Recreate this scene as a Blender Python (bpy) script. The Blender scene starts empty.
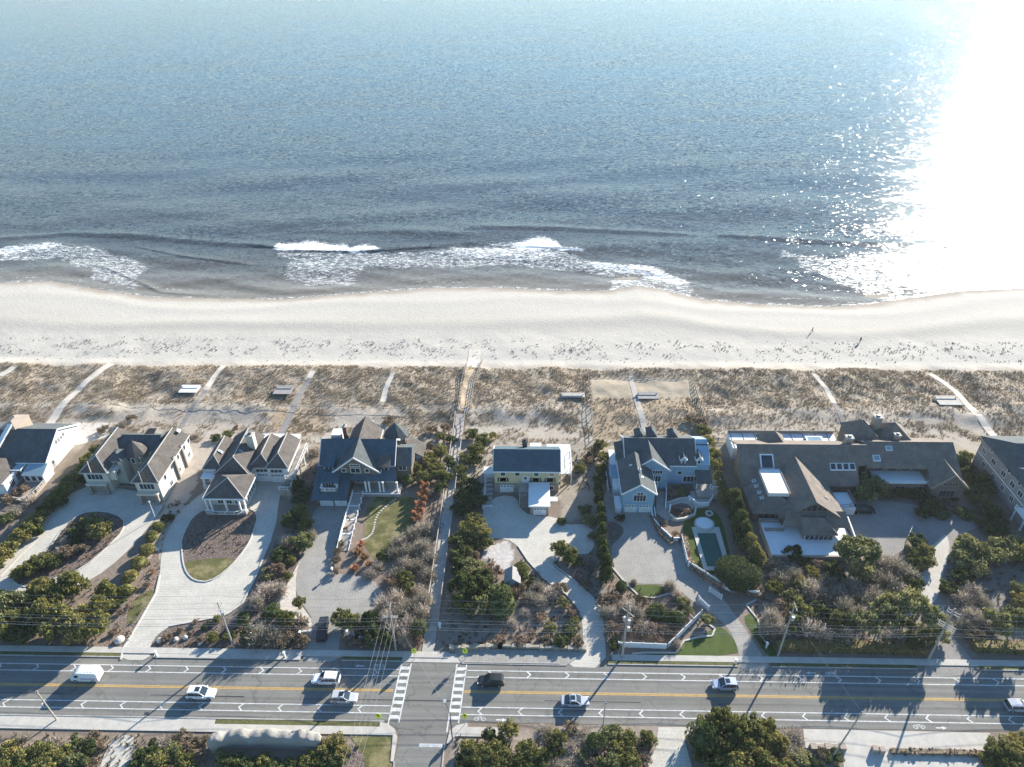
import bpy, bmesh, math, random
import numpy as np
from mathutils import Vector, Matrix
random.seed(7); rng = np.random.default_rng(7)
R = math.radians
SC = bpy.context.scene
COL = SC.collection
# ------------------------------------------------------------------ camera, sky, sun, exposure
FPX, HC = 710.0, 110.0
PITCH, YAW, ROLL = R(34), R(1.54), R(-0.49)
_f = np.array([-math.sin(YAW)*math.cos(PITCH), math.cos(YAW)*math.cos(PITCH), -math.sin(PITCH)])
_r = np.array([math.cos(YAW), math.sin(YAW), 0.0]); _u = np.cross(_r, _f)
_c, _s = math.cos(ROLL), math.sin(ROLL)
_r, _u = _c*_r + _s*_u, -_s*_r + _c*_u
cam = bpy.data.cameras.new('camera'); camo = bpy.data.objects.new('camera', cam); COL.objects.link(camo)
cam.sensor_fit = 'HORIZONTAL'; cam.sensor_width = 36; cam.lens = FPX/1024*36; cam.clip_start = 1; cam.clip_end = 20000
M = Matrix(((_r[0], _u[0], -_f[0], 0), (_r[1], _u[1], -_f[1], 0), (_r[2], _u[2], -_f[2], HC), (0, 0, 0, 1)))
camo.matrix_world = M; SC.camera = camo
SUN_AZ, SUN_EL = R(37), R(19.5)          # azimuth from +Y towards +X
w = bpy.data.worlds.new('World'); SC.world = w; w.use_nodes = True
nt = w.node_tree; bg = nt.nodes['Background']; sky = nt.nodes.new('ShaderNodeTexSky')
sky.sky_type = 'NISHITA'; sky.sun_disc = False; sky.sun_elevation = SUN_EL; sky.sun_rotation = SUN_AZ
sky.air_density = 1.3; sky.dust_density = 0.0; sky.ozone_density = 4.0
tint = nt.nodes.new('ShaderNodeMix'); tint.data_type = 'RGBA'; tint.blend_type = 'MULTIPLY'; tint.inputs[0].default_value = 1.0; tint.inputs[7].default_value = (0.82, 1.03, 1.16, 1)
nt.links.new(sky.outputs[0], tint.inputs[6]); nt.links.new(tint.outputs[2], bg.inputs[0]); bg.inputs[1].default_value = 0.073
sl = bpy.data.lights.new('sun', 'SUN'); sl.energy = 5.0; sl.angle = R(0.5); sl.color = (1.0, 0.935, 0.82)
so = bpy.data.objects.new('sun', sl); COL.objects.link(so)
sd = Vector((math.sin(SUN_AZ)*math.cos(SUN_EL), math.cos(SUN_AZ)*math.cos(SUN_EL), math.sin(SUN_EL)))
so.rotation_euler = sd.to_track_quat('Z', 'Y').to_euler()
SC.view_settings.view_transform = 'Standard'; SC.view_settings.look = 'None'
SC.view_settings.exposure = 1.45; SC.view_settings.gamma = 1.0
SC.cycles.max_bounces = 5; SC.cycles.diffuse_bounces = 3; SC.cycles.glossy_bounces = 3
SC.cycles.transparent_max_bounces = 6; SC.cycles.caustics_reflective = False; SC.cycles.caustics_refractive = False
SC.cycles.use_denoising = True; SC.cycles.sample_clamp_indirect = 4.0; SC.cycles.use_adaptive_sampling = False

# ------------------------------------------------------------------ survey: a pixel's ray down to the ground
def ray(px, py, z=0.0):
    d = _f*FPX + _r*(px-512) + _u*(383.5-py); t = (z-HC)/d[2]
    return float(d[0]*t), float(d[1]*t)
def vnoise(X, Y, s, seed):                              # smooth value noise
    g = np.random.default_rng(seed).random((256, 256)); x = X/s+1000.3; y = Y/s+1000.7
    xi = np.floor(x).astype(int); yi = np.floor(y).astype(int); fx = x-xi; fy = y-yi; fx = fx*fx*(3-2*fx); fy = fy*fy*(3-2*fy)
    a = g[yi % 256, xi % 256]; b = g[yi % 256, (xi+1) % 256]; c = g[(yi+1) % 256, xi % 256]; d = g[(yi+1) % 256, (xi+1) % 256]
    return (a*(1-fx)+b*fx)*(1-fy)+(c*(1-fx)+d*fx)*fy
SEA = -2.0
_sh = [(-120,276),(0,283),(50,281),(100,290),(150,297),(215,298.5),(280,299.5),(350,294),(430,288),(500,288),(560,291),(605,291),(635,286),(660,289),(700,299),(760,305),(830,307),(870,304),(910,298),(960,291),(1024,288),(1150,285)]
_sh = np.array([ray(a, b, SEA) for a, b in _sh])
def shore(x): return np.interp(x, _sh[:, 0], _sh[:, 1])
def sstep(a, b, x):
    t = np.clip((np.asarray(x, float)-a)/(b-a), 0, 1); return t*t*(3-2*t)
def hz(x, y):
    x = np.asarray(x, float); y = np.asarray(y, float); s = shore(x)
    dune = sstep(143, 150, y)*(1-sstep(168, 176, y))
    n = 2.4*(vnoise(x, y, 11., 501)-.5)+1.4*(vnoise(x, y, 5., 502)-.5)+.7*(vnoise(x, y, 2.3, 503)-.5)
    z = dune*(0.7+0.45*n)
    b = sstep(180, 1, y)*0
    t = np.clip((y-178)/np.maximum(s-178, 5), 0, 3)
    z = z+np.where(t < 1, SEA*t**1.6, SEA-0.05*(t-1)*(s-178))
    berm = np.exp(-((t-0.45-0.06*np.sin(x*0.05))/0.1)**2)*0.35+np.exp(-((t-0.8-0.05*np.sin(x*0.08+1))/0.08)**2)*0.18
    z = z+berm+sstep(172, 180, y)*(1-sstep(186, 196, y))*0.12*n
    return np.maximum(z, -7)
def G(px, py):
    z = 0.0
    for _ in range(7):
        x, y = ray(px, py, z); z = float(hz(x, y))
    return x, y, z

# ------------------------------------------------------------------ helpers
def setp(o, label=None, cat=None, group=None, kind=None):
    if label: o['label'] = label
    if cat: o['category'] = cat
    if group: o['group'] = group
    if kind: o['kind'] = kind
    return o
def root(name, loc, label, cat, group=None, rz=0, scale=None):
    o = bpy.data.objects.new(name, None); COL.objects.link(o); o.location = loc; o.rotation_euler[2] = rz
    if scale: o.scale = scale
    o.empty_display_size = 0.5
    return setp(o, label, cat, group)
def worg(p):
    v = Vector((0, 0, 0))
    while p is not None: v += p.location; p = p.parent
    return v
class MB:
    def __init__(s): s.v = []; s.f = []; s.m = []; s.mats = []
    def mi(s, mat):
        if mat not in s.mats: s.mats.append(mat)
        return s.mats.index(mat)
    def poly(s, pts, mat):
        i = len(s.v); s.v += [tuple(p) for p in pts]; s.f.append(tuple(range(i, i+len(pts)))); s.m.append(s.mi(mat)); return s
    def mesh(s, vs, fs, mat):
        i = len(s.v); s.v += [tuple(p) for p in vs]; k = s.mi(mat)
        for f in fs: s.f.append(tuple(i+a for a in f)); s.m.append(k)
        return s
    def box(s, x0, x1, y0, y1, z0, z1, mat):
        if x0 > x1: x0, x1 = x1, x0
        if y0 > y1: y0, y1 = y1, y0
        vs = [(x0,y0,z0),(x1,y0,z0),(x1,y1,z0),(x0,y1,z0),(x0,y0,z1),(x1,y0,z1),(x1,y1,z1),(x0,y1,z1)]
        return s.mesh(vs, [(3,2,1,0),(4,5,6,7),(0,1,5,4),(1,2,6,5),(2,3,7,6),(3,0,4,7)], mat)
    def bar(s, a, b, w, h, mat):            # box beam from a to b, width w (sideways), height h (centred)
        a = Vector(a); b = Vector(b); d = (b-a)
        if d.length < 1e-6: return s
        d.normalize(); up = Vector((0, 0, 1)) if abs(d.z) < 0.95 else Vector((0, 1, 0))
        sx = d.cross(up).normalized()*w/2; sy = sx.cross(d).normalized()*h/2
        vs = [a-sx-sy, a+sx-sy, a+sx+sy, a-sx+sy, b-sx-sy, b+sx-sy, b+sx+sy, b-sx+sy]
        return s.mesh(vs, [(0,1,2,3),(7,6,5,4),(0,4,5,1),(1,5,6,2),(2,6,7,3),(3,7,4,0)], mat)
    def tube(s, pts, rad, mat, n=6):
        pts = [Vector(p) for p in pts]; rr = rad if isinstance(rad, (list, tuple)) else [rad]*len(pts); vs = []; fs = []
        for i, p in enumerate(pts):
            d = (pts[min(i+1, len(pts)-1)]-pts[max(i-1, 0)])
            d = d.normalized() if d.length > 0 else Vector((0, 0, 1))
            up = Vector((0, 0, 1)) if abs(d.z) < 0.9 else Vector((1, 0, 0)); a = d.cross(up).normalized(); b = a.cross(d)
            for k in range(n):
                t = 2*math.pi*k/n; vs.append(p+(a*math.cos(t)+b*math.sin(t))*rr[i])
        for i in range(len(pts)-1):
            for k in range(n):
                fs.append((i*n+k, i*n+(k+1) % n, (i+1)*n+(k+1) % n, (i+1)*n+k))
        fs.append(tuple(range(n-1, -1, -1))); fs.append(tuple((len(pts)-1)*n+k for k in range(n)))
        return s.mesh(vs, fs, mat)
    def prism(s, poly2, z0, z1, mat, top=None):
        n = len(poly2); a = sum(poly2[i][0]*poly2[(i+1) % n][1]-poly2[(i+1) % n][0]*poly2[i][1] for i in range(n))
        if a < 0: poly2 = poly2[::-1]
        vs = [(p[0], p[1], z0) for p in poly2]+[(p[0], p[1], z1) for p in poly2]
        fs = [(i, (i+1) % n, n+(i+1) % n, n+i) for i in range(n)]
        s.mesh(vs, fs+[tuple(range(n-1, -1, -1))], mat); return s.mesh(vs[n:], [tuple(range(n))], top or mat)
    def build(s, name, parent=None, local=False, smooth=False):
        me = bpy.data.meshes.new(name); v = np.array(s.v, float)
        if parent is not None and not local: v = v-np.array(worg(parent))
        me.from_pydata([tuple(x) for x in v], [], s.f)
        for m in s.mats: me.materials.append(m)
        me.polygons.foreach_set('material_index', s.m)
        if smooth: me.polygons.foreach_set('use_smooth', [True]*len(s.f))
        me.update(); o = bpy.data.objects.new(name, me); COL.objects.link(o)
        if parent is not None: o.parent = parent
        return o
def npmesh(name, V, F, mats, smooth=False, attr=None):     # V (n,3), F (m,k) same k
    me = bpy.data.meshes.new(name); n, k = F.shape
    me.vertices.add(len(V)); me.vertices.foreach_set('co', V.astype(np.float32).ravel())
    me.loops.add(n*k); me.loops.foreach_set('vertex_index', F.astype(np.int32).ravel())
    me.polygons.add(n); me.polygons.foreach_set('loop_start', np.arange(n, dtype=np.int32)*k)
    if smooth: me.polygons.foreach_set('use_smooth', np.ones(n, bool))
    for m in mats: me.materials.append(m)
    if attr:
        for an, arr in attr.items():
            if arr.ndim == 1:
                a = me.attributes.new(an, 'FLOAT', 'POINT'); a.data.foreach_set('value', arr.astype(np.float32))
            else:
                a = me.attributes.new(an, 'FLOAT_COLOR', 'POINT'); a.data.foreach_set('color', np.c_[arr, np.ones(len(arr))].astype(np.float32).ravel())
    me.update(calc_edges=True); me.validate(); return me
def mobj(name, me, parent=None):
    o = bpy.data.objects.new(name, me); COL.objects.link(o); o.parent = parent; return o

# ------------------------------------------------------------------ materials
def wear(m, amt=0.16):                                      # tyre-polished lanes: long streaks along the carriageway
    t = m.node_tree; N = t.nodes; L = t.links; b = N['Principled BSDF']; src = b.inputs['Base Color'].links[0].from_socket
    g = N.new('ShaderNodeNewGeometry'); mp = N.new('ShaderNodeMapping'); mp.inputs['Scale'].default_value = (0.018, 1.5, 1); L.new(g.outputs['Position'], mp.inputs[0])
    n = N.new('ShaderNodeTexNoise'); n.inputs['Scale'].default_value = 1.0; n.inputs['Detail'].default_value = 5; L.new(mp.outputs[0], n.inputs['Vector'])
    r_ = N.new('ShaderNodeMapRange'); L.new(n.outputs['Fac'], r_.inputs[0]); r_.inputs[1].default_value = .35; r_.inputs[2].default_value = .65; r_.inputs[3].default_value = 1-amt; r_.inputs[4].default_value = 1+amt
    v = N.new('ShaderNodeTexVoronoi'); v.feature = 'DISTANCE_TO_EDGE'; v.inputs['Scale'].default_value = 0.16; w2 = N.new('ShaderNodeVectorMath'); w2.operation = 'MULTIPLY_ADD'; n2 = N.new('ShaderNodeTexNoise'); n2.inputs['Scale'].default_value = .5; L.new(g.outputs['Position'], n2.inputs['Vector']); L.new(n2.outputs['Color'], w2.inputs[0]); w2.inputs[1].default_value = (4, 4, 0); L.new(g.outputs['Position'], w2.inputs[2]); L.new(w2.outputs[0], v.inputs['Vector'])
    c_ = N.new('ShaderNodeMapRange'); L.new(v.outputs['Distance'], c_.inputs[0]); c_.inputs[1].default_value = .0; c_.inputs[2].default_value = .02; c_.inputs[3].default_value = .72; c_.inputs[4].default_value = 1
    mm = N.new('ShaderNodeMath'); mm.operation = 'MULTIPLY'; L.new(r_.outputs[0], mm.inputs[0]); L.new(c_.outputs[0], mm.inputs[1])
    cv = N.new('ShaderNodeCombineXYZ'); [L.new(mm.outputs[0], cv.inputs[i]) for i in range(3)]
    x = N.new('ShaderNodeMix'); x.data_type = 'RGBA'; x.blend_type = 'MULTIPLY'; x.inputs[0].default_value = 1; L.new(src, x.inputs[6]); L.new(cv.outputs[0], x.inputs[7]); L.new(x.outputs[2], b.inputs['Base Color'])
def mat(name, col, rough=0.8, var=0.25, scale=1.5, col2=None, bump=0.0, bscale=8, metal=0.0, spec=0.3, fine=None, bands=None, attr=None, trans=0.0, objvar=0.0, patch=None):
    m = bpy.data.materials.new(name); m.use_nodes = True; t = m.node_tree; N = t.nodes; L = t.links
    b = N['Principled BSDF']; b.inputs['Roughness'].default_value = rough; b.inputs['Metallic'].default_value = metal
    b.inputs['Specular IOR Level'].default_value = spec
    geo = N.new('ShaderNodeNewGeometry'); pos = geo.outputs['Position']
    if objvar or trans: pos = pos
    def noise(sc, det=4, r=0.6):
        n = N.new('ShaderNodeTexNoise'); n.inputs['Scale'].default_value = sc; n.inputs['Detail'].default_value = det; n.inputs['Roughness'].default_value = r
        L.new(pos, n.inputs['Vector']); return n.outputs['Fac']
    def rampv(src, a, bb, lo=0.0, hi=1.0):
        r_ = N.new('ShaderNodeMapRange'); r_.inputs[1].default_value = a; r_.inputs[2].default_value = bb; r_.inputs[3].default_value = lo; r_.inputs[4].default_value = hi
        L.new(src, r_.inputs[0]); return r_.outputs[0]
    def mix(fac, a, bb, typ='MIX'):
        x = N.new('ShaderNodeMix'); x.data_type = 'RGBA'; x.blend_type = typ
        for i, v in ((0, fac), (6, a), (7, bb)):
            if hasattr(v, 'is_linked') or hasattr(v, 'node'): L.new(v, x.inputs[i])
            elif i == 0: x.inputs[0].default_value = v
            else: x.inputs[i].default_value = (*v, 1)
        return x.outputs[2]
    if attr:
        a = N.new('ShaderNodeAttribute'); a.attribute_name = attr; base = a.outputs['Color']
    else: base = mix(rampv(noise(scale), 0.35, 0.65), col, col2 or tuple(c*(1-var) for c in col))
    if patch:
        base = mix(rampv(noise(patch[1], 3), patch[2], patch[2]+0.12), base, patch[0])
    if fine:
        v = rampv(noise(fine[0], 2, 0.7), 0.3, 0.7, 1-fine[1], 1+fine[1])
        cv = N.new('ShaderNodeCombineXYZ')
        for i in range(3): L.new(v, cv.inputs[i])
        base = mix(1.0, base, cv.outputs[0], 'MULTIPLY')
    if bands:                                                     # courses: (axis, period, depth)
        sp = N.new('ShaderNodeSeparateXYZ'); L.new(pos, sp.inputs[0])
        mm = N.new('ShaderNodeMath'); mm.operation = 'MULTIPLY'; L.new(sp.outputs[bands[0]], mm.inputs[0]); mm.inputs[1].default_value = 1/bands[1]
        fr = N.new('ShaderNodeMath'); fr.operation = 'FRACT'; L.new(mm.outputs[0], fr.inputs[0])
        v = rampv(fr.outputs[0], 0.0, 0.35, 1-bands[2], 1.0); cv = N.new('ShaderNodeCombineXYZ')
        for i in range(3): L.new(v, cv.inputs[i])
        base = mix(1.0, base, cv.outputs[0], 'MULTIPLY')
    if objvar:
        oi = N.new('ShaderNodeObjectInfo'); h = N.new('ShaderNodeHueSaturation'); L.new(base, h.inputs['Color'])
        L.new(rampv(oi.outputs['Random'], 0, 1, 0.5-0.02*objvar, 0.5+0.02*objvar), h.inputs['Hue'])
        L.new(rampv(oi.outputs['Random'], 0, 1, 1+0.3*objvar, 1-0.3*objvar), h.inputs['Value']); base = h.outputs[0]
        h2 = N.new('ShaderNodeHueSaturation'); L.new(base, h2.inputs['Color']); L.new(rampv(geo.outputs['Random Per Island'], 0, 1, 0.45, 1.6), h2.inputs['Value']); base = h2.outputs[0]
    L.new(base, b.inputs['Base Color'])
    if bump:
        bp = N.new('ShaderNodeBump'); bp.inputs['Strength'].default_value = bump; bp.inputs['Distance'].default_value = 0.3
        L.new(noise(bscale, 4), bp.inputs['Height']); L.new(bp.outputs[0], b.inputs['Normal'])
    if trans:
        tr = N.new('ShaderNodeBsdfTranslucent'); L.new(base, tr.inputs[0]); ms = N.new('ShaderNodeMixShader'); ms.inputs[0].default_value = trans
        L.new(b.outputs[0], ms.inputs[1]); L.new(tr.outputs[0], ms.inputs[2]); L.new(ms.outputs[0], N['Material Output'].inputs[0])
    return m
m_asph = mat_road = mat('asphalt', (0.195, 0.188, 0.17), 0.9, 0.12, 0.25, fine=(4, 0.12), patch=((0.155, 0.152, 0.146), 0.12, 0.58))
wear(m_asph)
m_conc = mat('concrete', (0.50, 0.47, 0.42), 0.9, 0.15, 0.7, fine=(5, 0.08))
m_kerb = mat('kerb_concrete', (0.42, 0.40, 0.37), 0.9, 0.2, 1)
m_paver = mat('pale_paver', (0.54, 0.505, 0.44), 0.9, 0.14, 0.35, fine=(3.5, 0.17), bands=(1, 0.6, 0.12), patch=((0.46, 0.43, 0.38), 0.18, 0.56))
m_paver2 = mat('grey_paver', (0.34, 0.32, 0.29), 0.9, 0.16, 0.35, fine=(3.5, 0.18), bands=(0, 0.6, 0.12), patch=((0.28, 0.265, 0.24), 0.18, 0.55))
m_gravel = mat('gravel', (0.30, 0.28, 0.26), 0.95, 0.15, 0.4, fine=(5, 0.2), bump=0.5, bscale=12)
m_border = mat('border_stone', (0.55, 0.52, 0.47), 0.9, 0.15, 2)
m_mulch = mat('mulch', (0.19, 0.145, 0.12), 0.95, 0.35, 1.2, fine=(3, 0.3), bump=0.8, bscale=3)
m_mulchp = mat('mulch_pale', (0.27, 0.20, 0.155), 0.95, 0.35, 1.0, fine=(3, 0.3), bump=0.8, bscale=3)
m_lawn = mat('lawn_grass', (0.125, 0.122, 0.042), 0.95, 0.3, 0.4, fine=(3, 0.25), patch=((0.21, 0.18, 0.085), 0.3, 0.48))
m_lawng = mat('lawn_green', (0.072, 0.105, 0.022), 0.95, 0.3, 0.6, fine=(5, 0.18))
m_verge = mat('verge_grass', (0.13, 0.13, 0.05), 0.95, 0.35, 1.5, fine=(5, 0.25))
m_sandsheet = mat('sand_patch', (0.62, 0.56, 0.49), 0.95, 0.2, 1.0, fine=(4, 0.1), bump=0.4, bscale=4)
m_white = mat('white_paint', (0.78, 0.78, 0.77), 0.6, 0.06, 1)
m_line = mat('road_paint', (0.66, 0.66, 0.64), 0.8, 0.25, 1.0, fine=(4, 0.25), patch=((0.38, 0.37, 0.36), 0.7, 0.60))
m_yellow = mat('yellow_paint', (0.50, 0.33, 0.13), 0.8, 0.2, 1.0, fine=(6, 0.15))
m_glass = mat('window_glass', (0.03, 0.045, 0.06), 0.08, 0.3, 0.6, spec=0.8)
m_glassl = mat('skylight_glass', (0.25, 0.36, 0.42), 0.12, 0.2, 0.6, spec=0.8)
m_roof_br = mat('brown_shingle', (0.125, 0.11, 0.10), 0.95, 0.3, 0.6, fine=(3, 0.25), bands=(2, 0.2, 0.10))
m_roof_dk = mat('dark_shingle', (0.105, 0.12, 0.125), 0.95, 0.28, 0.6, fine=(3, 0.22), bands=(2, 0.2, 0.12))
m_roof_bl = mat('blue_grey_shingle', (0.072, 0.122, 0.15), 0.95, 0.25, 0.6, fine=(3, 0.2), bands=(2, 0.2, 0.12))
m_roof_tan = mat('weathered_cedar', (0.225, 0.185, 0.155), 0.95, 0.3, 0.5, fine=(3, 0.2), bands=(2, 0.25, 0.12), patch=((0.165, 0.145, 0.13), 0.3, 0.54))
m_w_cream = mat('cream_stucco', (0.62, 0.57, 0.47), 0.9, 0.08, 1, fine=(4, 0.05))
m_w_white = mat('white_siding', (0.76, 0.75, 0.73), 0.8, 0.05, 1, bands=(2, 0.3, 0.06))
m_w_yel = mat('yellow_siding', (0.60, 0.50, 0.30), 0.8, 0.06, 1, bands=(2, 0.3, 0.10))
m_w_blue = mat('blue_siding', (0.25, 0.40, 0.52), 0.8, 0.08, 1, bands=(2, 0.3, 0.10))
m_w_cedar = mat('cedar_wall', (0.20, 0.16, 0.13), 0.9, 0.25, 1.2, bands=(2, 0.3, 0.12))
m_w_grey = mat('grey_shingle_wall', (0.33, 0.31, 0.30), 0.9, 0.15, 1, bands=(2, 0.3, 0.10))
m_w_tan = mat('tan_wall', (0.38, 0.31, 0.25), 0.9, 0.15, 1)
m_stone = mat('field_stone', (0.42, 0.37, 0.30), 0.9, 0.45, 2.2, fine=(3, 0.2))
m_brick = mat('red_brick', (0.24, 0.13, 0.09), 0.9, 0.3, 2, bands=(2, 0.2, 0.2))
m_deck = mat('deck_board', (0.40, 0.36, 0.32), 0.9, 0.2, 1, bands=(0, 0.3, 0.15))
m_board = mat('boardwalk_timber', (0.50, 0.44, 0.38), 0.9, 0.25, 1.5, bands=(1, 0.35, 0.25))
m_trexb = mat('tan_mat', (0.55, 0.40, 0.24), 0.9, 0.15, 1.5)
m_wood = mat('weathered_wood', (0.30, 0.27, 0.24), 0.9, 0.25, 2)
m_pole = mat('pole_wood', (0.42, 0.38, 0.33), 0.9, 0.2, 1.2)
m_wire = mat('wire_metal', (0.30, 0.30, 0.30), 0.5, 0.1, 1)
m_metal = mat('galvanised_metal', (0.50, 0.51, 0.52), 0.45, 0.1, 2, metal=0.3)
m_dark = mat('dark_metal', (0.05, 0.05, 0.055), 0.5, 0.2, 2)
m_tyre = mat('tyre_rubber', (0.02, 0.02, 0.02), 0.8, 0.2, 5)
m_sign = mat('yellow_green_sign', (0.62, 0.72, 0.03), 0.5, 0.05, 1)
m_poolw = mat('pool_cover', (0.03, 0.13, 0.11), 0.7, 0.2, 0.6, spec=0.1)
m_poolc = mat('pool_coping', (0.50, 0.50, 0.46), 0.8, 0.1, 1)
m_flatw = mat('white_roof_membrane', (0.74, 0.75, 0.75), 0.7, 0.06, 0.6)
m_copper = mat('verdigris_roof', (0.36, 0.46, 0.52), 0.6, 0.15, 0.6)
m_burlap = mat('burlap_wrap', (0.33, 0.31, 0.275), 0.95, 0.18, 0.5, bump=0.5, bscale=1.5)
m_trunk = mat('bark', (0.14, 0.11, 0.09), 0.95, 0.3, 3)
m_trunkp = mat('pale_bark', (0.42, 0.38, 0.33), 0.95, 0.3, 3)
def leaf(n, c, c2, tr=0.28): return mat(n, c, 0.75, 0.3, 0.8, col2=c2, objvar=1.0, trans=tr, fine=(2.5, 0.35), spec=0.2)
m_ev = leaf('evergreen_leaf', (0.275, 0.25, 0.075), (0.145, 0.155, 0.055))
m_dk = leaf('dark_leaf', (0.115, 0.14, 0.045), (0.065, 0.09, 0.034))
m_pale = leaf('pale_leaf', (0.29, 0.28, 0.12), (0.18, 0.19, 0.08))
m_bare = leaf('bare_twig', (0.46, 0.40, 0.32), (0.32, 0.28, 0.23), 0.2)
m_brown = leaf('brown_leaf', (0.29, 0.205, 0.14), (0.19, 0.15, 0.10), 0.2)
m_orange = leaf('orange_leaf', (0.52, 0.26, 0.14), (0.36, 0.20, 0.12), 0.35)
m_pampas = leaf('tan_grass_leaf', (0.48, 0.29, 0.17), (0.36, 0.22, 0.13), 0.25)
m_dune = mat('dune_grass_blade', (0.43, 0.345, 0.24), 0.9, 0.4, 0.12, col2=(0.27, 0.22, 0.16), fine=(1.0, 0.35), trans=0.4)
m_spec = mat('beach_tuft_blade', (0.17, 0.145, 0.12), 0.9, 0.3, 1, trans=0.1)
# ------------------------------------------------------------------ terrain
def axis(lo, hi, step, outer):
    return np.r_[[-a for a in outer[::-1] if -a < lo-1], np.arange(lo, hi+1e-6, step), [a for a in outer if a > hi+1]]
def grid(xs, ys):
    X, Y = np.meshgrid(xs, ys); nx, ny = len(xs), len(ys); i = np.arange(nx*ny).reshape(ny, nx)
    F = np.stack([i[:-1, :-1], i[:-1, 1:], i[1:, 1:], i[1:, :-1]], -1).reshape(-1, 4)
    return X.ravel(), Y.ravel(), F
def inpoly(X, Y, P):
    r_ = np.zeros(len(X), bool); n = len(P)
    for i in range(n):
        x1, y1 = P[i][:2]; x2, y2 = P[(i+1) % n][:2]
        c = ((y1 > Y) != (y2 > Y)) & (X < (x2-x1)*(Y-y1)/(y2-y1+1e-12)+x1); r_ ^= c
    return r_
def fbm(X, Y, s, seed, o=4): return sum(vnoise(X, Y, s/2**k, seed+k)*0.5**k for k in range(o))/sum(0.5**k for k in range(o))
def PG(pts): return [G(*p) for p in pts]
big = [300, 450, 800, 1500, 3000, 6000]
gx = np.r_[-6000, -3000, -1500, -800, -450, -300, np.arange(-210, 211, 0.6), 300, 450, 800, 1500, 3000, 6000]
gy = np.r_[-3000, -1000, -300, -60, 0, 30, np.arange(44, 242, 0.6), 260, 300, 6000]
X, Y, F = grid(gx, gy)
Z = hz(X, Y)
sand = np.array([0.475, 0.44, 0.385]); wet = np.array([0.33, 0.28, 0.23]); dgr = np.array([0.32, 0.26, 0.19]); dsand = np.array([0.40, 0.35, 0.29]); soil = np.array([0.22, 0.175, 0.14])
def veg_density(X, Y):                                   # 0 bare sand .. 1 dense beach grass
    n = fbm(X, Y, 9, 3); n2 = fbm(X, Y, 3, 11)
    edge = 170.5+2.0*(fbm(X, Y, 6, 40)-0.5)*2
    d = sstep(0, 1, edge-Y)*sstep(148, 154, Y)*(0.55+0.6*n)
    low = sstep(130, 134, Y)*(1-sstep(147, 153, Y))*sstep(0.40, 0.55, n*0.6+n2*0.4)*0.85
    d = np.maximum(d, low)
    for P, v in ((PG([(590,377),(692,377),(703,398),(592,398)]), 0.95), (PG([(592,398),(703,398),(712,437),(594,440)]), 1.0),
                 (PG([(165,387),(235,386),(228,400),(140,400)]), 0.35), (PG([(118,402),(230,402),(215,424),(112,424)]), 0.08),
                 (PG([(60,418),(130,418),(118,440),(50,440)]), 0.0), (PG([(705,418),(905,418),(905,440),(700,440)]), 0.25),
                 (PG([(470,440),(580,438),(575,455),(470,455)]), 0.55)):
        k = inpoly(X, Y, P); d = np.where(k, d*0.2+v*(0.6+0.6*n2), d)
    return np.clip(d, 0, 1)
D = veg_density(X, Y); n1 = fbm(X, Y, 4, 77); n3 = fbm(X, Y, 30, 5); nf = fbm(X, Y, 1.6, 9)
C = np.empty((len(X), 3)); C[:] = soil
k = sstep(130, 137, Y)[:, None]; C = C*(1-k)+dsand*k
k = sstep(170, 174, Y+3*(n1-0.5))[:, None]; C = C*(1-k)+sand*k
k = (D*0.92)[:, None]; C = C*(1-k)+dgr*k
s_ = shore(X); t = s_-Y
k = (sstep(4.5, 0.2, t+3*(n1-0.5)))[:, None]; C = C*(1-k)+wet*k
tt = (Y-178)/np.maximum(s_-178, 5)
band = (np.exp(-((tt-0.42-0.08*(n3-0.5))/0.16)**2)*(Y > 174))[:, None]; C = C*(1-band*0.13)
am = np.where(Y > 171, .25, 1.0)[:, None]; C = C*(1+am*(0.24*nf[:, None]-.12))*(1+am*(0.2*n1[:, None]-.1))
for P, c in ((PG([(440,440),(600,440),(600,480),(570,500),(480,490),(440,470)]), (0.34, 0.29, 0.235)),
             (PG([(195,430),(290,430),(310,460),(290,500),(200,470),(165,560),(140,560)]), (0.40, 0.345, 0.29)),
             (PG([(100,425),(120,425),(60,500),(0,590),(0,540)]), (0.20, 0.16, 0.12)),
             (PG([(560,440),(600,440),(605,520),(560,520)]), (0.30, 0.26, 0.21)),
             (PG([(0,740),(140,735),(140,767),(0,767)]), (0.30, 0.24, 0.18)),
             (PG([(450,735),(655,724),(655,790),(450,790)]), (0.30, 0.25, 0.21)),
             (PG([(430,655),(600,655),(640,600),(610,560),(460,540)]), (0.24, 0.20, 0.165)),
             (PG([(760,560),(950,560),(950,645),(770,645)]), (0.26, 0.225, 0.185)),
             (PG([(945,550),(1040,550),(1040,640),(985,640)]), (0.20, 0.18, 0.16)),
             (PG([(592,399),(703,399),(712,437),(594,440)]), (0.37, 0.285, 0.195)), (PG([(591,378),(692,378),(702,398),(593,398)]), (0.36, 0.30, 0.225)), (PG([(272,408),(330,408),(320,434),(275,434)]), (0.38, 0.29, 0.20)),
             (PG([(489,546),(506,540),(513,552),(508,571),(497,570),(486,558)]), (0.50, 0.465, 0.43))):
    k = inpoly(X+2.5*(n1-0.5), Y+2.5*(nf-0.5), P); C[k] = np.array(c)*(0.8+0.4*nf[k, None])
m_ground = mat('ground_cover', (1, 1, 1), 0.95, attr='tint', fine=(2.2, 0.10), bump=0.35, bscale=1.0, spec=0.15)
me = npmesh('ground', np.c_[X, Y, Z], F, [m_ground], True, {'tint': np.clip(C, 0, 1)})
g_ = mobj('ground', me); setp(g_, 'sand, dune and garden soil running up to the surf', kind='structure')

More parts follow.
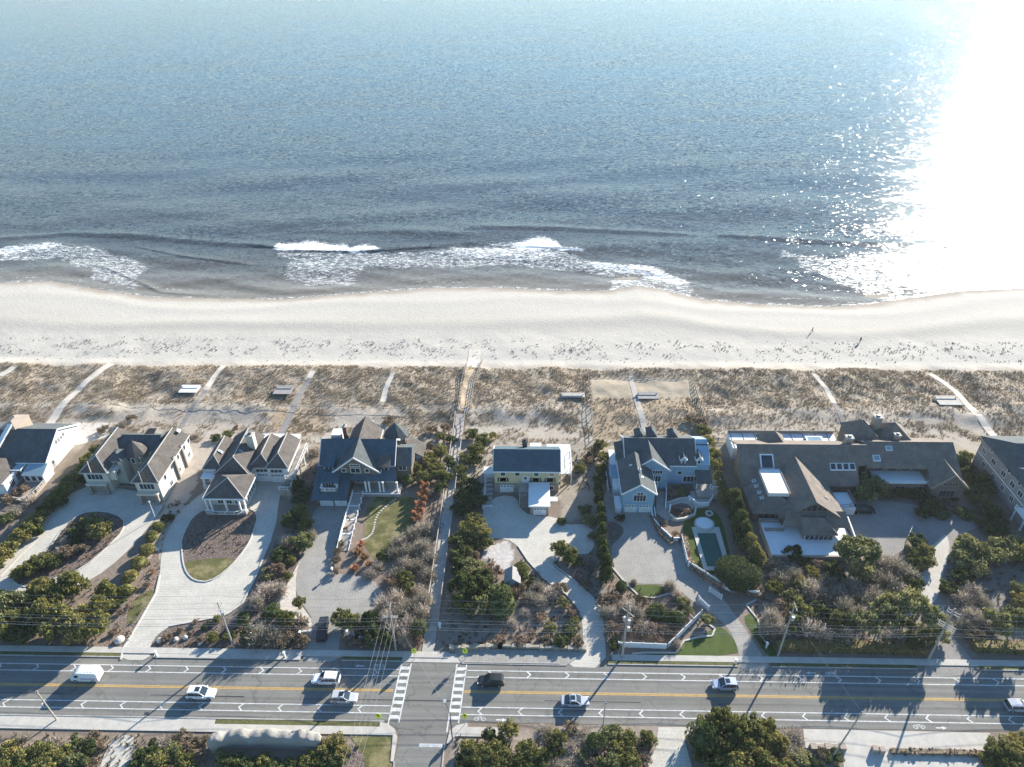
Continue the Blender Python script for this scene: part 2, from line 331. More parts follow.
# ------------------------------------------------------------------ sea
xs = np.r_[-9000, -4000, -2000, -1000, -600, -400, -300, np.arange(-215, 215.1, 0.5), 300, 400, 600, 1000, 2000, 4000, 9000]
ys = np.r_[np.arange(208, 262, 0.4), np.arange(262, 420, 1.6), 450, 500, 600, 800, 1200, 2000, 4000, 9000]
X, Y, F = grid(xs, ys)
def crest(pts): 
    P = np.array([ray(a, b, SEA) for a, b in pts]); return P
def ridge(pts, A, wf, wb):
    P = crest(pts); yc = np.interp(X, P[:, 0], P[:, 1])+0.5*(vnoise(X, X*0, 9, 8)-0.5); a = np.interp(X, [P[0, 0]-4, P[0, 0]+8, P[-1, 0]-8, P[-1, 0]+4], [0, 1, 1, 0])
    d = Y-yc; return A*a*np.where(d < 0, np.exp(-(d/wf)**2), np.exp(-(d/wb)**2))
s_ = shore(X); dist = Y-s_; near = np.exp(-np.maximum(dist, 0)/45)
Z = np.zeros(len(X))
Z += ridge([(-100,242),(0,240),(60,234.5),(130,236),(200,242),(280,248)], 0.75, 0.7, 4)
Z += ridge([(278,250),(350,251),(385,250),(470,244),(515,246),(590,250)], 0.4, 0.8, 4)
Z += ridge([(470,228.5),(560,229),(650,233),(700,236)], 0.6, 0.8, 4)
Z += ridge([(715,236),(740,238),(800,241),(900,246),(960,248)], 0.65, 0.6, 4)
Z += ridge([(130,245),(180,257),(260,266)], 0.28, 0.6, 3)+ridge([(290,232),(400,233),(480,236)], 0.35, 1.0, 5)
Z += ridge([(590,264),(640,270),(690,283),(720,292)], 0.12, 0.9, 3)+ridge([(80,262),(110,270),(160,292),(215,297)], 0.2, 0.5, 2)
for kx, ky, a, ph in ((0.05, 0.30, 0.13, 0), (0.09, 0.42, 0.08, 1.2), (-0.07, 0.36, 0.08, 2.2), (0.18, 0.55, 0.035, 0.4), (-0.16, 0.75, 0.03, 3), (0.35, 0.9, 0.02, 1)):
    Z += a*np.sin(kx*X+ky*Y+ph+2.5*fbm(X, Y, 25, 21))*near*sstep(0, 8, dist)*1.9
Z += 0.28*np.sin(0.022*X+0.115*Y+3*fbm(X, Y, 60, 31))*sstep(10, 40, dist)+0.18*np.sin(-0.05*X+0.2*Y+3*fbm(X, Y, 50, 33))*sstep(10, 40, dist)
Z = Z*sstep(420, 330, Y); Z[(np.abs(X) > 216)] = 0
Z = Z*sstep(-0.2, 4, dist)
def pol(pts): return [ray(a, b, SEA) for a, b in pts]
xj = X+2.2*(fbm(X, Y, 5, 50)-0.5)*2+7*(fbm(X, Y, 16, 52)-.5)*2; yj = Y+2.0*(fbm(X, Y, 4, 60)-0.5)*2+2.5*(fbm(X, Y, 14, 62)-.5)*2
foam = np.zeros(len(X))
def addf(pts, v, j=1.0):
    k = inpoly(X*(1-j)+xj*j, Y*(1-j)+yj*j, pol(pts)); foam[k] = np.maximum(foam[k], v)
addf([(-120,252),(0,249),(60,242),(100,249),(142,268),(136,291),(110,288),(85,270),(55,258),(0,262),(-120,264)], 0.56)
addf([(-60,250),(0,248),(55,243),(62,247),(0,255),(-60,257)], 0.9, 0.6)
addf([(277,243.5),(310,241.5),(346,246),(352,251),(280,250.5)], 1.25, 0.35); addf([(350,247),(364,244.5),(384,249.5),(350,252)], 1.25, 0.3)
addf([(282,252),(380,252),(460,249),(520,240),(565,249),(600,266),(690,281),(694,296),(670,290),(640,276),(600,275),(520,266),(440,266),(370,268),(345,284),(300,284),(282,276)], 0.53)
addf([(440,248),(520,243),(560,252),(530,262),(470,256)], 0.7)
addf([(513,247),(528,240),(542,237),(556,241),(563,248.5),(520,249)], 1.25, 0.3); addf([(560,248),(586,250),(586,251.5),(560,250.5)], 1.1, 0.2)
addf([(588,262),(650,266),(694,282),(680,284),(640,274),(588,268)], 0.85, 0.6)
addf([(612,280),(635,279),(665,288),(700,298),(690,302),(655,288),(635,285),(608,292)], 0.68, 0.5)
addf([(780,249),(805,256),(830,259),(900,254),(1024,248),(1140,250),(1140,287),(1024,287),(905,291),(895,302),(872,296),(830,284),(795,265)], 0.5)
addf([(860,256),(900,254),(1024,249),(1140,250),(1140,262),(960,266),(900,262)], 0.6)
addf([(785,240),(797,239),(800,242),(786,242.5)], 1.2, 0.2)
P = pol([(880,296),(960,270),(1040,275),(1024,290)]); 
foam = np.maximum(foam, 0.80*np.exp(-((dist-0.6-1.5*(fbm(X, Y, 10, 91)-.5))/0.7)**2)*(0.4+fbm(X, Y, 12, 90)))
foam = np.maximum(foam, 0.60*np.exp(-((dist-5-6*(fbm(X, Y*0, 30, 95)-.5))/0.5)**2)*sstep(.48, .62, fbm(X, Y*0, 24, 96)))
fr = foam.reshape(len(ys), len(xs))
for _ in range(5):
    q = fr.copy(); q[1:-1, 1:-1] = (fr[1:-1, 1:-1]*2+fr[:-2, 1:-1]+fr[2:, 1:-1]+fr[1:-1, :-2]+fr[1:-1, 2:])/6; fr = q
foam = fr.ravel()
wetc = np.exp(-(np.maximum(dist, 0)/(13+9*fbm(X, Y*0, 40, 71)))**1.6)
me = npmesh('sea', np.c_[X, Y, Z+SEA], F, [], True, {'foam': foam, 'shallow': wetc})
TILT = 0.125
m_sea = bpy.data.materials.new('sea_water'); m_sea.use_nodes = True; t = m_sea.node_tree; N = t.nodes; L = t.links; b = N['Principled BSDF']
geo = N.new('ShaderNodeNewGeometry')
def nn(ty, **kw):
    n = N.new(ty)
    for k, v in kw.items(): n.inputs[k].default_value = v
    return n
def mapp(sx, sy):
    m_ = N.new('ShaderNodeMapping'); m_.inputs['Scale'].default_value = (sx, sy, 1); L.new(geo.outputs['Position'], m_.inputs[0]); return m_.outputs[0]
def mr(src, a, b_, c, d):
    r_ = N.new('ShaderNodeMapRange'); L.new(src, r_.inputs[0]); r_.inputs[1].default_value = a; r_.inputs[2].default_value = b_; r_.inputs[3].default_value = c; r_.inputs[4].default_value = d; return r_.outputs[0]
def mth(op, a, b_=None):
    m_ = N.new('ShaderNodeMath'); m_.operation = op
    for i, v in enumerate((a, b_)):
        if v is None: continue
        if isinstance(v, (int, float)): m_.inputs[i].default_value = v
        else: L.new(v, m_.inputs[i])
    return m_.outputs[0]
def mixc(f, a, c):
    x = N.new('ShaderNodeMix'); x.data_type = 'RGBA'
    for i, v in ((0, f), (6, a), (7, c)):
        if isinstance(v, tuple): x.inputs[i].default_value = (*v, 1)
        elif isinstance(v, (int, float)): x.inputs[i].default_value = v
        else: L.new(v, x.inputs[i])
    return x.outputs[2]
af = N.new('ShaderNodeAttribute'); af.attribute_name = 'foam'; as_ = N.new('ShaderNodeAttribute'); as_.attribute_name = 'shallow'
sp = N.new('ShaderNodeSeparateXYZ'); L.new(geo.outputs['Position'], sp.inputs[0])
nb = nn('ShaderNodeTexNoise', Scale=0.016, Detail=6.0, Roughness=0.6, Distortion=0.8); mpn = N.new('ShaderNodeMapping'); mpn.inputs['Rotation'].default_value = (0, 0, -0.22); mpn.inputs['Scale'].default_value = (.7, 2.6, 1); L.new(geo.outputs['Position'], mpn.inputs[0]); L.new(mpn.outputs[0], nb.inputs['Vector'])
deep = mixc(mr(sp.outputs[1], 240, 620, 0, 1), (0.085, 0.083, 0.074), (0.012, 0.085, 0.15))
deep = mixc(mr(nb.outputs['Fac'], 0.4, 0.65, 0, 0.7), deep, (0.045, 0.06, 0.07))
shal = mixc(as_.outputs['Fac'], deep, (0.235, 0.205, 0.16))
# lacy foam
v1 = nn('ShaderNodeTexNoise', Scale=1.0, Detail=4.0, Roughness=0.6, Distortion=1.2); L.new(mapp(0.42, 0.9), v1.inputs['Vector'])
rd = mth('ABSOLUTE', mth('SUBTRACT', v1.outputs['Fac'], 0.5))
lace = mr(rd, 0.0, 0.10, 0.34, -0.16)
nf_ = nn('ShaderNodeTexNoise', Scale=1.0, Detail=7.0, Roughness=0.78); L.new(mapp(0.45, 1.0), nf_.inputs['Vector'])
fsum = mth('ADD', mth('ADD', af.outputs['Fac'], lace), mr(nf_.outputs['Fac'], 0.3, 0.7, -0.6, 0.6))
ff = mr(fsum, 0.58, 1.05, 0, 1)
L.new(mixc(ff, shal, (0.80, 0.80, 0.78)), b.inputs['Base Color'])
L.new(mr(ff, 0, 1, 0.11, 0.85), b.inputs['Roughness']); b.inputs['IOR'].default_value = 1.333
bn1 = nn('ShaderNodeTexNoise', Scale=0.3, Detail=7.0, Roughness=0.65); L.new(mapp(0.8, 1.6), bn1.inputs['Vector'])
bp = N.new('ShaderNodeBump'); bp.inputs['Distance'].default_value = 1.0; L.new(bn1.outputs['Fac'], bp.inputs['Height']); L.new(mr(as_.outputs['Fac'], 0, .9, 0.30, 0.16), bp.inputs['Strength'])
# wind ripples: small facets with a bell-shaped spread of slopes
tot = None
for k, sc in enumerate((0.75, 1.15, 1.9)):
    vr = nn('ShaderNodeTexVoronoi', Scale=sc); vr.inputs['Randomness'].default_value = 1.0; L.new(mapp(0.75, 1.3), vr.inputs['Vector'])
    a = N.new('ShaderNodeVectorMath'); a.operation = 'SUBTRACT'; L.new(vr.outputs['Color'], a.inputs[0]); a.inputs[1].default_value = (.5, .5, .5)
    if tot is None: tot = a.outputs[0]
    else: q = N.new('ShaderNodeVectorMath'); q.operation = 'ADD'; L.new(tot, q.inputs[0]); L.new(a.outputs[0], q.inputs[1]); tot = q.outputs[0]
kk0 = N.new('ShaderNodeVectorMath'); kk0.operation = 'MULTIPLY'; L.new(tot, kk0.inputs[0]); kk0.inputs[1].default_value = (1, 1, 0)
ln_ = N.new('ShaderNodeVectorMath'); ln_.operation = 'LENGTH'; L.new(kk0.outputs[0], ln_.inputs[0]); kk = N.new('ShaderNodeVectorMath'); kk.operation = 'SCALE'; L.new(kk0.outputs[0], kk.inputs[0]); L.new(mth('ADD', .35, mth('MULTIPLY', mth('POWER', ln_.outputs['Value'], 2.0), 1.1)), kk.inputs['Scale'])
ks = N.new('ShaderNodeVectorMath'); ks.operation = 'SCALE'; L.new(kk.outputs[0], ks.inputs[0]); L.new(mth('MULTIPLY', mr(as_.outputs['Fac'], 0, .8, TILT, TILT*.4), mr(nb.outputs['Fac'], .35, .65, .5, 1.15)), ks.inputs['Scale'])
ad = N.new('ShaderNodeVectorMath'); ad.operation = 'ADD'; L.new(bp.outputs[0], ad.inputs[0]); L.new(ks.outputs[0], ad.inputs[1])
nz = N.new('ShaderNodeVectorMath'); nz.operation = 'NORMALIZE'; L.new(ad.outputs[0], nz.inputs[0]); L.new(nz.outputs[0], b.inputs['Normal'])
me.materials.append(m_sea); sea = mobj('sea', me); setp(sea, 'ocean with small breakers, foam and sun glitter', kind='structure')

# ------------------------------------------------------------------ roads, pavements, drives (sheets)
def tri_sheet(name, pts, m, z, thick=0.0, kind='structure', label=None):
    mb = MB()
    P2 = [(p[0], p[1]) for p in pts]
    if thick: mb.prism(P2, z-thick, z, m)
    else:
        n = len(P2); a = sum(P2[i][0]*P2[(i+1) % n][1]-P2[(i+1) % n][0]*P2[i][1] for i in range(n))
        if a < 0: P2 = P2[::-1]
        mb.poly([(p[0], p[1], z) for p in P2], m)
    o = mb.build(name); setp(o, label, kind=kind); return o
def sm(pts, it=2):                                            # corner-cutting to round an outline
    for _ in range(it):
        q = []
        for i in range(len(pts)):
            a = pts[i]; b_ = pts[(i+1) % len(pts)]
            q += [(a[0]*.75+b_[0]*.25, a[1]*.75+b_[1]*.25), (a[0]*.25+b_[0]*.75, a[1]*.25+b_[1]*.75)]
        pts = q
    return pts
def GP(pts, smooth=0):
    P_ = [G(*p)[:2] for p in pts]; return sm(P_, smooth) if smooth else P_
def outline(mb, P, wid, h, m, z0=0.0, closed=True):
    n = len(P)
    for i in range(n if closed else n-1):
        a, b_ = P[i], P[(i+1) % n]; mb.bar((a[0], a[1], z0+h/2), (b_[0], b_[1], z0+h/2), wid, h, m)
    return mb
RD = 0.02
tri_sheet('road', [(-400, 64.6), (400, 64.6), (400, 75.5), (-400, 75.5)], m_asph, RD)
tri_sheet('side_street', [(-23.4, 64.6), (-21.6, 64.0), (-20.6, 63.2), (-20.2, 62), (-20.2, 20), (-12.9, 20), (-12.7, 62), (-12.3, 63.4), (-11.3, 64.2), (-9.6, 64.6)], m_asph, RD+0.004)
def strip(name, x0, x1, y0, y1, m, h): 
    mb = MB(); mb.box(x0, x1, y0, y1, -0.05, h, m); return setp(mb.build(name), kind='structure')
XL = lambda px, py: G(px, py)[0]
# north pavement and verge, cut at the drives
cuts = [(XL(120,660), XL(152,660)), (XL(300,660), XL(342,660)), (XL(560,665), XL(608,667)), (XL(738,666), XL(772,668)), (XL(920,675), XL(985,676))]
segs = []; x0 = -400
for a, b_ in cuts: segs.append((x0, a)); x0 = b_
segs.append((x0, 400))
strip('sidewalk', -400, XL(448, 660), 76.35, 77.55, m_conc, 0.14); strip('sidewalk', XL(612, 660), 400, 76.35, 77.55, m_conc, 0.146)
for a, b_ in segs:
    if a < XL(450, 660) < b_:
        strip('kerb', a, XL(402, 660), 75.5, 75.68, m_kerb, 0.15); strip('verge', a, XL(402, 660), 75.68, 76.35, m_verge, 0.12)
        strip('kerb', XL(465, 665), b_, 75.5, 75.68, m_kerb, 0.15)
    else:
        strip('kerb', a, b_, 75.5, 75.68, m_kerb, 0.15)
        strip('verge', a, b_, 75.68, 76.35, m_conc if a < -60 and a > -100 else m_verge, 0.12)
tri_sheet('ramp', [(XL(402,660), 75.45), (XL(466,660), 75.45), (XL(466,655), 76.9), (XL(440,652), 77.6), (XL(424,652), 77.6), (XL(402,655), 77.5)], m_conc, 0.06, 0.08)
# paved shelf and stone edging between crossing and the curved drive
tri_sheet('paved_shelf', GP([(452,648), (585,652), (566,666), (462,664)]), m_paver2, 0.10, 0.15)
# south side
strip('sidewalk', -400, -23.6, 62.2, 63.55, m_conc, 0.14); strip('sidewalk', -11.2, XL(503, 733), 62.2, 63.75, m_conc, 0.14)
strip('verge', XL(216, 722), -23.2, 63.6, 64.35, m_verge, 0.12); strip('kerb', -400, -23.0, 64.4, 64.6, m_kerb, 0.15)
strip('shoulder', -400, XL(215, 722), 63.55, 64.4, m_conc, 0.10)
tri_sheet('corner_pavement', [(-23.6, 62.2), (-23.6, 64.4), (-22.2, 64.0), (-21.1, 63.2), (-20.5, 62.0), (-20.45, 58), (-20.9, 58), (-21.2, 62.2)], m_conc, 0.135, 0.15)
tri_sheet('corner_pavement', [(-12.5, 61), (-12.2, 63.0), (-11.2, 64.0), (-9.7, 64.4), (-9.4, 64.4), (-9.4, 63.75), (-11.2, 63.75), (-11.2, 62.2), (-12.0, 61)], m_conc, 0.135, 0.15)
strip('kerb', -20.38, -20.2, 20, 58, m_kerb, 0.13); strip('kerb', -12.9, -12.7, 20, 61, m_kerb, 0.13)
tri_sheet('concrete_forecourt', GP([(803,729), (990,733), (985,752), (900,752), (895,780), (845,780), (842,752), (805,748)]), m_conc, 0.05)
tri_sheet('forecourt', GP([(880,754), (983,755), (983,790), (870,790)]), m_conc, 0.055)
tri_sheet('driveway', GP([(658,727), (691,727), (685,742), (692,767), (695,800), (630,800), (645,767), (656,748)]), m_paver, 0.045)
tri_sheet('driveway', GP([(124,735), (134,737), (131,767), (130,800), (95,800), (100,767), (108,745)]), m_paver, 0.045)
tri_sheet('corner_lawn', GP([(350,736), (392,737), (392,800), (300,800), (345,760), (356,745)]), m_lawn, 0.04)
tri_sheet('planting_bed', sm(GP([(345,742), (358,748), (366,760), (365,790), (320,790)]), 1), m_mulch, 0.045)
# private drives
d_apron = tri_sheet
DR = []
def drive(pts, m, z=0.03, border=None, hole=None, smooth=1):
    o = tri_sheet('driveway', GP(pts, smooth), m, z); return o
drive([(0,566),(25,541),(52,512),(78,487),(110,487),(135,491),(165,494),(166,502),(147,530),(121,558),(95,578),(62,593),(30,603),(-30,608),(-60,640),(-60,600)], m_paver)
isl1 = GP([(49,549),(62,529),(80,513),(104,511),(124,518),(124,530),(109,546),(84,568),(59,577),(29,588),(14,584),(12,574),(30,562)], 1)
tri_sheet('planting_island', isl1, m_mulch, 0.06, 0.08)
d2o = [(166,536),(173,520),(190,502),(207,490),(215,478),(256,478),(286,478),(281,492),(278,506),(277,521),(271,540),(265,553),(256,577),(242,604),(228,614),(214,618),(170,626),(158,634),(150,645),(150,660),(121,660),(123,649),(137,626),(156,593),(160,575),(161,555)]
drive(d2o, m_paver, 0.034)
isl2 = GP([(182,550),(183,563),(187,574),(195,581),(209,582),(224,573),(238,559),(250,542),(254,530),(258,517),(254,510),(240,507),(205,509),(192,518),(186,529),(181,541)], 1)
tri_sheet('planting_island', isl2, m_mulch, 0.06, 0.08)
tri_sheet('lawn', sm(GP([(184,562),(188,573),(196,580),(209,581),(223,572),(236,559),(218,558),(200,560)]), 1), m_lawn, 0.07)
tri_sheet('lawn', sm(GP([(137,618),(150,600),(156,590),(150,590),(136,597),(128,610),(126,622),(132,625)]), 1), m_lawn, 0.026)
drive([(320,504),(348,504),(345,520),(344,530),(337,545),(331,569),(332,578),(341,573),(374,579),(384,595),(378,608),(365,614),(345,618),(338,645),(340,662),(303,662),(304,651),(308,634),(313,620),(304,606),(296,595),(296,573),(302,555),(305,545),(312,515)], m_paver2, 0.03)
drive([(484,505),(500,495),(517,497),(519,507),(530,516),(558,517),(562,525),(594,524),(594,554),(575,554),(550,562),(556,569),(575,581),(591,596),(600,608),(605,628),(606,668),(563,667),(583,651),(583,632),(581,612),(567,595),(544,579),(528,561),(518,546),(507,539),(486,538),(482,522)], m_paver, 0.03)
drive([(604,488),(621,488),(623,511),(655,511),(655,524),(662,534),(680,541),(687,567),(718,588),(722,597),(736,616),(750,636),(762,655),(772,671),(738,671),(740,655),(733,636),(724,624),(714,615),(697,605),(684,594),(666,584),(640,584),(622,582),(612,566),(611,545),(622,533),(621,524),(605,521)], m_paver2, 0.03)
drive([(840,498),(880,500),(935,507),(940,515),(976,514),(985,516),(981,526),(960,535),(953,546),(951,552),(949,560),(943,574),(941,590),(941,600),(947,618),(953,637),(962,648),(984,673),(918,679),(930,659),(937,635),(931,614),(919,602),(922,578),(924,562),(916,545),(911,532),(900,556),(872,558),(854,532),(848,515)], m_gravel, 0.03, smooth=1)
tri_sheet('pale_drive', sm(GP([(946,533),(950,545),(948,560),(942,574),(940,590),(934,604),(922,605),(919,598),(922,580),(924,563),(930,548),(938,540)]), 1), m_conc, 0.036)
# beds, lawns and sand in the gardens
tri_sheet('lawn', GP([(369,496),(403,494),(420,500),(412,530),(400,558),(386,564),(372,557),(362,541)], 1), m_lawn, 0.025)
tri_sheet('lawn', GP([(628,585),(666,585),(668,592),(655,596),(640,597),(630,592)], 1), m_lawng, 0.035)
tri_sheet('lawn', GP([(630,656),(678,652),(684,640),(700,637),(714,628),(722,626),(735,640),(739,657)], 1), m_lawng, 0.035)
tri_sheet('lawn', GP([(752,612),(762,625),(772,645),(778,655),(768,657),(756,640),(742,618)], 1), m_lawng, 0.036)
tri_sheet('pool_lawn', GP([(682,523),(690,509),(712,508),(722,520),(728,545),(731,560),(706,580),(692,562),(686,545)], 1), m_lawng, 0.035)
tri_sheet('planting_bed', sm(GP([(612,570),(626,584),(640,598),(668,595),(684,597),(694,612),(668,642),(622,640),(606,612)]), 1), m_mulchp, 0.022)
tri_sheet('planting_bed', sm(GP([(607,521),(618,523),(625,530),(618,541),(609,545)]), 1), m_mulch, 0.034)
tri_sheet('planting_bed', sm(GP([(158,634),(172,627),(214,619),(226,618),(240,622),(300,640),(300,650),(152,650)]), 1), m_mulch, 0.022)
tri_sheet('planting_bed', GP([(120,620),(140,580),(158,545),(160,570),(150,600),(128,645),(122,650),(95,650)]), m_mulchp, 0.022)
tri_sheet('side_bed', GP([(276,540),(296,545),(300,560),(296,600),(304,640),(300,652),(246,650),(240,618),(262,572)]), m_mulch, 0.021)
tri_sheet('garden_strip', GP([(302,556),(311,543),(300,560),(296,580),(296,598),(312,620),(312,628),(300,622),(276,606)],0), m_sandsheet, 0.024)
tri_sheet('terrace_paving', GP([(60,424),(100,420),(133,419),(120,428),(104,438),(78,445),(20,448),(0,430)]), m_sandsheet, 0.03)
tri_sheet('patio', GP([(660,492),(672,490),(706,492),(713,498),(706,508),(690,508),(684,520),(670,522),(662,508)], 1), m_paver, 0.03)
mb = MB()
outline(mb, isl1, 0.25, 0.12, m_border, 0.03); outline(mb, isl2, 0.25, 0.14, m_border, 0.03)
for pts, wd in ((d2o[10:17], .3), (d2o[20:25], .3), ([(612,567),(626,584),(640,597),(655,598),(668,594),(684,597)], .3), ([(757,600),(746,605),(758,620),(760,635),(768,645)], .3), ([(632,654),(645,653),(676,653),(684,641),(700,637),(712,636),(715,629),(708,624)], .3),
                ([(518,546),(528,561),(544,579),(567,595),(581,612)], .25), ([(550,562),(575,581),(591,596),(600,608)], .2), ([(0,577),(20,556),(36,541)], .4)):
    outline(mb, sm(GP(pts), 0), wd, 0.13, m_border, 0.03, closed=False)
setp(mb.build('edging'), 'pale stone edging along drives and beds', kind='structure')
# road paint
pz = RD+0.008
def paint(name, quads, m, label):
    mb = MB()
    for q in quads:
        mb.poly([(a, b_, pz) for a, b_ in q], m)
    o = mb.build(name); setp(o, label, kind='structure'); return o
def seg(x0, x1, y, wd): return [(x0, y-wd/2), (x1, y-wd/2), (x1, y+wd/2), (x0, y+wd/2)]
Q = []
for (xa, xb) in ((-400, -22.0), (-10.8, 400)):
    for y in (74.0, 72.72, 67.22, 65.92): Q.append(seg(xa, xb, y, 0.16))
def chev(x, y0, y1, s):
    ym = (y0+y1)/2; w_ = 0.30; t_ = 0.62*s
    return [[(x, y0), (x+w_, y0), (x+t_+w_, ym), (x+t_, ym)], [(x+t_, ym), (x+t_+w_, ym), (x+w_, y1), (x, y1)]]
def rev(q): return q
xn = XL(67, 675)
for i in range(-10, 40):
    x = xn+i*6.62
    if -23.5 < x < -10.2: continue
    for q in chev(x, 72.8, 73.92, 1):
        Q.append(q)
xs2 = XL(81, 710)
for i in range(-10, 40):
    x = xs2+i*6.62
    if -22.8 < x < -10.2: continue
    for q in chev(x, 66.0, 67.14, -1): Q.append([q[0], q[1], q[2], q[3]])
paint('road_marking', Q, m_line, 'white lane lines and chevrons')
paint('centre_line', [seg(a, b_, y, 0.22) for a, b_ in ((-400, -22.4), (-10.4, 400)) for y in (69.87, 70.14)], m_yellow, 'double yellow centre line')
Q = []
for xc, in ((-21.45,), (-11.75,)):
    sk = 0.0
    Q += [[(xc-1.0, 62.9), (xc-0.78, 62.9), (xc-0.2, 75.2), (xc-0.42, 75.2)], [(xc+0.75, 64.4), (xc+0.97, 64.4), (xc+1.5, 75.2), (xc+1.28, 75.2)]]
    y = 65.0
    while y < 74.8:
        o_ = (y-64.4)/10.8*0.55; Q.append([(xc-0.72+o_, y), (xc+0.74+o_, y), (xc+0.74+o_, y+0.62), (xc-0.72+o_, y+0.62)]); y += 1.28
Q.append([(-16.8, 60.4), (-13.1, 60.4), (-13.1, 60.95), (-16.8, 60.95)])
paint('crosswalk', Q, m_line, 'two ladder crosswalks and a stop bar')
# cycle symbols in the shoulder lanes
def arrow(cx, cy, s):
    return [[(cx-0.8*s, cy-.1), (cx+0.2*s, cy-.1), (cx+0.2*s, cy+.1), (cx-0.8*s, cy+.1)], [(cx+.2*s, cy-.3), (cx+.9*s, cy), (cx+.2*s, cy+.3)]]
def bike(cx, cy, s):
    q = []
    for ox in (-0.55, 0.55):
        for k in range(8):
            a0, a1 = k*math.pi/4, (k+1)*math.pi/4
            q.append([(cx+ox+r_*math.cos(a), cy+r_*math.sin(a)*0.8) for r_, a in ((.3, a0), (.42, a0), (.42, a1), (.3, a1))])
    for a, b_ in (((-.55, 0), (0, .05)), ((0, .05), (.55, 0)), ((-.55, 0), (-.2, .35)), ((-.2, .35), (.4, .35)), ((.4, .35), (.55, 0)), ((.4, .35), (0, .05))):
        dx, dy = b_[0]-a[0], b_[1]-a[1]; l_ = math.hypot(dx, dy); nx, ny = -dy/l_*.06, dx/l_*.06
        q.append([(cx+a[0]-nx, cy+a[1]-ny), (cx+b_[0]-nx, cy+b_[1]-ny), (cx+b_[0]+nx, cy+b_[1]+ny), (cx+a[0]+nx, cy+a[1]+ny)])
    return q
Q = []
for (bx, by), (ax, ay), s in (((379,666), (360,666), -1), ((480,719), (501,720), 1), ((831,674), (811,673), -1), ((919,727), (941,728), 1)):
    Q += bike(*G(bx, by)[:2], s)+arrow(*G(ax, ay)[:2], s)
fix = []
for q in Q:
    a = sum(q[i][0]*q[(i+1) % len(q)][1]-q[(i+1) % len(q)][0]*q[i][1] for i in range(len(q))); fix.append(q if a > 0 else q[::-1])
paint('cycle_marking', fix, m_line, 'white bicycle symbols and arrows in the shoulder lanes')
# tar seams in the carriageway
mb = MB()
for a, b_ in (((559,668),(535,694)), ((708,664),(690,690)), ((460,688),(720,708)), ((560,708),(1000,716))):
    A_, B_ = G(*a), G(*b_); d_ = Vector((B_[0]-A_[0], B_[1]-A_[1], 0)); n_ = Vector((-d_.y, d_.x, 0)).normalized()*0.04
    if n_.y < 0: n_ = -n_
for k in range(9):
    x = -120+k*31+random.uniform(-6, 6); y = 68.4+random.uniform(-.2, .2)
    mb.poly([(x, y, RD+0.004), (x+16, y+random.uniform(-.1, .1), RD+0.004), (x+16, y+0.12, RD+0.004), (x, y+0.12, RD+0.004)], m_dark)
mb.box(XL(144,719)-.4, XL(144,719)+.4, 64.9, 65.4, 0.0, RD+0.006, m_dark)
setp(mb.build('road_seam'), 'dark tar seams along the carriageway', kind='structure')

# sea air: one even body of haze round everything
def add_haze(density=0.00009):
    me = bpy.data.meshes.new('haze'); x0, x1, y0, y1, z0, z1 = -9600, 9600, -3300, 9600, -9, 118
    me.from_pydata([(x0,y0,z0),(x1,y0,z0),(x1,y1,z0),(x0,y1,z0),(x0,y0,z1),(x1,y0,z1),(x1,y1,z1),(x0,y1,z1)], [], [(3,2,1,0),(4,5,6,7),(0,1,5,4),(1,2,6,5),(2,3,7,6),(3,0,4,7)])
    m = bpy.data.materials.new('haze_air'); m.use_nodes = True; m.node_tree.nodes.clear(); N = m.node_tree.nodes; o_ = N.new('ShaderNodeOutputMaterial'); v = N.new('ShaderNodeVolumePrincipled')
    v.inputs['Color'].default_value = (0.93, 0.96, 1.0, 1); v.inputs['Density'].default_value = density; v.inputs['Anisotropy'].default_value = 0.2; m.node_tree.links.new(v.outputs[0], o_.inputs['Volume'])
    me.materials.append(m); setp(mobj('haze', me), 'thin sea haze over the whole place', kind='stuff')
add_haze()
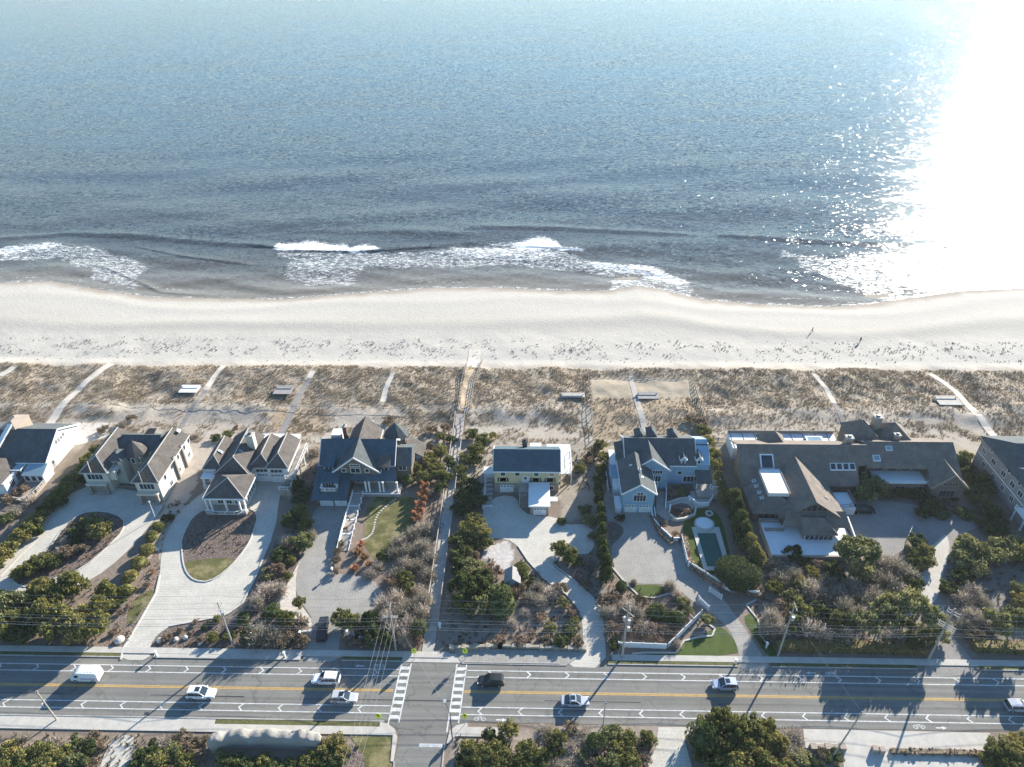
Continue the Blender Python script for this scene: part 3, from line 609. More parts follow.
# ------------------------------------------------------------------ house kit (world metres; every wall stands on the ground)
class House:
    def __init__(s, name, x, y, label, cat, z=0):
        s.r = root(name, (x, y, z), label, cat); s.w = MB(); s.tr = MB()
    def walls(s, x0, x1, y0, y1, z0, ze, m, gable=None, zr=None, rx=None):   # gable: 'y' = gable ends face -y/+y, 'x' = ends face -x/+x
        s.w.box(x0, x1, y0, y1, z0, ze, m)
        if gable == 'y':
            rx = (x0+x1)/2 if rx is None else rx
            s.w.mesh([(x0,y0,ze),(x1,y0,ze),(rx,y0,zr),(x0,y1,ze),(x1,y1,ze),(rx,y1,zr)], [(0,1,2),(5,4,3),(1,4,5,2),(3,0,2,5)], m)
        if gable == 'x':
            ry = (y0+y1)/2 if rx is None else rx
            s.w.mesh([(x0,y0,ze),(x0,y1,ze),(x0,ry,zr),(x1,y0,ze),(x1,y1,ze),(x1,ry,zr)], [(0,2,1),(3,4,5),(0,3,5,2),(1,2,5,4)], m)
    def gable(s, x0, x1, y0, y1, ze, zr, m, axis='x', o=0.45, t=0.22, ridge=None, name='roof', trim=m_white):
        mb = MB(); T = MB()
        if axis == 'x':                                   # ridge runs along x
            ry = (y0+y1)/2 if ridge is None else ridge
            for ye, sg in ((y0, -1), (y1, 1)):
                sl_ = (zr-ze)/abs(ry-ye); a = [(x0-o, ye+sg*o, ze-sl_*o), (x1+o, ye+sg*o, ze-sl_*o), (x1+o, ry, zr), (x0-o, ry, zr)]
                top = [(p[0], p[1], p[2]+t) for p in a]
                mb.mesh(a+top, [(3,2,1,0),(4,5,6,7),(0,1,5,4),(1,2,6,5),(2,3,7,6),(3,0,4,7)], m)
                for xx in (x0-o-.06, x1+o+.06): T.bar((xx, ye+sg*o, ze-sl_*o+t/2), (xx, ry, zr+t/2), 0.12, 0.34, trim)
                if sg < 0: T.bar((x0-o, ye+sg*(o+.06), ze-sl_*o+t/2-.03), (x1+o, ye+sg*(o+.06), ze-sl_*o+t/2-.03), 0.12, 0.26, trim)
        else:
            rx = (x0+x1)/2 if ridge is None else ridge
            for xe, sg in ((x0, -1), (x1, 1)):
                sl_ = (zr-ze)/abs(rx-xe); a = [(xe+sg*o, y0-o, ze-sl_*o), (xe+sg*o, y1+o, ze-sl_*o), (rx, y1+o, zr), (rx, y0-o, zr)]
                top = [(p[0], p[1], p[2]+t) for p in a]
                mb.mesh(a+top, [(3,2,1,0),(4,5,6,7),(0,1,5,4),(1,2,6,5),(2,3,7,6),(3,0,4,7)], m)
                T.bar((xe+sg*o, y0-o-.06, ze-sl_*o+t/2), (rx, y0-o-.06, zr+t/2), 0.12, 0.34, trim)
                T.bar((xe+sg*(o+.06), y0-o, ze-sl_*o+t/2), (xe+sg*(o+.06), y1+o, ze-sl_*o+t/2), 0.12, 0.24, trim)
        mb.build(name, s.r); 
        if trim: T.build('fascia', s.r)
    def hip(s, x0, x1, y0, y1, ze, zr, m, axis='y', inset=None, o=0.45, t=0.2, inb=None, name='roof', trim=None, rz=None):
        x0 -= o; x1 += o; y0 -= o; y1 += o
        cx, cy = (x0+x1)/2, (y0+y1)/2
        if axis == 'y': i0 = inset if inset is not None else (x1-x0)/2; i1 = inb if inb is not None else i0; r0, r1 = (cx, y0+i0), (cx, y1-i1)
        else: i0 = inset if inset is not None else (y1-y0)/2; i1 = inb if inb is not None else i0; r0, r1 = (x0+i0, cy), (x1-i1, cy)
        v = [(x0,y0,ze-t),(x1,y0,ze-t),(x1,y1,ze-t),(x0,y1,ze-t),(x0,y0,ze),(x1,y0,ze),(x1,y1,ze),(x0,y1,ze),(*r0,zr),(*r1,zr)]
        mb = MB(); f = [(3,2,1,0),(0,1,5,4),(1,2,6,5),(2,3,7,6),(3,0,4,7)]
        if axis == 'y': f += [(4,5,8),(5,6,9,8),(6,7,9),(7,4,8,9)]
        else: f += [(4,5,9,8),(5,6,9),(6,7,8,9),(7,4,8)]
        mb.mesh(v, f, m); mb.build(name, s.r)
        if trim:
            T = MB()
            for a, b_ in ((4,5),(5,6),(7,4)):
                A, B_ = Vector(v[a]), Vector(v[b_]); d = (B_-A).normalized(); n_ = Vector((d.y, -d.x, 0))*.07; T.bar(A+n_-Vector((0,0,.12)), B_+n_-Vector((0,0,.12)), .12, .24, trim)
            for a, b_ in ((4,8),(5,8)) if axis == 'y' else ((4,8),(5,9)): T.bar(Vector(v[a])+Vector((0,0,.02)), Vector(v[b_])+Vector((0,0,.02)), .18, .08, m_border)
            T.bar(Vector(v[8])+Vector((0,0,.03)), Vector(v[9])+Vector((0,0,.03)), .2, .1, m_border)
            T.build('fascia', s.r)
    def slab(s, quad, m, t=0.2, name='roof'):
        mb = MB(); lo = [(p[0], p[1], p[2]-t) for p in quad]
        n = len(quad); mb.mesh(lo+list(quad), [tuple(range(n-1, -1, -1)), tuple(range(n, 2*n))]+[(i, (i+1) % n, n+(i+1) % n, n+i) for i in range(n)], m); return mb.build(name, s.r)
    def cone(s, cx, cy, r, z0, z1, m, n=8, name='turret_roof', rt=0.0):
        mb = MB(); v = [(cx+r*math.cos(2*math.pi*(k+.5)/n), cy+r*math.sin(2*math.pi*(k+.5)/n), z0) for k in range(n)]+[(cx, cy, z1)]
        mb.mesh(v, [(k, (k+1) % n, n) for k in range(n)]+[tuple(range(n-1, -1, -1))], m); return mb.build(name, s.r)
    def drum(s, cx, cy, r, z0, z1, m, n=8):
        s.w.prism([(cx+r*math.cos(2*math.pi*(k+.5)/n), cy+r*math.sin(2*math.pi*(k+.5)/n)) for k in range(n)], z0, z1, m)
    def window(s, x, y, z, wd, h, face='-y', mull=1, fm=m_white, name='window'):   # centre of the bottom edge, on a wall face
        f = MB(); p = MB(); d = 0.07; e = 0.11
        def bx(mb, a0, a1, b0, b1, dd, m):
            if face == '-y': mb.box(x+a0, x+a1, y-dd, y, z+b0, z+b1, m)
            elif face == '+x': mb.box(x, x+dd, y+a0, y+a1, z+b0, z+b1, m)
            else: mb.box(x-dd, x, y+a0, y+a1, z+b0, z+b1, m)
        bx(p, -wd/2, wd/2, 0, h, 0.035, m_glass)
        for a0, a1, b0, b1 in ((-wd/2-e, wd/2+e, -e, 0), (-wd/2-e, wd/2+e, h, h+e), (-wd/2-e, -wd/2, 0, h), (wd/2, wd/2+e, 0, h)): bx(f, a0, a1, b0, b1, d, fm)
        for k in range(mull): a = -wd/2+wd*(k+1)/(mull+1); bx(f, a-.04, a+.04, 0, h, .055, fm)
        o = f.build(name, s.r); q = p.build('pane', s.r); q.parent = o; return o
    def door(s, x, y, z, wd, h, face='-y', m=m_white, name='door', garage=False):
        f = MB(); fr = MB(); hd = MB()
        def bx(mb, a0, a1, b0, b1, d0, d1, mm):
            if face == '-y': mb.box(x+a0, x+a1, y-d1, y-d0, z+b0, z+b1, mm)
            elif face == '+x': mb.box(x+d0, x+d1, y+a0, y+a1, z+b0, z+b1, mm)
            else: mb.box(x-d1, x-d0, y+a0, y+a1, z+b0, z+b1, mm)
        bx(f, -wd/2, wd/2, 0, h, 0, 0.06, m)
        if garage:
            for k in range(1, 4): bx(f, -wd/2, wd/2, h*k/4-.015, h*k/4+.015, .06, .075, m_kerb)
            for k in range(4): a = -wd/2+wd*(k+.5)/4; bx(fr, a-wd*.09, a+wd*.09, h*.80, h*.93, .062, .08, m_glass)
        else: bx(fr, -wd*.28, wd*.28, h*.55, h*.88, .062, .08, m_glass)
        o = f.build('garage_door' if garage else name, s.r); q = fr.build('pane', s.r); q.parent = o
        bx(hd, -.1, .1, h*.42, h*.46, .06, .12, m_dark); q = hd.build('handle', s.r); q.parent = o; return o
    def skylight(s, x, y, z, wd, ln, slope=(0, 0), m=m_glassl):
        f = MB(); hx, hy = wd/2, ln/2
        v = [(x+a, y+b_, z+a*slope[0]+b_*slope[1]+c) for c in (-.12, .14) for a, b_ in ((-hx, -hy), (hx, -hy), (hx, hy), (-hx, hy))]
        f.mesh(v, [(3,2,1,0),(4,5,6,7),(0,1,5,4),(1,2,6,5),(2,3,7,6),(3,0,4,7)], m_white)
        o = f.build('skylight', s.r); g = MB(); g.poly([(x+a*.8, y+b_*.8, z+a*.8*slope[0]+b_*.8*slope[1]+.16) for a, b_ in ((-hx, -hy), (hx, -hy), (hx, hy), (-hx, hy))], m)
        q = g.build('pane', s.r); q.parent = o
    def chimney(s, x, y, wx, wy, z0, z1, m, cap=m_border):
        mb = MB(); mb.box(x-wx/2, x+wx/2, y-wy/2, y+wy/2, z0, z1, m); o = mb.build('chimney', s.r)
        c_ = MB(); c_.box(x-wx/2-.12, x+wx/2+.12, y-wy/2-.12, y+wy/2+.12, z1+.003, z1+.18, cap); c_.box(x-wx/5, x+wx/5, y-wy/5, y+wy/5, z1+.18, z1+.5, m_dark)
        q = c_.build('chimney_cap', s.r); q.parent = o
    def rail(s, pts, z, h=1.0, m=m_white, name='railing', step=0.5, posts=True):
        mb = MB()
        for i in range(len(pts)-1):
            a, b_ = Vector((*pts[i], 0)), Vector((*pts[i+1], 0)); L_ = (b_-a).length
            mb.bar((a.x, a.y, z+h), (b_.x, b_.y, z+h), .12, .09, m); mb.bar((a.x, a.y, z+.12), (b_.x, b_.y, z+.12), .06, .07, m)
            n = max(1, int(L_/step))
            for k in range(n+1):
                p = a.lerp(b_, k/n); wd = .14 if k in (0, n) or k % 4 == 0 else .05; mb.bar((p.x, p.y, z), (p.x, p.y, z+h), wd, wd, m)
        return mb.build(name, s.r)
    def post(s, x, y, z0, z1, wd=.3, m=m_white, name='column'):
        mb = MB(); mb.box(x-wd/2, x+wd/2, y-wd/2, y+wd/2, z0, z1, m); mb.box(x-wd*.7, x+wd*.7, y-wd*.7, y+wd*.7, z0+.003, z0+.25, m); mb.box(x-wd*.7, x+wd*.7, y-wd*.7, y+wd*.7, z1-.22, z1-.003, m); return mb.build(name, s.r)
    def deck(s, x0, x1, y0, y1, z0, z1, m=m_deck, name='deck'):
        mb = MB(); mb.box(x0, x1, y0, y1, z0, z1, m); return mb.build(name, s.r)
    def done(s): s.w.build('wall', s.r)

# ---- far left white house
h = House('beach_house', -120, 128, 'white house with tall sunlit gable end at the left edge', 'house')
h.walls(-135, -112, 124, 138.5, 0, 3.4, m_w_white, 'x', 7.4, 131.2)
h.gable(-135, -112, 124, 138.5, 3.4, 7.4, m_roof_dk, 'x', ridge=131.2, o=.3)
for y, z, wd, hh in ((131.2, 5.3, 1.2, .5), (129.6, 4.3, .7, 1.2), (130.6, 4.3, .7, 1.2), (131.6, 4.3, .7, 1.2), (132.6, 4.3, .7, 1.2)): h.window(-112, y, z, wd, hh, '+x', 1, name='window')
h.door(-112, 126.2, 0, 1.1, 2.2, '+x', m_w_grey)
h.walls(-124.6, -121.6, 131, 136.5, 3, 8.0, m_w_tan); h.hip(-125, -121.2, 130.6, 136, 8.0, 8.9, m_w_tan, 'y', o=.1, name='brick_cap')
h.slab([(-125.0, 124.5, 4.6), (-124.0, 124.5, 4.6), (-121.8, 131, 9.2), (-122.8, 131, 9.2)], m_white, .5, 'white_valley_wall')
h.walls(-132, -117.4, 116.8, 124, 0, 3.0, m_w_white); h.hip(-134, -118.4, 116.8, 126.5, 3.0, 5.8, m_roof_br, 'x')
h.window(-120.4, 116.8, .9, 1.6, 1.5, '-y', 1); h.window(-117.4, 119, .6, 1.4, 1.8, '+x', 2); h.window(-117.4, 121.4, .6, 1.4, 1.8, '+x', 2)
h.deck(-118.6, -116.2, 121.2, 124.6, 2.9, 3.2, m_glassl, 'sunroom_roof'); h.rail([(-118.6, 121.2), (-116.2, 121.2), (-116.2, 124.6)], 3.2, .15, step=.8, name='sunroom_glazing_bar')
h.walls(-115.6, -111.0, 120.6, 124, 0, 2.4, m_w_white); h.slab([(-115.8, 120.3, 2.5), (-110.8, 120.3, 2.5), (-111.3, 124.0, 3.4), (-115.8, 124.0, 3.4)], m_glassl, .15, 'glazed_porch_roof')
for x in (-114.8, -113.3, -111.8): h.window(x, 120.6, .8, 1.0, 1.3, '-y', 0)
h.deck(-116, -110.8, 114.6, 120.6, 0, .5, m_w_tan, 'terrace'); h.rail([(-115.9, 114.8), (-112.4, 114.2), (-111.0, 117), (-111.0, 120.2)], .5, .8, m_border, 'terrace_wall', .3)
h.done()

# ---- turreted stucco house round a court
h = House('courtyard_house', -90, 124, 'cream house with two hipped wings and a pointed turret in its court', 'house')
h.walls(-86.1, -80.9, 115, 131, 0, 6, m_w_cream); h.hip(-86.1, -80.9, 115, 131, 6.0, 8.6, m_roof_br, 'y', inset=3.2, inb=.6, trim=m_border)
h.walls(-99.2, -93.8, 118, 131, 0, 6, m_w_cream); h.hip(-99.2, -93.8, 118, 131, 6.0, 8.6, m_roof_br, 'y', inset=3.0, inb=.6, trim=m_border)
h.walls(-94, -86, 125.8, 131.4, 0, 6, m_w_cream); h.hip(-94.4, -85.6, 125.8, 131.4, 6.0, 8.2, m_roof_dk, 'x', inset=.2)
h.slab([(-91.6, 125.4, 6.0), (-88.2, 126.4, 6.0), (-87.6, 131.2, 8.1), (-89.4, 131.2, 8.1)], m_roof_br, .2)
h.drum(-90.0, 124.6, 2.1, 0, 6.6, m_stone); h.cone(-90.0, 124.6, 2.7, 6.6, 9.6, m_roof_br)
for a in (-1.1, 0, 1.1): h.window(-90+a, 122.62+abs(a)*.32, 4.6, .7, 1.3, '-y', 0)
h.door(-89.2, 122.7, 0, 1.0, 2.2, '-y', m_dark)
h.walls(-94.2, -91.6, 120.8, 124.4, 0, 7.0, m_w_cream); h.hip(-94.2, -91.6, 120.8, 124.4, 7.0, 8.4, m_roof_dk, 'y', o=.3); h.window(-92.9, 120.8, 5.2, .9, 1.3, '-y', 1)
h.walls(-93.8, -92.2, 118.4, 121, 3.2, 5.6, m_w_cream); h.window(-92.2, 119.6, 3.8, 1.4, 1.2, '+x', 1)
h.window(-96.7, 118, 3.7, 3.4, 1.5, '-y', 3); h.window(-83.6, 115, 3.7, 3.2, 1.5, '-y', 3)
h.deck(-98.9, -94.2, 116.9, 118, 2.7, 3.1, m_w_cream, 'canopy'); h.deck(-85.9, -81.2, 113.9, 115, 2.7, 3.1, m_w_cream, 'canopy')
for x in (-98.4, -94.5): h.post(x, 117.2, 0, 2.7, .5, m_stone)
for x in (-85.4, -81.6): h.post(x, 114.2, 0, 2.7, .5, m_stone)
h.door(-96.6, 118, 0, 4.0, 2.4, '-y', m_w_tan, garage=True); h.door(-83.5, 115, 0, 3.8, 2.4, '-y', m_w_tan, garage=True)
for y in (118, 121.5, 125, 128.5, 131): h.window(-80.9, y, 3.9, .9, 1.2, '+x', 0)
for y in (119.5, 124, 129.5): h.window(-80.9, y, .9, 1.1, 1.2, '+x', 1)
for y in (122.8, 127): h.chimney(-80.6, y, .45, .5, 0, 6.1, m_wood)
h.skylight(-82.0, 130.4, 8.0, .5, .9, (-.75, 0), m_white)
for x, y in ((-96.9, 116.4), (-84.0, 113.3)):
    mb = MB(); mb.bar((x-.9, y+2.6, 8.0), (x+.5, y+.6, 6.4), .12, .9, m_w_cream); mb.build('roof_fin', h.r)
h.walls(-99, -90, 131.2, 135, 0, 3.0, m_w_tan); h.hip(-98, -91, 131.4, 135.5, 3, 4.4, m_roof_br, 'x', o=.2)
h.rail([(-93.6, 119.2), (-86.4, 118.9)], 0, .5, m_stone, 'court_wall', .4)
h.done()

# ---- low hip-roofed house with columned pavilion
h = House('hip_roof_house', -63, 121, 'low house with stepped brown hip roofs and a white columned pavilion', 'house')
W_ = m_w_white
h.walls(-73.2, -69.6, 121.4, 130.5, 0, 4.5, W_); h.hip(-73.2, -69.6, 121.4, 130.5, 4.5, 6.6, m_roof_br, 'y', inset=2.4, inb=.5, trim=m_border)
h.walls(-69.6, -62.8, 119.4, 132.5, 0, 4.5, W_); h.hip(-69.9, -62.6, 119.4, 132.5, 4.5, 7.4, m_roof_br, 'y', inset=2.9, inb=.5, trim=m_border)
h.walls(-62.8, -54.6, 122.0, 131.5, 0, 4.5, W_); h.hip(-62.8, -58.6, 122.0, 131.5, 4.5, 6.7, m_roof_br, 'y', inset=2.4, inb=.5, trim=m_border); h.hip(-59.0, -54.6, 121.8, 131.5, 4.55, 6.9, m_roof_br, 'y', inset=2.6, inb=.5, trim=m_border)
h.deck(-66, -54.4, 131.6, 133.4, 4.6, 5.0, m_white, 'rear_parapet')
h.chimney(-64.0, 127.6, 1.7, 1.5, 0, 9.2, m_w_cream)
for i, (x, y) in enumerate(((-65.2, 124.6), (-65.5, 123.5))): h.skylight(x, y, 6.5, 1.8, .75, (-.72, 0))
h.skylight(-70.6, 125.2, 6.1, .8, .6, (-.8, 0))
h.hip(-69.4, -61.2, 111.8, 119.0, 4.5, 7.0, m_roof_br, 'x', inset=4.6, trim=m_white)
h.walls(-69.0, -61.6, 113.4, 119.4, 0, 4.3, m_w_cream)
h.deck(-69.9, -61.0, 110.9, 113.6, 0, .7, m_deck, 'porch_floor'); h.deck(-69.6, -61.2, 111.6, 112.0, 3.8, 4.3, m_white, 'beam')
for x in (-69.6, -68.6, -65.4, -62.4, -61.3): h.post(x, 111.7, .7, 3.8, .34)
h.rail([(-69.8, 111.0), (-67.4, 110.4), (-62.9, 110.4), (-61.2, 111.2)], .7, .9)
for x in (-67.3, -65.4, -63.5): h.window(x, 113.4, 1.2, 1.1, 1.9, '-y', 1)
for y in (112.9, 114.2, 115.5, 116.8, 118.0): h.window(-61.6, y+.3, 1.3, .75, 1.6, '+x', 0)
h.post(-73.2, 119.4, 0, 3.4, .4); h.post(-71.2, 119.4, 0, 3.4, .4); h.deck(-73.6, -70.6, 119.0, 121.4, 3.2, 3.5, m_white, 'side_porch_roof'); h.rail([(-73.5, 119.1), (-70.7, 119.1)], 0.2, 1.0); h.window(-71.6, 121.4, 1.0, 1.6, 1.6, '-y', 1)
h.door(-60.8, 122.0, 0, 2.7, 2.3, '-y', garage=True); h.door(-57.2, 121.8, 0, 2.9, 2.3, '-y', garage=True)
h.window(-60.6, 122.0, 2.9, 2.6, .8, '-y', 2); h.window(-57.2, 121.8, 2.9, 2.6, .8, '-y', 2)
h.deck(-54.6, -52.6, 119.5, 131.5, 2.6, 2.9, m_deck, 'side_balcony'); h.rail([(-54.6, 119.6), (-52.7, 119.6), (-52.7, 131.4)], 2.9, 1.0)
for y in (121, 124.5, 128, 131): h.post(-52.8, y, 0, 2.6, .25)
h.deck(-55.6, -53.0, 117.4, 119.5, 0, 1.5, m_stone, 'stair_base'); h.rail([(-55.6, 117.5), (-53.1, 117.5), (-53.1, 119.5)], 1.5, .9)
mb = MB()
for k in range(8): mb.box(-54.6+.02, -53.3, 119.5+k*.3, 119.8+k*.3, 1.5+k*.14, 1.62+k*.14, m_deck)
mb.build('stair', h.r)
for y in (123.5, 126.5, 129.5): h.window(-54.6, y, 1.0, 1.1, 1.3, '+x', 1); h.window(-54.6, y+.2, 3.2, 1.0, .9, '+x', 0)
h.done()

# ---- shingle house with one great front gable
h = House('gabled_house', -38, 123, 'dark shingled house with a great front gable and a rear turret', 'house')
K = m_roof_bl
h.walls(-46.5, -30.3, 121.9, 130.6, 0, 5.6, m_w_cedar, 'x', 9.2, 126.2); h.gable(-46.5, -30.3, 121.9, 130.6, 5.6, 9.2, K, 'x', ridge=126.2)
h.walls(-43.0, -33.2, 119.6, 126.0, 3.4, 5.3, m_w_cedar, 'y', 9.3, -38.3); h.gable(-43.0, -33.2, 119.8, 126.2, 5.5, 9.4, m_roof_dk, 'y', ridge=-38.3, o=.5)
h.slab([(-47.2, 113.2, 2.7), (-39.4, 113.2, 2.7), (-39.4, 121.9, 5.6), (-47.2, 121.9, 5.6)], K, .25)
h.slab([(-39.4, 118.2, 4.0), (-28.9, 118.2, 4.0), (-30.0, 121.9, 5.6), (-39.4, 121.9, 5.6)], K, .25)
h.walls(-46.4, -39.6, 114.2, 121.9, 0, 2.6, m_w_cedar)
h.door(-44.2, 114.2, 0, 2.9, 2.2, '-y', garage=True); h.door(-41.0, 114.2, 0, 2.7, 2.2, '-y', garage=True)
h.walls(-39.4, -29.8, 120.4, 121.9, 0, 3.9, m_w_tan)
h.deck(-39.4, -28.4, 117.2, 120.4, 0, 1.1, m_deck, 'porch_floor'); mbx = MB(); mbx.box(-39.4, -28.4, 117.06, 117.18, .85, 1.15, m_white); mbx.build('porch_edge', h.r)
for x in (-36.0, -35.2, -32.9, -32.1, -29.0): h.post(x, 117.8, 1.1, 3.9, .3)
h.window(-37.9, 120.4, 1.5, 1.6, 1.6, '-y', 1); h.window(-34.0, 120.4, 1.8, 1.4, 1.3, '-y', 1); h.window(-31.0, 120.4, 1.8, 1.4, 1.3, '-y', 1); h.door(-36.2, 120.4, 1.1, 1.0, 2.1, '-y', m_brick)
h.window(-38.3, 119.6, 5.0, 2.0, 1.3, '-y', 1); h.window(-38.3, 119.6, 6.9, 2.0, .5, '-y', 2); h.window(-40.9, 119.6, 5.2, .8, .9, '-y', 0); h.window(-35.7, 119.6, 5.2, .8, .9, '-y', 0)
h.walls(-45.7, -43.5, 120.6, 122.6, 4.6, 6.1, m_w_cedar); h.slab([(-46.0, 120.2, 6.1), (-43.2, 120.2, 6.1), (-43.2, 123.4, 7.0), (-46.0, 123.4, 7.0)], K, .2, 'dormer_roof'); h.window(-44.6, 120.6, 4.9, 1.7, 1.0, '-y', 1)
h.walls(-33.4, -31.0, 120.6, 122.6, 4.6, 6.1, m_w_cedar); h.slab([(-33.7, 120.2, 6.1), (-30.7, 120.2, 6.1), (-30.7, 123.4, 7.1), (-33.7, 123.4, 7.1)], m_roof_br, .2, 'dormer_roof'); h.window(-32.1, 120.6, 4.9, 1.8, 1.0, '-y', 1)
# inset balcony in the long front roof
h.walls(-45.2, -41.9, 116.6, 119, 2.9, 5.0, m_w_cedar); h.deck(-45.3, -41.8, 115.0, 116.6, 3.4, 3.6, m_deck, 'balcony'); h.rail([(-45.3, 116.6), (-45.3, 115.0), (-41.8, 115.0), (-41.8, 116.6)], 3.6, .9, step=.25)
h.slab([(-45.6, 115.9, 5.1), (-41.5, 115.9, 5.1), (-41.5, 119.6, 5.3), (-45.6, 119.6, 5.3)], K, .15, 'balcony_roof'); h.window(-43.6, 116.6, 3.5, 1.8, 1.3, '-y', 2)
for x in (-45.1, -42.0): h.post(x, 116.0, 3.6, 5.0, .2)
h.walls(-30.3, -26.4, 122.6, 129.4, 0, 5.0, m_w_cedar); h.hip(-30.8, -26.6, 122.6, 129.4, 5.0, 7.2, m_roof_dk, 'x', inset=.3); h.window(-28.4, 122.6, 3.3, 1.7, 1.2, '-y', 1); h.window(-27.8, 122.6, .9, 1.4, 1.4, '-y', 1)
h.drum(-31.1, 132.0, 2.4, 0, 6.4, m_w_cedar); h.cone(-31.1, 132.0, 3.1, 6.3, 9.8, m_roof_dk)
h.walls(-42.0, -35.2, 130.6, 135, 0, 5.0, m_w_cedar, 'y', 7.8); h.gable(-42.0, -35.2, 126.6, 135, 5.2, 8.9, m_roof_br, 'y', o=.3)
h.chimney(-43.0, 131.6, .9, .9, 0, 8.8, m_brick); h.deck(-46.4, -43.8, 131, 133.6, 0, 6.6, m_w_white, 'rear_bay')
h.walls(-28.2, -24.8, 129, 133.4, 0, 2.2, m_w_white); h.slab([(-28.4, 128.6, 4.6), (-24.4, 128.6, 2.2), (-24.4, 133.6, 2.2), (-28.4, 133.6, 4.6)], m_roof_br, .15)
h.done()
# raised front walk of the gabled house
t = root('entry_ramp', (-37.3, 109, 0), 'long raised timber walk with white rail leading up to the shingled porch', 'ramp')
mb = MB(); yy = [117.1, 113, 109, 105.4, 103.6, 101.0]; zz = [1.1, 1.0, .85, .7, .4, .1]
for i in range(5): mb.mesh([(-38.9, yy[i], zz[i]-.15), (-36.7, yy[i], zz[i]-.15), (-36.7, yy[i+1], zz[i+1]-.15), (-38.9, yy[i+1], zz[i+1]-.15), (-38.9, yy[i], zz[i]), (-36.7, yy[i], zz[i]), (-36.7, yy[i+1], zz[i+1]), (-38.9, yy[i+1], zz[i+1])], [(4,7,6,5),(0,1,2,3),(0,3,7,4),(1,5,6,2),(0,4,5,1),(3,2,6,7)], m_deck)
mb.build('walkway_floor', t)
for x, nm in ((-38.95, 0), (-36.65, 1)):
    mb = MB()
    for i in range(5):
        if nm == 0: mb.bar((x, yy[i], zz[i]+.45), (x, yy[i+1], zz[i+1]+.45), .08, .95, m_white)
        else: mb.bar((x, yy[i], zz[i]+.12), (x, yy[i+1], zz[i+1]+.12), .12, .12, m_white)
    y = 117
    while y > 101: 
        z_ = np.interp(-y, [-a for a in yy], zz); mb.bar((x, y, 0), (x, y, z_+(1.0 if nm == 0 else .8)), .2, .2, m_white); y -= 2.0
    mb.build('railing', t)
mb = MB()
for y in (113.2, 109.2, 105.2): 
    z_ = np.interp(-y, [-a for a in yy], zz); mb.box(-38.8, -36.8, y-.15, y+.15, z_+.004, z_+.03, m_white)
mb.build('cross_strip', t)

# ---- plain two-storey yellow house
h = House('yellow_house', 0, 123, 'plain two-storey yellow house with a straight dark blue roof', 'house')
h.walls(-7.3, 7.1, 119.6, 128, 0, 5.9, m_w_yel, 'x', 8.5, 123.8); h.gable(-7.3, 7.1, 119.6, 128, 5.9, 8.5, m_roof_bl, 'x', o=.25, ridge=123.8)
for x in (-5.4, -2.2, 2.0, 5.4): h.window(x, 119.6, 4.55, 1.0, .95, '-y', 0)
for x in (-5.4, 1.9, 5.1): h.window(x, 119.6, 2.9, 1.5, .9, '-y', 1); h.window(x, 119.6, 2.9, 2.2, .9, '-y', 1, m_dark, 'shutter')
h.walls(-7.1, 7.0, 119.2, 119.6, 0, 2.3, m_w_tan)
h.door(-4.6, 119.2, 0, 3.0, 2.1, '-y', garage=True); h.door(-.4, 119.55, 2.4, 1.1, 2.1, '-y'); h.window(5.3, 119.2, .9, 1.2, 1.0, '-y', 0)
for x in (-1.15, .35): h.post(x, 119.4, 2.3, 4.7, .18)
h.walls(.7, 4.6, 112.0, 119.2, 0, 2.6, m_w_tan); h.slab([(.3, 111.6, 2.95), (5.0, 111.6, 2.95), (5.0, 119.2, 3.05), (.3, 119.2, 3.05)], m_flatw, .3, 'garage_roof'); h.door(2.75, 112.0, 0, 2.7, 2.1, '-y', garage=True)
h.rail([(.4, 117.5), (.4, 118.9), (-1.9, 118.9)], 2.3, .9, m_metal); h.deck(-1.9, .7, 117.0, 119.2, 2.0, 2.3, m_deck, 'landing')
mb = MB()
for k in range(9): mb.box(-1.6, .3, 117.0-(k+1)*.32, 117.0-k*.32, 1.9-k*.21-.12, 1.9-k*.21, m_stone)
mb.build('stair', h.r); h.rail([(-1.7, 117), (-1.7, 114.1)], .9, .9, m_metal)
h.deck(7.3, 10.2, 122.2, 130.4, 2.8, 3.0, m_flatw, 'side_deck'); h.rail([(7.5, 122.3), (10.1, 122.3), (10.1, 130.3)], 3.0, .9)
for x, y in ((7.6, 122.4), (10.0, 122.4), (10.0, 126), (10.0, 130.2)): h.post(x, y, 0, 2.8, .2)
h.deck(5.0, 6.7, 114.8, 116.2, 1.2, 1.5, m_flatw, 'side_landing')
h.chimney(-.6, 127.0, 1.1, .9, 0, 8.5, m_roof_dk, m_dark); h.deck(.6, 3.2, 128.2, 130.0, 0, 5.6, m_w_white, 'rear_bay'); h.deck(4.6, 10.2, 130.4, 133.0, 2.6, 2.8, m_flatw, 'rear_deck')
h.done()
t = root('side_steps', (-8.6, 121, 0), 'white framed side steps and walk left of the yellow house', 'steps')
mb = MB(); mb.box(-9.8, -9.3, 113.5, 123.5, 0, .25, m_white); mb.box(-10, -7.6, 123.5, 126, 0, 1.6, m_w_white); mb.box(-10.0, -7.6, 114.2, 114.6, 0, .4, m_white)
for k in range(6): mb.box(-9.3, -7.8, 115+k*1.4, 116+k*1.4, 0, .12+k*.1, m_deck)
mb.build('steps', t)

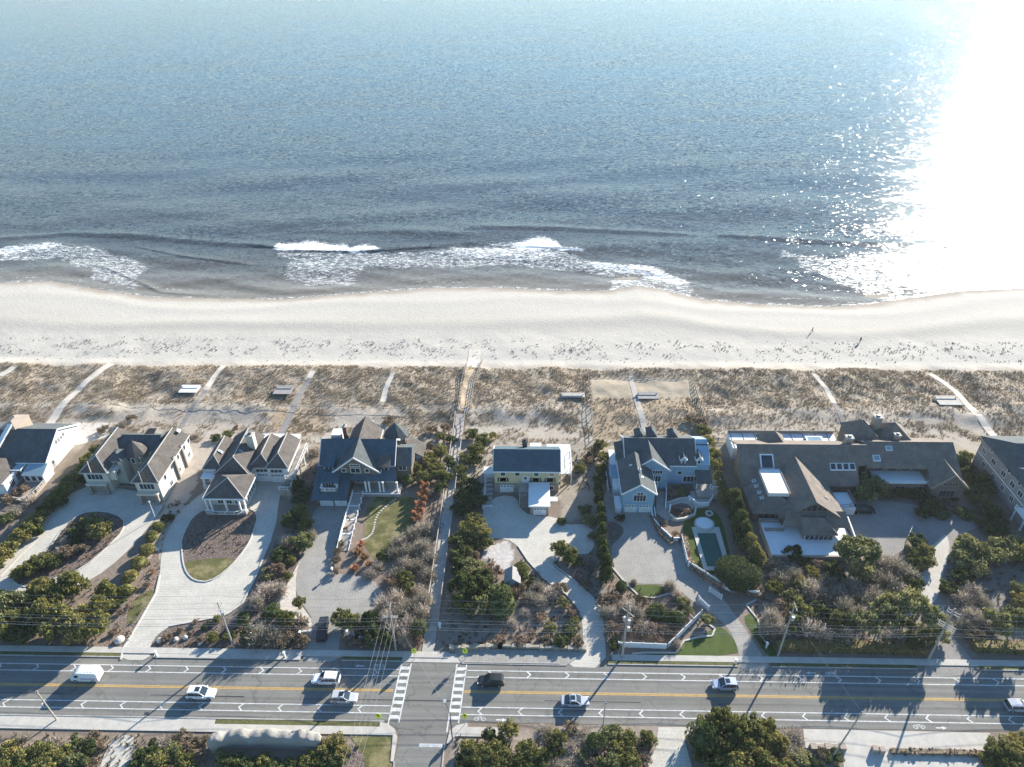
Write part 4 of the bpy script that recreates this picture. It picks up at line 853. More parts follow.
# ---- blue house
h = House('blue_house', 30, 123, 'pale blue house with several gables and twin white garage doors', 'house')
B = m_w_blue; K = m_roof_dk
h.walls(22.2, 40.8, 122.4, 132.8, 0, 5.7, B, 'x', 9.0, 127.6); h.gable(22.2, 37.6, 122.4, 132.8, 5.7, 9.0, K, 'x', ridge=127.6, o=.3); h.gable(37.3, 40.6, 123.2, 132, 5.4, 8.2, K, 'x', ridge=126.6, o=.3)
h.walls(23.6, 31.4, 120.8, 126, 0, 5.8, B, 'y', 8.8, 27.4); h.gable(23.6, 31.4, 120.9, 127.4, 5.8, 8.8, K, 'y', ridge=27.4, o=.45)
h.walls(20.6, 27.3, 113.2, 121, 0, 5.6, B, 'y', 8.0, 24.0); h.gable(20.6, 27.3, 113.3, 123.6, 5.6, 8.0, K, 'y', ridge=24.0, o=.4)
h.window(24.2, 113.2, 3.3, 2.6, 1.7, '-y', 3); h.window(24.2, 113.2, 5.15, 1.3, .6, '-y', 1)
h.door(22.5, 113.2, 0, 2.7, 2.2, '-y', garage=True); h.door(25.6, 113.2, 0, 2.7, 2.2, '-y', garage=True)
h.window(29.0, 120.8, 4.5, 2.2, .9, '-y', 3); h.window(29.0, 120.8, 2.2, 1.8, 1.6, '-y', 2); h.window(26.6, 120.8, 5.9, .7, .6, '-y', 0); h.door(28.9, 120.8, 0, 1.2, 2.1, '-y', m_w_white)
for x in (34.9, 38.4): 
    h.walls(x-.6, x+.6, 122.6, 125.0, 5.6, 7.0, B, 'y', 7.7); h.gable(x-.6, x+.6, 122.7, 125.6, 7.0, 7.7, K, 'y', o=.15, t=.12, name='dormer_roof'); h.window(x, 122.6, 6.0, .6, .8, '-y', 0)
h.window(34.4, 122.4, 3.0, .9, .9, '-y', 0); h.window(37.0, 122.4, .8, 3.2, 1.6, '-y', 3)
h.slab([(37.7, 119.4, 3.0), (41.2, 119.4, 3.0), (41.2, 122.4, 4.3), (37.7, 122.4, 4.3)], K, .2, 'porch_roof')
for x in (37.9, 39.0, 40.1, 41.0): h.post(x, 119.7, 1.2, 2.8, .2)
h.deck(37.7, 43.6, 117.6, 122.4, 0, 1.2, m_deck, 'porch_floor'); h.rail([(41.3, 119.2), (43.6, 119.2), (43.6, 124.5)], 1.2, 1.0, m_white)
for x, y in ((25.8, 131.6), (28.6, 132.2), (33.4, 131.6)): h.walls(x-.9, x+.9, y-2.6, y, 5, 8.6, B); h.hip(x-1.0, x+1.0, y-3.2, y, 8.6, 9.9, K, 'y', o=.15, name='dormer_roof')
h.deck(19.2, 20.6, 118, 131.6, 0, 2.4, m_flatw, 'side_bay'); h.rail([(18.2, 119), (18.2, 128.6), (20.4, 128.6)], 0, 1.4, m_white)
h.walls(20.8, 22.2, 121, 131, 0, 5.4, B); h.slab([(20.2, 120.6, 5.3), (22.4, 120.6, 5.7), (22.4, 131, 5.7), (20.2, 131, 5.3)], K, .2)
h.walls(18.8, 20.5, 121.5, 125.5, 0, 3, B); h.skylight(24.8, 116.0, 7.6, .5, .5, (-.35, 0), m_white); h.skylight(23.0, 120.2, 7.4, .9, .3, (.3, 0), m_white)
h.chimney(24.3, 117.6, .5, .5, 7, 8.4, m_white)
h.done()
t = root('storage_box', (20.0, 114.6, 0), 'white lidded storage box against the blue garage side', 'storage box')
mb = MB(); mb.box(19.2, 20.4, 112.8, 116.2, 0, 1.7, m_w_white); mb.build('body', t); mb = MB(); mb.box(19.1, 20.5, 112.7, 116.3, 1.704, 1.85, m_flatw); mb.build('lid', t)
# entrance steps and terraces of the blue house
t = root('terrace_wall', (36, 112, 0), 'white curved terrace walls and railings beside the blue house', 'terrace wall')
def wallseg(mb, pxs, hh, wd, m, z=0.0):
    P_ = GP(pxs)
    for i in range(len(P_)-1): mb.bar((*P_[i], z+hh/2), (*P_[i+1], z+hh/2), wd, hh, m)
mb = MB(); wallseg(mb, [(700,493),(702,486),(711,492),(713,498),(708,506),(697,506),(688,499)], 1.1, .22, m_white); mb.build('wall', t)
mb = MB(); wallseg(mb, [(666,485),(666,497),(665,510)], 1.0, .2, m_white); wallseg(mb, [(669,514),(670,508)], 1.2, .3, m_white); wallseg(mb, [(654,510),(655,519)], 1.0, .2, m_white); mb.build('stair_wall', t)
mb = MB(); wallseg(mb, [(690,499),(696,508),(694,516),(684,520),(676,521),(670,516)], .7, .4, m_border); wallseg(mb, [(668,504),(680,500),(690,499)], .6, .4, m_border); mb.build('bed_wall', t)
mb = MB(); mb.prism(GP([(656,493),(664,493),(665,508),(672,518),(667,522),(656,514)]), .02, .3, m_paver2); mb.build('stair', t)
mb = MB(); mb.prism(GP([(694,480),(702,480),(703,490),(695,490)]), .02, .5, m_deck); mb.build('landing', t)
for P_, nm in (([(666,487),(690,487),(690,499),(676,501),(667,505)], 1), ([(668,507),(685,503),(693,510),(690,517),(676,519),(669,513)], 2)):
    mb = MB(); mb.prism(GP(P_, 1), .02, .3, m_mulch); mb.build('planting_bed', t)

# ---- large contemporary cedar house
h = House('cedar_house', 62, 118, 'sprawling weathered cedar house with broad sloping roofs and white flat roof decks', 'house')
K = m_roof_tan; Wd = m_w_cedar
def RP(px, py, y0=118.4, z0=3.6, s=.75):
    z = z0
    for _ in range(30): x, y = ray(px, py, z); z = z*.6+.4*(z0+(y-y0)*s)
    return x, y, z
h.walls(48.0, 75.6, 124.4, 127, 0, 7.6, Wd); h.walls(48.0, 73.4, 119.6, 124.4, 0, 4.0, Wd)
h.slab([(47.6, 118.4, 3.6), (73.0, 118.4, 3.6), (73.2, 122.0, 6.3), (75.8, 122.2, 6.45), (76.0, 125.8, 9.15), (47.0, 125.8, 9.15)], K, .3)
h.slab([(47.0, 125.8, 9.15), (76.0, 125.8, 9.15), (76.0, 130.5, 6.6), (47.0, 130.5, 6.6)], K, .3)
h.walls(49.0, 75.8, 127, 130, 0, 6.4, Wd)
h.slab([(72.2, 121.2, 3.2), (75.6, 121.2, 3.2), (75.6, 124.6, 3.2), (72.2, 124.6, 3.2)], m_dark, .2, 'court_shade_slab')  # near-black slab in the roof notch; the courtyard's shade put into its colour
for px, py in ((767, 462),): 
    x, y, z = RP(px, py); h.skylight(x, y, z, 3.0, 2.8, (0, .75), m_glass)
for k in range(4): x, y, z = RP(833+k*6.4, 467); h.skylight(x, y, z, 1.3, 1.3, (0, .75), m_glass)
# main gable wing running towards the road
h.walls(53.6, 66.0, 108.6, 121, 0, 3.2, Wd); h.w.mesh([(53.8,108.9,3.2),(65.8,108.9,3.2),(59.4,108.9,7.6),(53.8,120,3.2),(65.8,120,3.2),(59.4,120,7.6)], [(0,1,2),(3,5,4),(0,2,5,3),(1,4,5,2)], Wd)
h.slab([(52.9, 108.6, 3.0), (59.4, 108.3, 8.0), (59.4, 122.9, 8.0), (52.9, 122.9, 3.0)], K, .28); h.slab([(59.4, 108.3, 8.0), (67.0, 107.4, 3.1), (65.6, 122.9, 4.2), (59.4, 122.9, 8.0)], K, .28)
for x, hh in ((57.4, .9), (58.5, 1.3), (59.6, 1.5), (60.7, 1.3), (61.8, .8)): h.window(x, 108.9, 5.15, .8, hh, '-y', 0, m_w_cedar)
h.slab([(53.2, 106.4, 3.1), (66.6, 106.2, 3.1), (66.2, 108.9, 5.0), (53.8, 108.9, 5.0)], K, .25)
for k in range(3): h.skylight(62.2+k*.75, 117.6-k*.8, 6.2-k*.45, .5, .5, (-.64, 0), m_dark)
h.skylight(63.2, 112.2, 5.7, .6, .5, (-.64, 0), m_dark)
h.walls(56.8, 63.0, 104.6, 108.6, 0, 2.9, m_w_tan); h.hip(56.6, 63.2, 104.4, 109.6, 3.0, 5.0, K, 'x', inset=.3, inb=2.6, o=.3)
for k in range(6): h.window(57.6+k*.95, 104.6, 1.0, .8, 1.5, '-y', 0)
h.window(55.0, 108.6, 1.5, 1.8, 1.2, '-y', 1); h.window(64.6, 108.6, 1.5, 1.6, 1.2, '-y', 1)
# low west wing with white deck sunk in its roof
h.walls(48.2, 54.6, 110.8, 121, 0, 3.0, Wd)
h.hip(48.0, 57.6, 110.6, 122.5, 3.0, 6.1, K, 'y', inset=3.4)
h.deck(51.2, 55.6, 112.8, 120.6, 5.4, 6.25, m_flatw, 'roof_deck'); h.rail([(51.1, 112.7), (55.7, 112.7), (55.7, 120.7), (51.1, 120.7), (51.1, 112.7)], 6.25, .12, m_w_tan, 'deck_kerb', .6)
for i in range(4): h.skylight(49.9+.08*i, 118.8-i*1.9+(.2 if i % 2 else 0), 4.35+.05*i, .7, .8, (.5, 0)); h.skylight(57.0, 118.6-i*1.8, 5.4, .7, .8, (-.3, 0))
h.window(51, 110.8, 1.1, 3.6, 1.4, '-y', 2, m_wood)
# terrace
h.deck(49.4, 66.8, 100.3, 110.6, 0, 1.2, m_flatw, 'terrace'); mb = MB()
mb.box(49.1, 49.38, 99.9, 108.0, 0, 1.75, m_flatw); mb.bar((66.95, 100.2, 1.0), (68.0, 110.6, 1.0), .25, 1.9, m_w_white); mb.box(49.5, 66.6, 99.9, 100.28, 0, 1.25, m_w_tan); mb.box(49.5, 53.6, 106.8, 107.1, 1.2, 1.9, m_wood); mb.box(49.5, 53.4, 109.3, 109.6, 1.2, 1.9, m_wood); mb.build('parapet', h.r)
# right wing
h.walls(76.0, 95.0, 123.4, 131, 0, 6.0, Wd); h.slab([(75.4, 121.8, 6.0), (88.4, 121.6, 6.0), (88.4, 127.0, 9.2), (75.4, 127.0, 9.2)], K, .28); h.slab([(88.4, 119.0, 4.4), (95.6, 119.0, 4.4), (95.6, 127.0, 9.2), (88.4, 127.0, 9.2)], K, .28)
h.slab([(75.4, 127.0, 9.2), (95.6, 127.0, 9.2), (95.6, 132.5, 6.0), (75.4, 132.5, 6.0)], K, .28)
h.walls(88.8, 95.6, 118.0, 123.6, 0, 4.2, Wd, 'y', 7.0); h.gable(88.8, 95.6, 118.2, 125.5, 4.2, 7.4, K, 'y', o=.6, trim=m_w_tan)
for k in range(5): h.window(91.0+k*.62, 118.0, 4.2, .35, .9, '-y', 0, m_wood)
h.window(92.2, 118.0, 1.0, 3.2, 1.8, '-y', 3, m_wood)
h.deck(77.2, 88.6, 119.4, 123.4, 3.4, 3.6, m_flatw, 'balcony'); h.rail([(77.3, 119.5), (88.5, 119.5)], 3.6, .5, m_white, step=.8); h.walls(77.4, 88.4, 120, 123.4, 0, 3.4, Wd)
for x in (79, 82, 85, 87.4): h.window(x, 123.4, 3.9, 1.8, 1.5, '-y', 0, m_wood)
for x in (79, 83, 87): h.window(x, 120.0, .8, 2.0, 1.3, '-y', 1, m_wood)
h.skylight(77.8, 123.6, 7.1, 1.6, 1.2, (0, .61), m_glassl); h.skylight(81.0, 125.6, 8.35, 1.4, .9, (0, .61), m_glassl)
# seaward pyramids and chimneys
for (x, y, r_, z0, z1) in ((56.6, 129.6, 3.2, 6.5, 9.9), (77.4, 132.6, 3.6, 7.6, 11.2), (84.4, 132.0, 3.8, 7.6, 10.9)):
    h.walls(x-r_+.5, x+r_-.5, y-r_+.5, y+r_-.5, 0, z0, Wd); h.cone(x, y, r_*1.38, z0, z1, K, 4, 'pyramid_roof')
h.chimney(72.6, 127.6, 1.5, 1.3, 0, 9.9, m_w_tan); h.chimney(80.9, 133.4, 1.6, 1.5, 0, 11.4, m_w_tan); h.chimney(84.0, 129.0, 1.2, 1.0, 7, 9.6, m_w_tan)
h.deck(48.6, 74, 131.6, 137.6, 0, 3.2, m_flatw, 'sea_deck')
mb = MB()
for k in range(9): mb.box(49+k*2.9, 49.15+k*2.9, 131.7, 137.5, 3.203, 3.3, m_wood)
mb.box(48.6, 74, 137.4, 137.6, 3.203, 4.0, m_wood); mb.build('deck_railing', h.r); h.skylight(68.6, 134.4, 3.5, 4.0, 3.0, (0, 0), m_glassl)
# little link stair beside the court
h.deck(67.2, 70.6, 113.0, 118.0, 0, 2.0, m_flatw, 'side_stair'); h.rail([(67.2, 113.0), (70.6, 113.6), (70.6, 118)], 2.0, .9, m_wood)
h.done()

# ---- grey shingle house at the right edge
h = House('shingle_house', 112, 122, 'tall grey shingle house with white windows at the right edge', 'house')
h.walls(105, 121, 112.5, 131, 0, 7.6, m_w_grey); h.hip(105, 121, 118.0, 131, 7.6, 11.0, m_roof_dk, 'x', inset=3.0); h.hip(105.0, 116, 112.5, 120.6, 7.65, 9.8, m_roof_dk, 'x', inset=3)
for y in (114.5, 117.5, 121, 125, 129): h.window(105, y, 4.6, 1.4, 1.2, '-x', 1)
for y in (116, 119.5, 123.2, 127.4): h.window(105, y, 1.8, 1.1, 1.2, '-x', 1)
for y in (116, 120, 127): h.window(105, y, 6.5, .8, .7, '-x', 0)
mb = MB(); mb.box(104.9, 105, 112.5, 131, 3.6, 3.85, m_white); mb.box(104.88, 105, 112.4, 131.1, 7.2, 7.55, m_white); mb.build('belt_trim', h.r)
for x in (107, 109.5, 112): h.window(x, 112.5, 4.8, 1.2, 1.2, '-y', 1)
h.walls(104.6, 110, 106, 112.5, 0, 3.0, m_w_grey); h.deck(103.4, 110.4, 105.4, 112.5, 3.0, 3.2, m_flatw, 'porch_roof'); h.rail([(103.5, 112.4), (103.5, 105.5), (110, 105.5)], 3.2, .9)
for y in (105.8, 109, 112.2): h.post(103.7, y, 0, 3.0, .25)
h.walls(111, 116, 118, 123, 7, 9.4, m_w_grey, 'y', 11.2); h.gable(111, 116, 117.8, 124, 9.4, 11.2, m_roof_dk, 'y', o=.3); h.window(113.5, 118.0-.0, 8.2, 1.2, 1.2, '-y', 1)
h.done()

# ---- small shed
gx_, gy_, _ = G(512.5, 584)
t = root('garden_shed', (gx_, gy_, 0), 'small grey shed with a pitched roof among the brown shrubs', 'shed')
mb = MB(); x0, x1, y0, y1 = gx_-1.3, gx_+1.3, gy_-1.2, gy_+1.6
mb.box(x0, x1, y0, y1, 0, 2.0, m_w_blue); mb.mesh([(x0,y0,2),(x1,y0,2),(gx_,y0,3),(x0,y1,2),(x1,y1,2),(gx_,y1,3)], [(0,1,2),(5,4,3),(1,4,5,2),(3,0,2,5)], m_w_blue); mb.build('wall', t)
mb = MB()
for sg in (-1, 1): mb.mesh([(gx_+sg*1.6, y0-.25, 1.8), (gx_+sg*1.6, y1+.25, 1.8), (gx_, y1+.25, 3.05), (gx_, y0-.25, 3.05), (gx_+sg*1.6, y0-.25, 1.95), (gx_+sg*1.6, y1+.25, 1.95), (gx_, y1+.25, 3.2), (gx_, y0-.25, 3.2)], [(3,2,1,0),(4,5,6,7),(0,1,5,4),(1,2,6,5),(2,3,7,6),(3,0,4,7)], m_w_grey)
mb.build('roof', t); mb = MB(); mb.box(gx_-.45, gx_+.45, y0-.06, y0, 0, 1.8, m_white); mb.build('door', t)

# ---- pool
t = root('swimming_pool', (*G(711, 548)[:2], 0), 'covered rectangular swimming pool with pale coping and a round spa', 'pool')
mb = MB(); O = GP([(691.5,527.5),(719,527.5),(731,571),(704,571)]); I = GP([(697,533.5),(715.5,533.5),(725.5,567),(707,567)])
for i in range(4): 
    j = (i+1) % 4; mb.mesh([(*O[i], .05), (*O[j], .05), (*I[j], .05), (*I[i], .05), (*O[i], .2), (*O[j], .2), (*I[j], .2), (*I[i], .2)], [(4,5,6,7),(0,1,5,4),(2,3,7,6),(0,3,2,1),(1,2,6,5),(3,0,4,7)], m_poolc)
mb.build('coping', t); mb = MB(); mb.prism(I, .05, .12, m_poolw); mb.build('cover', t)
sx_, sy_, _ = G(704, 525); mb = MB(); mb.prism([(sx_+2.1*math.cos(a*math.pi/10), sy_+1.9*math.sin(a*math.pi/10)) for a in range(20)], .05, .55, m_poolc); mb.build('spa_rim', t)
mb = MB(); mb.prism([(sx_+1.75*math.cos(a*math.pi/10), sy_+1.55*math.sin(a*math.pi/10)) for a in range(20)], .5, .6, m_flatw); mb.build('spa_cover', t)
fx_, fy_, _ = G(709, 514.5); t = root('fire_pit', (fx_, fy_, 0), 'round stone fire pit on the lawn behind the pool', 'fire pit')
mb = MB(); 
for k in range(14):
    a0, a1 = k*math.pi/7, (k+1)*math.pi/7-.04; mb.prism([(fx_+r_*math.cos(a), fy_+r_*math.sin(a)) for r_, a in ((.5, a0), (.85, a0), (.85, a1), (.5, a1))], .03, .5, m_border)
mb.build('ring', t); mb = MB(); mb.prism([(fx_+.49*math.cos(a*.5), fy_+.49*math.sin(a*.5)) for a in range(12)], .03, .2, m_dark); mb.build('grate', t)
# ------------------------------------------------------------------ vegetation prototypes (unit radius, unit height, base at 0)
def leafquads(P, size, seed, flat=0.0, elong=1.0):
    g = np.random.default_rng(seed); n = len(P); a = g.normal(size=(n, 3)); a[:, 2] *= (1-flat); a /= np.linalg.norm(a, axis=1)[:, None]
    b_ = np.cross(a, g.normal(size=(n, 3))); b_ /= np.linalg.norm(b_, axis=1)[:, None]; s1 = size*(0.6+0.8*g.random(n))[:, None]
    u_ = a*s1*elong; v_ = b_*s1/elong**.5
    V = np.stack([P-u_-v_*.3, P+v_, P+u_+v_*.2, P-v_], 1).reshape(-1, 3); return V, np.arange(n*4).reshape(n, 4)
def icos(r_, sub, seed, amp):
    bm = bmesh.new(); bmesh.ops.create_icosphere(bm, subdivisions=sub, radius=1); V = np.array([v.co[:] for v in bm.verts]); F = np.array([[v.index for v in f.verts] for f in bm.faces]); bm.free()
    g = np.random.default_rng(seed); k = g.normal(size=(5, 3))*2.2; ph = g.random(5)*6
    V *= (1+amp*sum(np.sin(V@k[i]+ph[i]) for i in range(5))/3)[:, None]*r_; return V, F
def crown(name, m, seed, nl=27, nq=2600, size=.05, lob=.27, spread=.80, elong=1.5, core=.0, topz=1.0, squash=1.0, base=.12, cone=0.0):
    g = np.random.default_rng(seed); P = []
    for i in range(nl):
        a = g.random()*6.283; rr = math.sqrt(g.random())*spread; hh = base+.25+(0.5 if rr < .4 else .33)*g.random()*topz
        if cone: hh = base+.1+.85*g.random(); rr = spread*(1-hh*cone)*math.sqrt(g.random())
        c = np.array([math.cos(a)*rr, math.sin(a)*rr, hh]); R_ = lob*(.7+.5*g.random())*(1-(hh*cone*.6 if cone else 0))
        n = int(nq/nl); d = g.normal(size=(n, 3)); d /= np.linalg.norm(d, axis=1)[:, None]; q = c+d*R_*(.45+.6*g.random(n)[:, None]**.5)*np.array([1, 1, .62*squash]); P.append(q)
    P = np.concatenate(P); P = P[P[:, 2] > .02]; P[:, 2] = np.minimum(P[:, 2], 1.08)
    V, F = leafquads(P, size, seed+1, elong=elong); return npmesh(name, V, F, [m])
def ballmesh(name, m, seed, amp=.06, nq=1300, size=.06, dome=1.0):
    g = np.random.default_rng(seed); d = g.normal(size=(nq, 3)); d /= np.linalg.norm(d, axis=1)[:, None]; d[:, 2] = np.where(d[:, 2] < -.6, -d[:, 2], d[:, 2])
    k = g.normal(size=(5, 3))*2.5; ph = g.random(5)*6; rr = (1+amp*sum(np.sin(d@k[i]+ph[i]) for i in range(5)))*(.93+.1*g.random(nq))
    P = d*rr[:, None]*.95; P[:, 2] = .5+(np.sign(P[:, 2])*np.abs(P[:, 2])**(.6 if dome > 1 else 1))*.5; V, F = leafquads(P, size, seed+1)
    CV, CF = icos(.88, 3, seed, amp); CV[:, 2] = .5+(np.sign(CV[:, 2])*np.abs(CV[:, 2])**(.6 if dome > 1 else 1))*.48
    CF = np.c_[CF, CF[:, -1]]; return V, F, CV, CF
def tri2(V, F, CV, CF3, name, m):
    me = bpy.data.meshes.new(name); me.from_pydata([tuple(v) for v in np.concatenate([V, CV])], [], [tuple(f) for f in F]+[tuple(int(a)+len(V) for a in f[:3]) for f in CF3]); me.materials.append(m); me.update(); return me
def ball(name, m, seed, **kw):
    V, F, CV, CF = ballmesh(name, m, seed, **kw); return tri2(V, F, CV, CF, name, m)
def twigs(name, m, seed, n=620, w_=.014, quads=800):
    g = np.random.default_rng(seed); Vs = []
    c = g.normal(size=(n, 3)); c[:, 2] = np.abs(c[:, 2])*.9+.2; c /= np.linalg.norm(c, axis=1)[:, None]
    L_ = .55+.5*g.random(n); st = c*np.array([.5, .5, .3])*(g.random(n)*.9)[:, None]; en = c*np.array([1, 1, .95])*L_[:, None]+g.normal(size=(n, 3))*.09
    sdv = np.cross(en-st, g.normal(size=(n, 3))); sdv /= np.linalg.norm(sdv, axis=1)[:, None]; sdv *= w_
    V = np.stack([st-sdv, st+sdv, en+sdv*.4, en-sdv*.4], 1).reshape(-1, 3); F = np.arange(n*4).reshape(n, 4)
    q = en[g.integers(0, n, quads)]*(.55+.45*g.random(quads))[:, None]+g.normal(size=(quads, 3))*.08; q[:, 2] = np.abs(q[:, 2]); V2, F2 = leafquads(q, .034, seed+5, elong=1.7)
    return npmesh(name, np.concatenate([V, V2]), np.concatenate([F, F2+len(V)]), [m])
def tuft(name, m, seed, n=160):
    g = np.random.default_rng(seed); a = g.random(n)*6.283; lean = .25+.75*g.random(n); st = np.c_[np.cos(a)*.12, np.sin(a)*.12, a*0]; en = np.c_[np.cos(a)*lean, np.sin(a)*lean, 1.05-.55*lean+.15*g.random(n)]
    sdv = np.c_[-np.sin(a), np.cos(a), a*0]*.07; V = np.stack([st-sdv, st+sdv, en+sdv*.4, en-sdv*.4], 1).reshape(-1, 3); return npmesh(name, V, np.arange(n*4).reshape(n, 4), [m])
def stems(name, m, seed, tall=.55, k=5, rad=.045):
    g = random.Random(seed); mb = MB()
    if tall > .8: mb.tube([(0, 0, -.02), (.02, .01, .3), (.0, .02, .62)], [rad*1.3, rad, rad*.6], m, 6)
    else: mb.tube([(0, 0, -.02), (.02, .0, tall*.5), (.03, .02, tall)], [rad, rad*.8, rad*.5], m, 5)
    for i in range(k):
        a = i*6.283/k+g.random(); z0 = g.uniform(.08, .3) if tall < .8 else g.uniform(.25, .5); r_ = g.uniform(.35, .6)
        mb.tube([(0, 0, z0), (math.cos(a)*r_*.5, math.sin(a)*r_*.5, z0+.15), (math.cos(a)*r_, math.sin(a)*r_, z0+.35)], [rad*.6, rad*.45, rad*.2], m, 4)
    me = mb.build(name, None); d = me.data; bpy.data.objects.remove(me); return d
ST = stems('trunk', m_trunk, 1); STP = stems('trunk', m_trunkp, 2, .9, 6, .05); STT = stems('trunk', m_trunk, 3, .9, 7, .04)
PROTO = {
 'ev': [crown('crown', m_ev, 10+i) for i in range(4)], 'dk': [crown('crown', m_dk, 20+i, nl=22) for i in range(3)], 'pale': [crown('crown', m_pale, 30+i, nl=22, lob=.3, spread=.74) for i in range(3)],
 'br': [crown('crown', m_brown, 40+i, nl=18, nq=1900, size=.045) for i in range(2)], 'or': [crown('crown', m_orange, 45, nl=12, nq=1200, size=.06)],
 'bare': [twigs('crown', m_bare, 50+i) for i in range(4)], 'ball': [ball('crown', m_ev, 60+i) for i in range(2)], 'dball': [ball('crown', m_dk, 64+i, amp=.1) for i in range(2)],
 'col': [crown('crown', m_dk, 70+i, nl=26, nq=2600, size=.055, lob=.5, spread=.75, cone=.75) for i in range(2)], 'cole': [crown('crown', m_ev, 75+i, nl=26, nq=2600, size=.055, lob=.5, spread=.75, cone=.75) for i in range(2)],
 'pam': [tuft('blades', m_pampas, 80+i) for i in range(2)], 'dome': [ball('crown', m_dk, 90, amp=.04, nq=6500, size=.026, dome=2.0)],
 'tall': [crown('crown', m_pale, 100+i, nl=24, nq=1250, size=.05, lob=.26, spread=.85, squash=.62, base=.38, topz=.7) for i in range(3)],
 'ced': [crown('crown', m_pale, 95, nl=26, nq=2800, size=.05, lob=.26, spread=.85, squash=.5, base=.3)]}
NAMES = {'ev': ('evergreen_shrub', 'green evergreen shrub', 'shrub'), 'dk': ('dark_shrub', 'dark green shrub', 'shrub'), 'pale': ('pale_shrub', 'grey-green shrub', 'shrub'),
 'br': ('brown_shrub', 'brown leafed shrub', 'shrub'), 'or': ('orange_shrub', 'bright orange shrub', 'shrub'), 'bare': ('bare_shrub', 'bare grey-brown shrub', 'shrub'), 'ball': ('clipped_shrub', 'round clipped shrub', 'shrub'),
 'dball': ('rounded_shrub', 'rounded dark shrub', 'shrub'), 'col': ('columnar_evergreen', 'dark columnar evergreen', 'tree'), 'cole': ('columnar_evergreen', 'green columnar evergreen', 'tree'),
 'pam': ('ornamental_grass', 'tan ornamental grass clump', 'grass clump'), 'dome': ('clipped_evergreen', 'large clipped dome evergreen', 'tree'), 'tall': ('open_evergreen', 'tall open crowned evergreen', 'tree'), 'ced': ('spreading_cedar', 'spreading cedar', 'tree')}
ORD = 'first second third fourth fifth sixth seventh eighth ninth tenth eleventh twelfth thirteenth fourteenth fifteenth sixteenth seventeenth eighteenth nineteenth twentieth'.split()
def plant(x, y, r_, h_, kind, label, group, z=0.0, tree=False):
    nm, noun, cat = NAMES[kind]
    if tree: cat = 'tree'; nm = nm.replace('shrub', 'tree')
    t = root(nm, (x, y, z), label, cat, group, random.random()*6.28, (r_*random.uniform(.92, 1.08), r_*random.uniform(.92, 1.08), h_))
    me = random.choice(PROTO[kind]); o = mobj('blades' if kind == 'pam' else 'crown', me, t)
    if kind not in ('pam',): mobj('trunk', STT if tree or kind == 'tall' else ST, t)
    return t
def cl(place, items, group, tree=False):            # items: (px, py, radius, height, kind) seen at the crown's middle
    by = {}
    for it in items: by.setdefault(it[4], []).append(it)
    for kind, its in by.items():
        its = sorted(its, key=lambda a: a[0]); n = len(its); noun = NAMES[kind][1]
        if tree: noun = noun.replace('shrub', 'tree')
        for i, (px, py, r_, h_, _) in enumerate(its):
            x, y = ray(px, py, h_*(.7 if kind == 'tall' else .45))
            if 76 < y < 79.2: y = 79.2
            if kind in ('ev', 'dk', 'pale', 'bare', 'br', 'col', 'cole'): r_ *= 1.13
            if n == 1: lab = '%s %s' % (noun, place)
            elif i == n-1 and n > 1: lab = 'rightmost %s %s' % (noun, place)
            elif i == 0: lab = 'leftmost %s %s' % (noun, place)
            else: lab = '%s %s from the left %s' % (ORD[i], noun, place)
            plant(x, y, r_, h_, kind, lab, group if n > 1 else None, float(hz(x, y)), tree)
E_, D_, B_, P_, R_ = 'ev', 'dk', 'bare', 'pale', 'br'
cl('in the row beside the white house', [(118,436,2,2.8,E_),(109,446,2.1,3,E_),(99,452,2.2,3.2,E_),(90,462,2.2,3.3,E_),(82,472,2.1,3.3,E_),(72,481,2.1,3.2,E_),(63,491,2.1,3.2,E_),(54,500,2,3,E_),(46,509,2,3,E_),(38,518,2,3,E_),(30,527,2,3,E_),(20,536,2.1,3,E_),(10,546,2.1,3,E_),(2,556,2.1,3,E_),(-8,566,2.1,3,E_),(103,458,1.6,2,D_),(84,479,1.6,2,D_),(60,503,1.6,2,D_),(36,530,1.6,2,D_)], 'shrubs in the row beside the white house')
cl('in the garden below the white house', [(22,490,1.8,2.2,R_),(8,500,1.8,2.0,R_),(14,512,2,2.2,B_),(4,520,1.9,2,D_),(30,500,1.6,1.8,B_),(18,525,1.6,2,B_)], 'shrubs below the white house')
cl('in the island bed of the cream house', [(100,530,2.5,3.2,E_),(90,522,2,2.6,E_),(78,529,1.8,2.4,D_),(66,540,1.4,1.6,B_),(40,562,2.2,2.6,E_),(28,570,2.1,2.6,E_),(18,573,1.6,2,E_),(52,562,1.8,2.2,D_),(68,552,1.8,2.2,R_),(80,549,1.7,2,R_),(60,551,1.6,2,B_),(75,540,1.6,1.6,D_)], 'shrubs in the island bed of the cream house')
cl('in the line between two drives', [(158,527,1.3,1.9,'ball'),(152,537,1.3,1.9,'ball'),(147,550,1.5,2.1,'ball'),(139,563,1.6,2.3,'ball'),(130,577,1.6,2.3,'ball'),(125,591,1.6,2,'ball'),(167,518,1.3,1.7,D_),(152,572,.6,.8,'or'),(120,600,1.5,1.8,D_)], 'clipped shrubs between two pale drives')
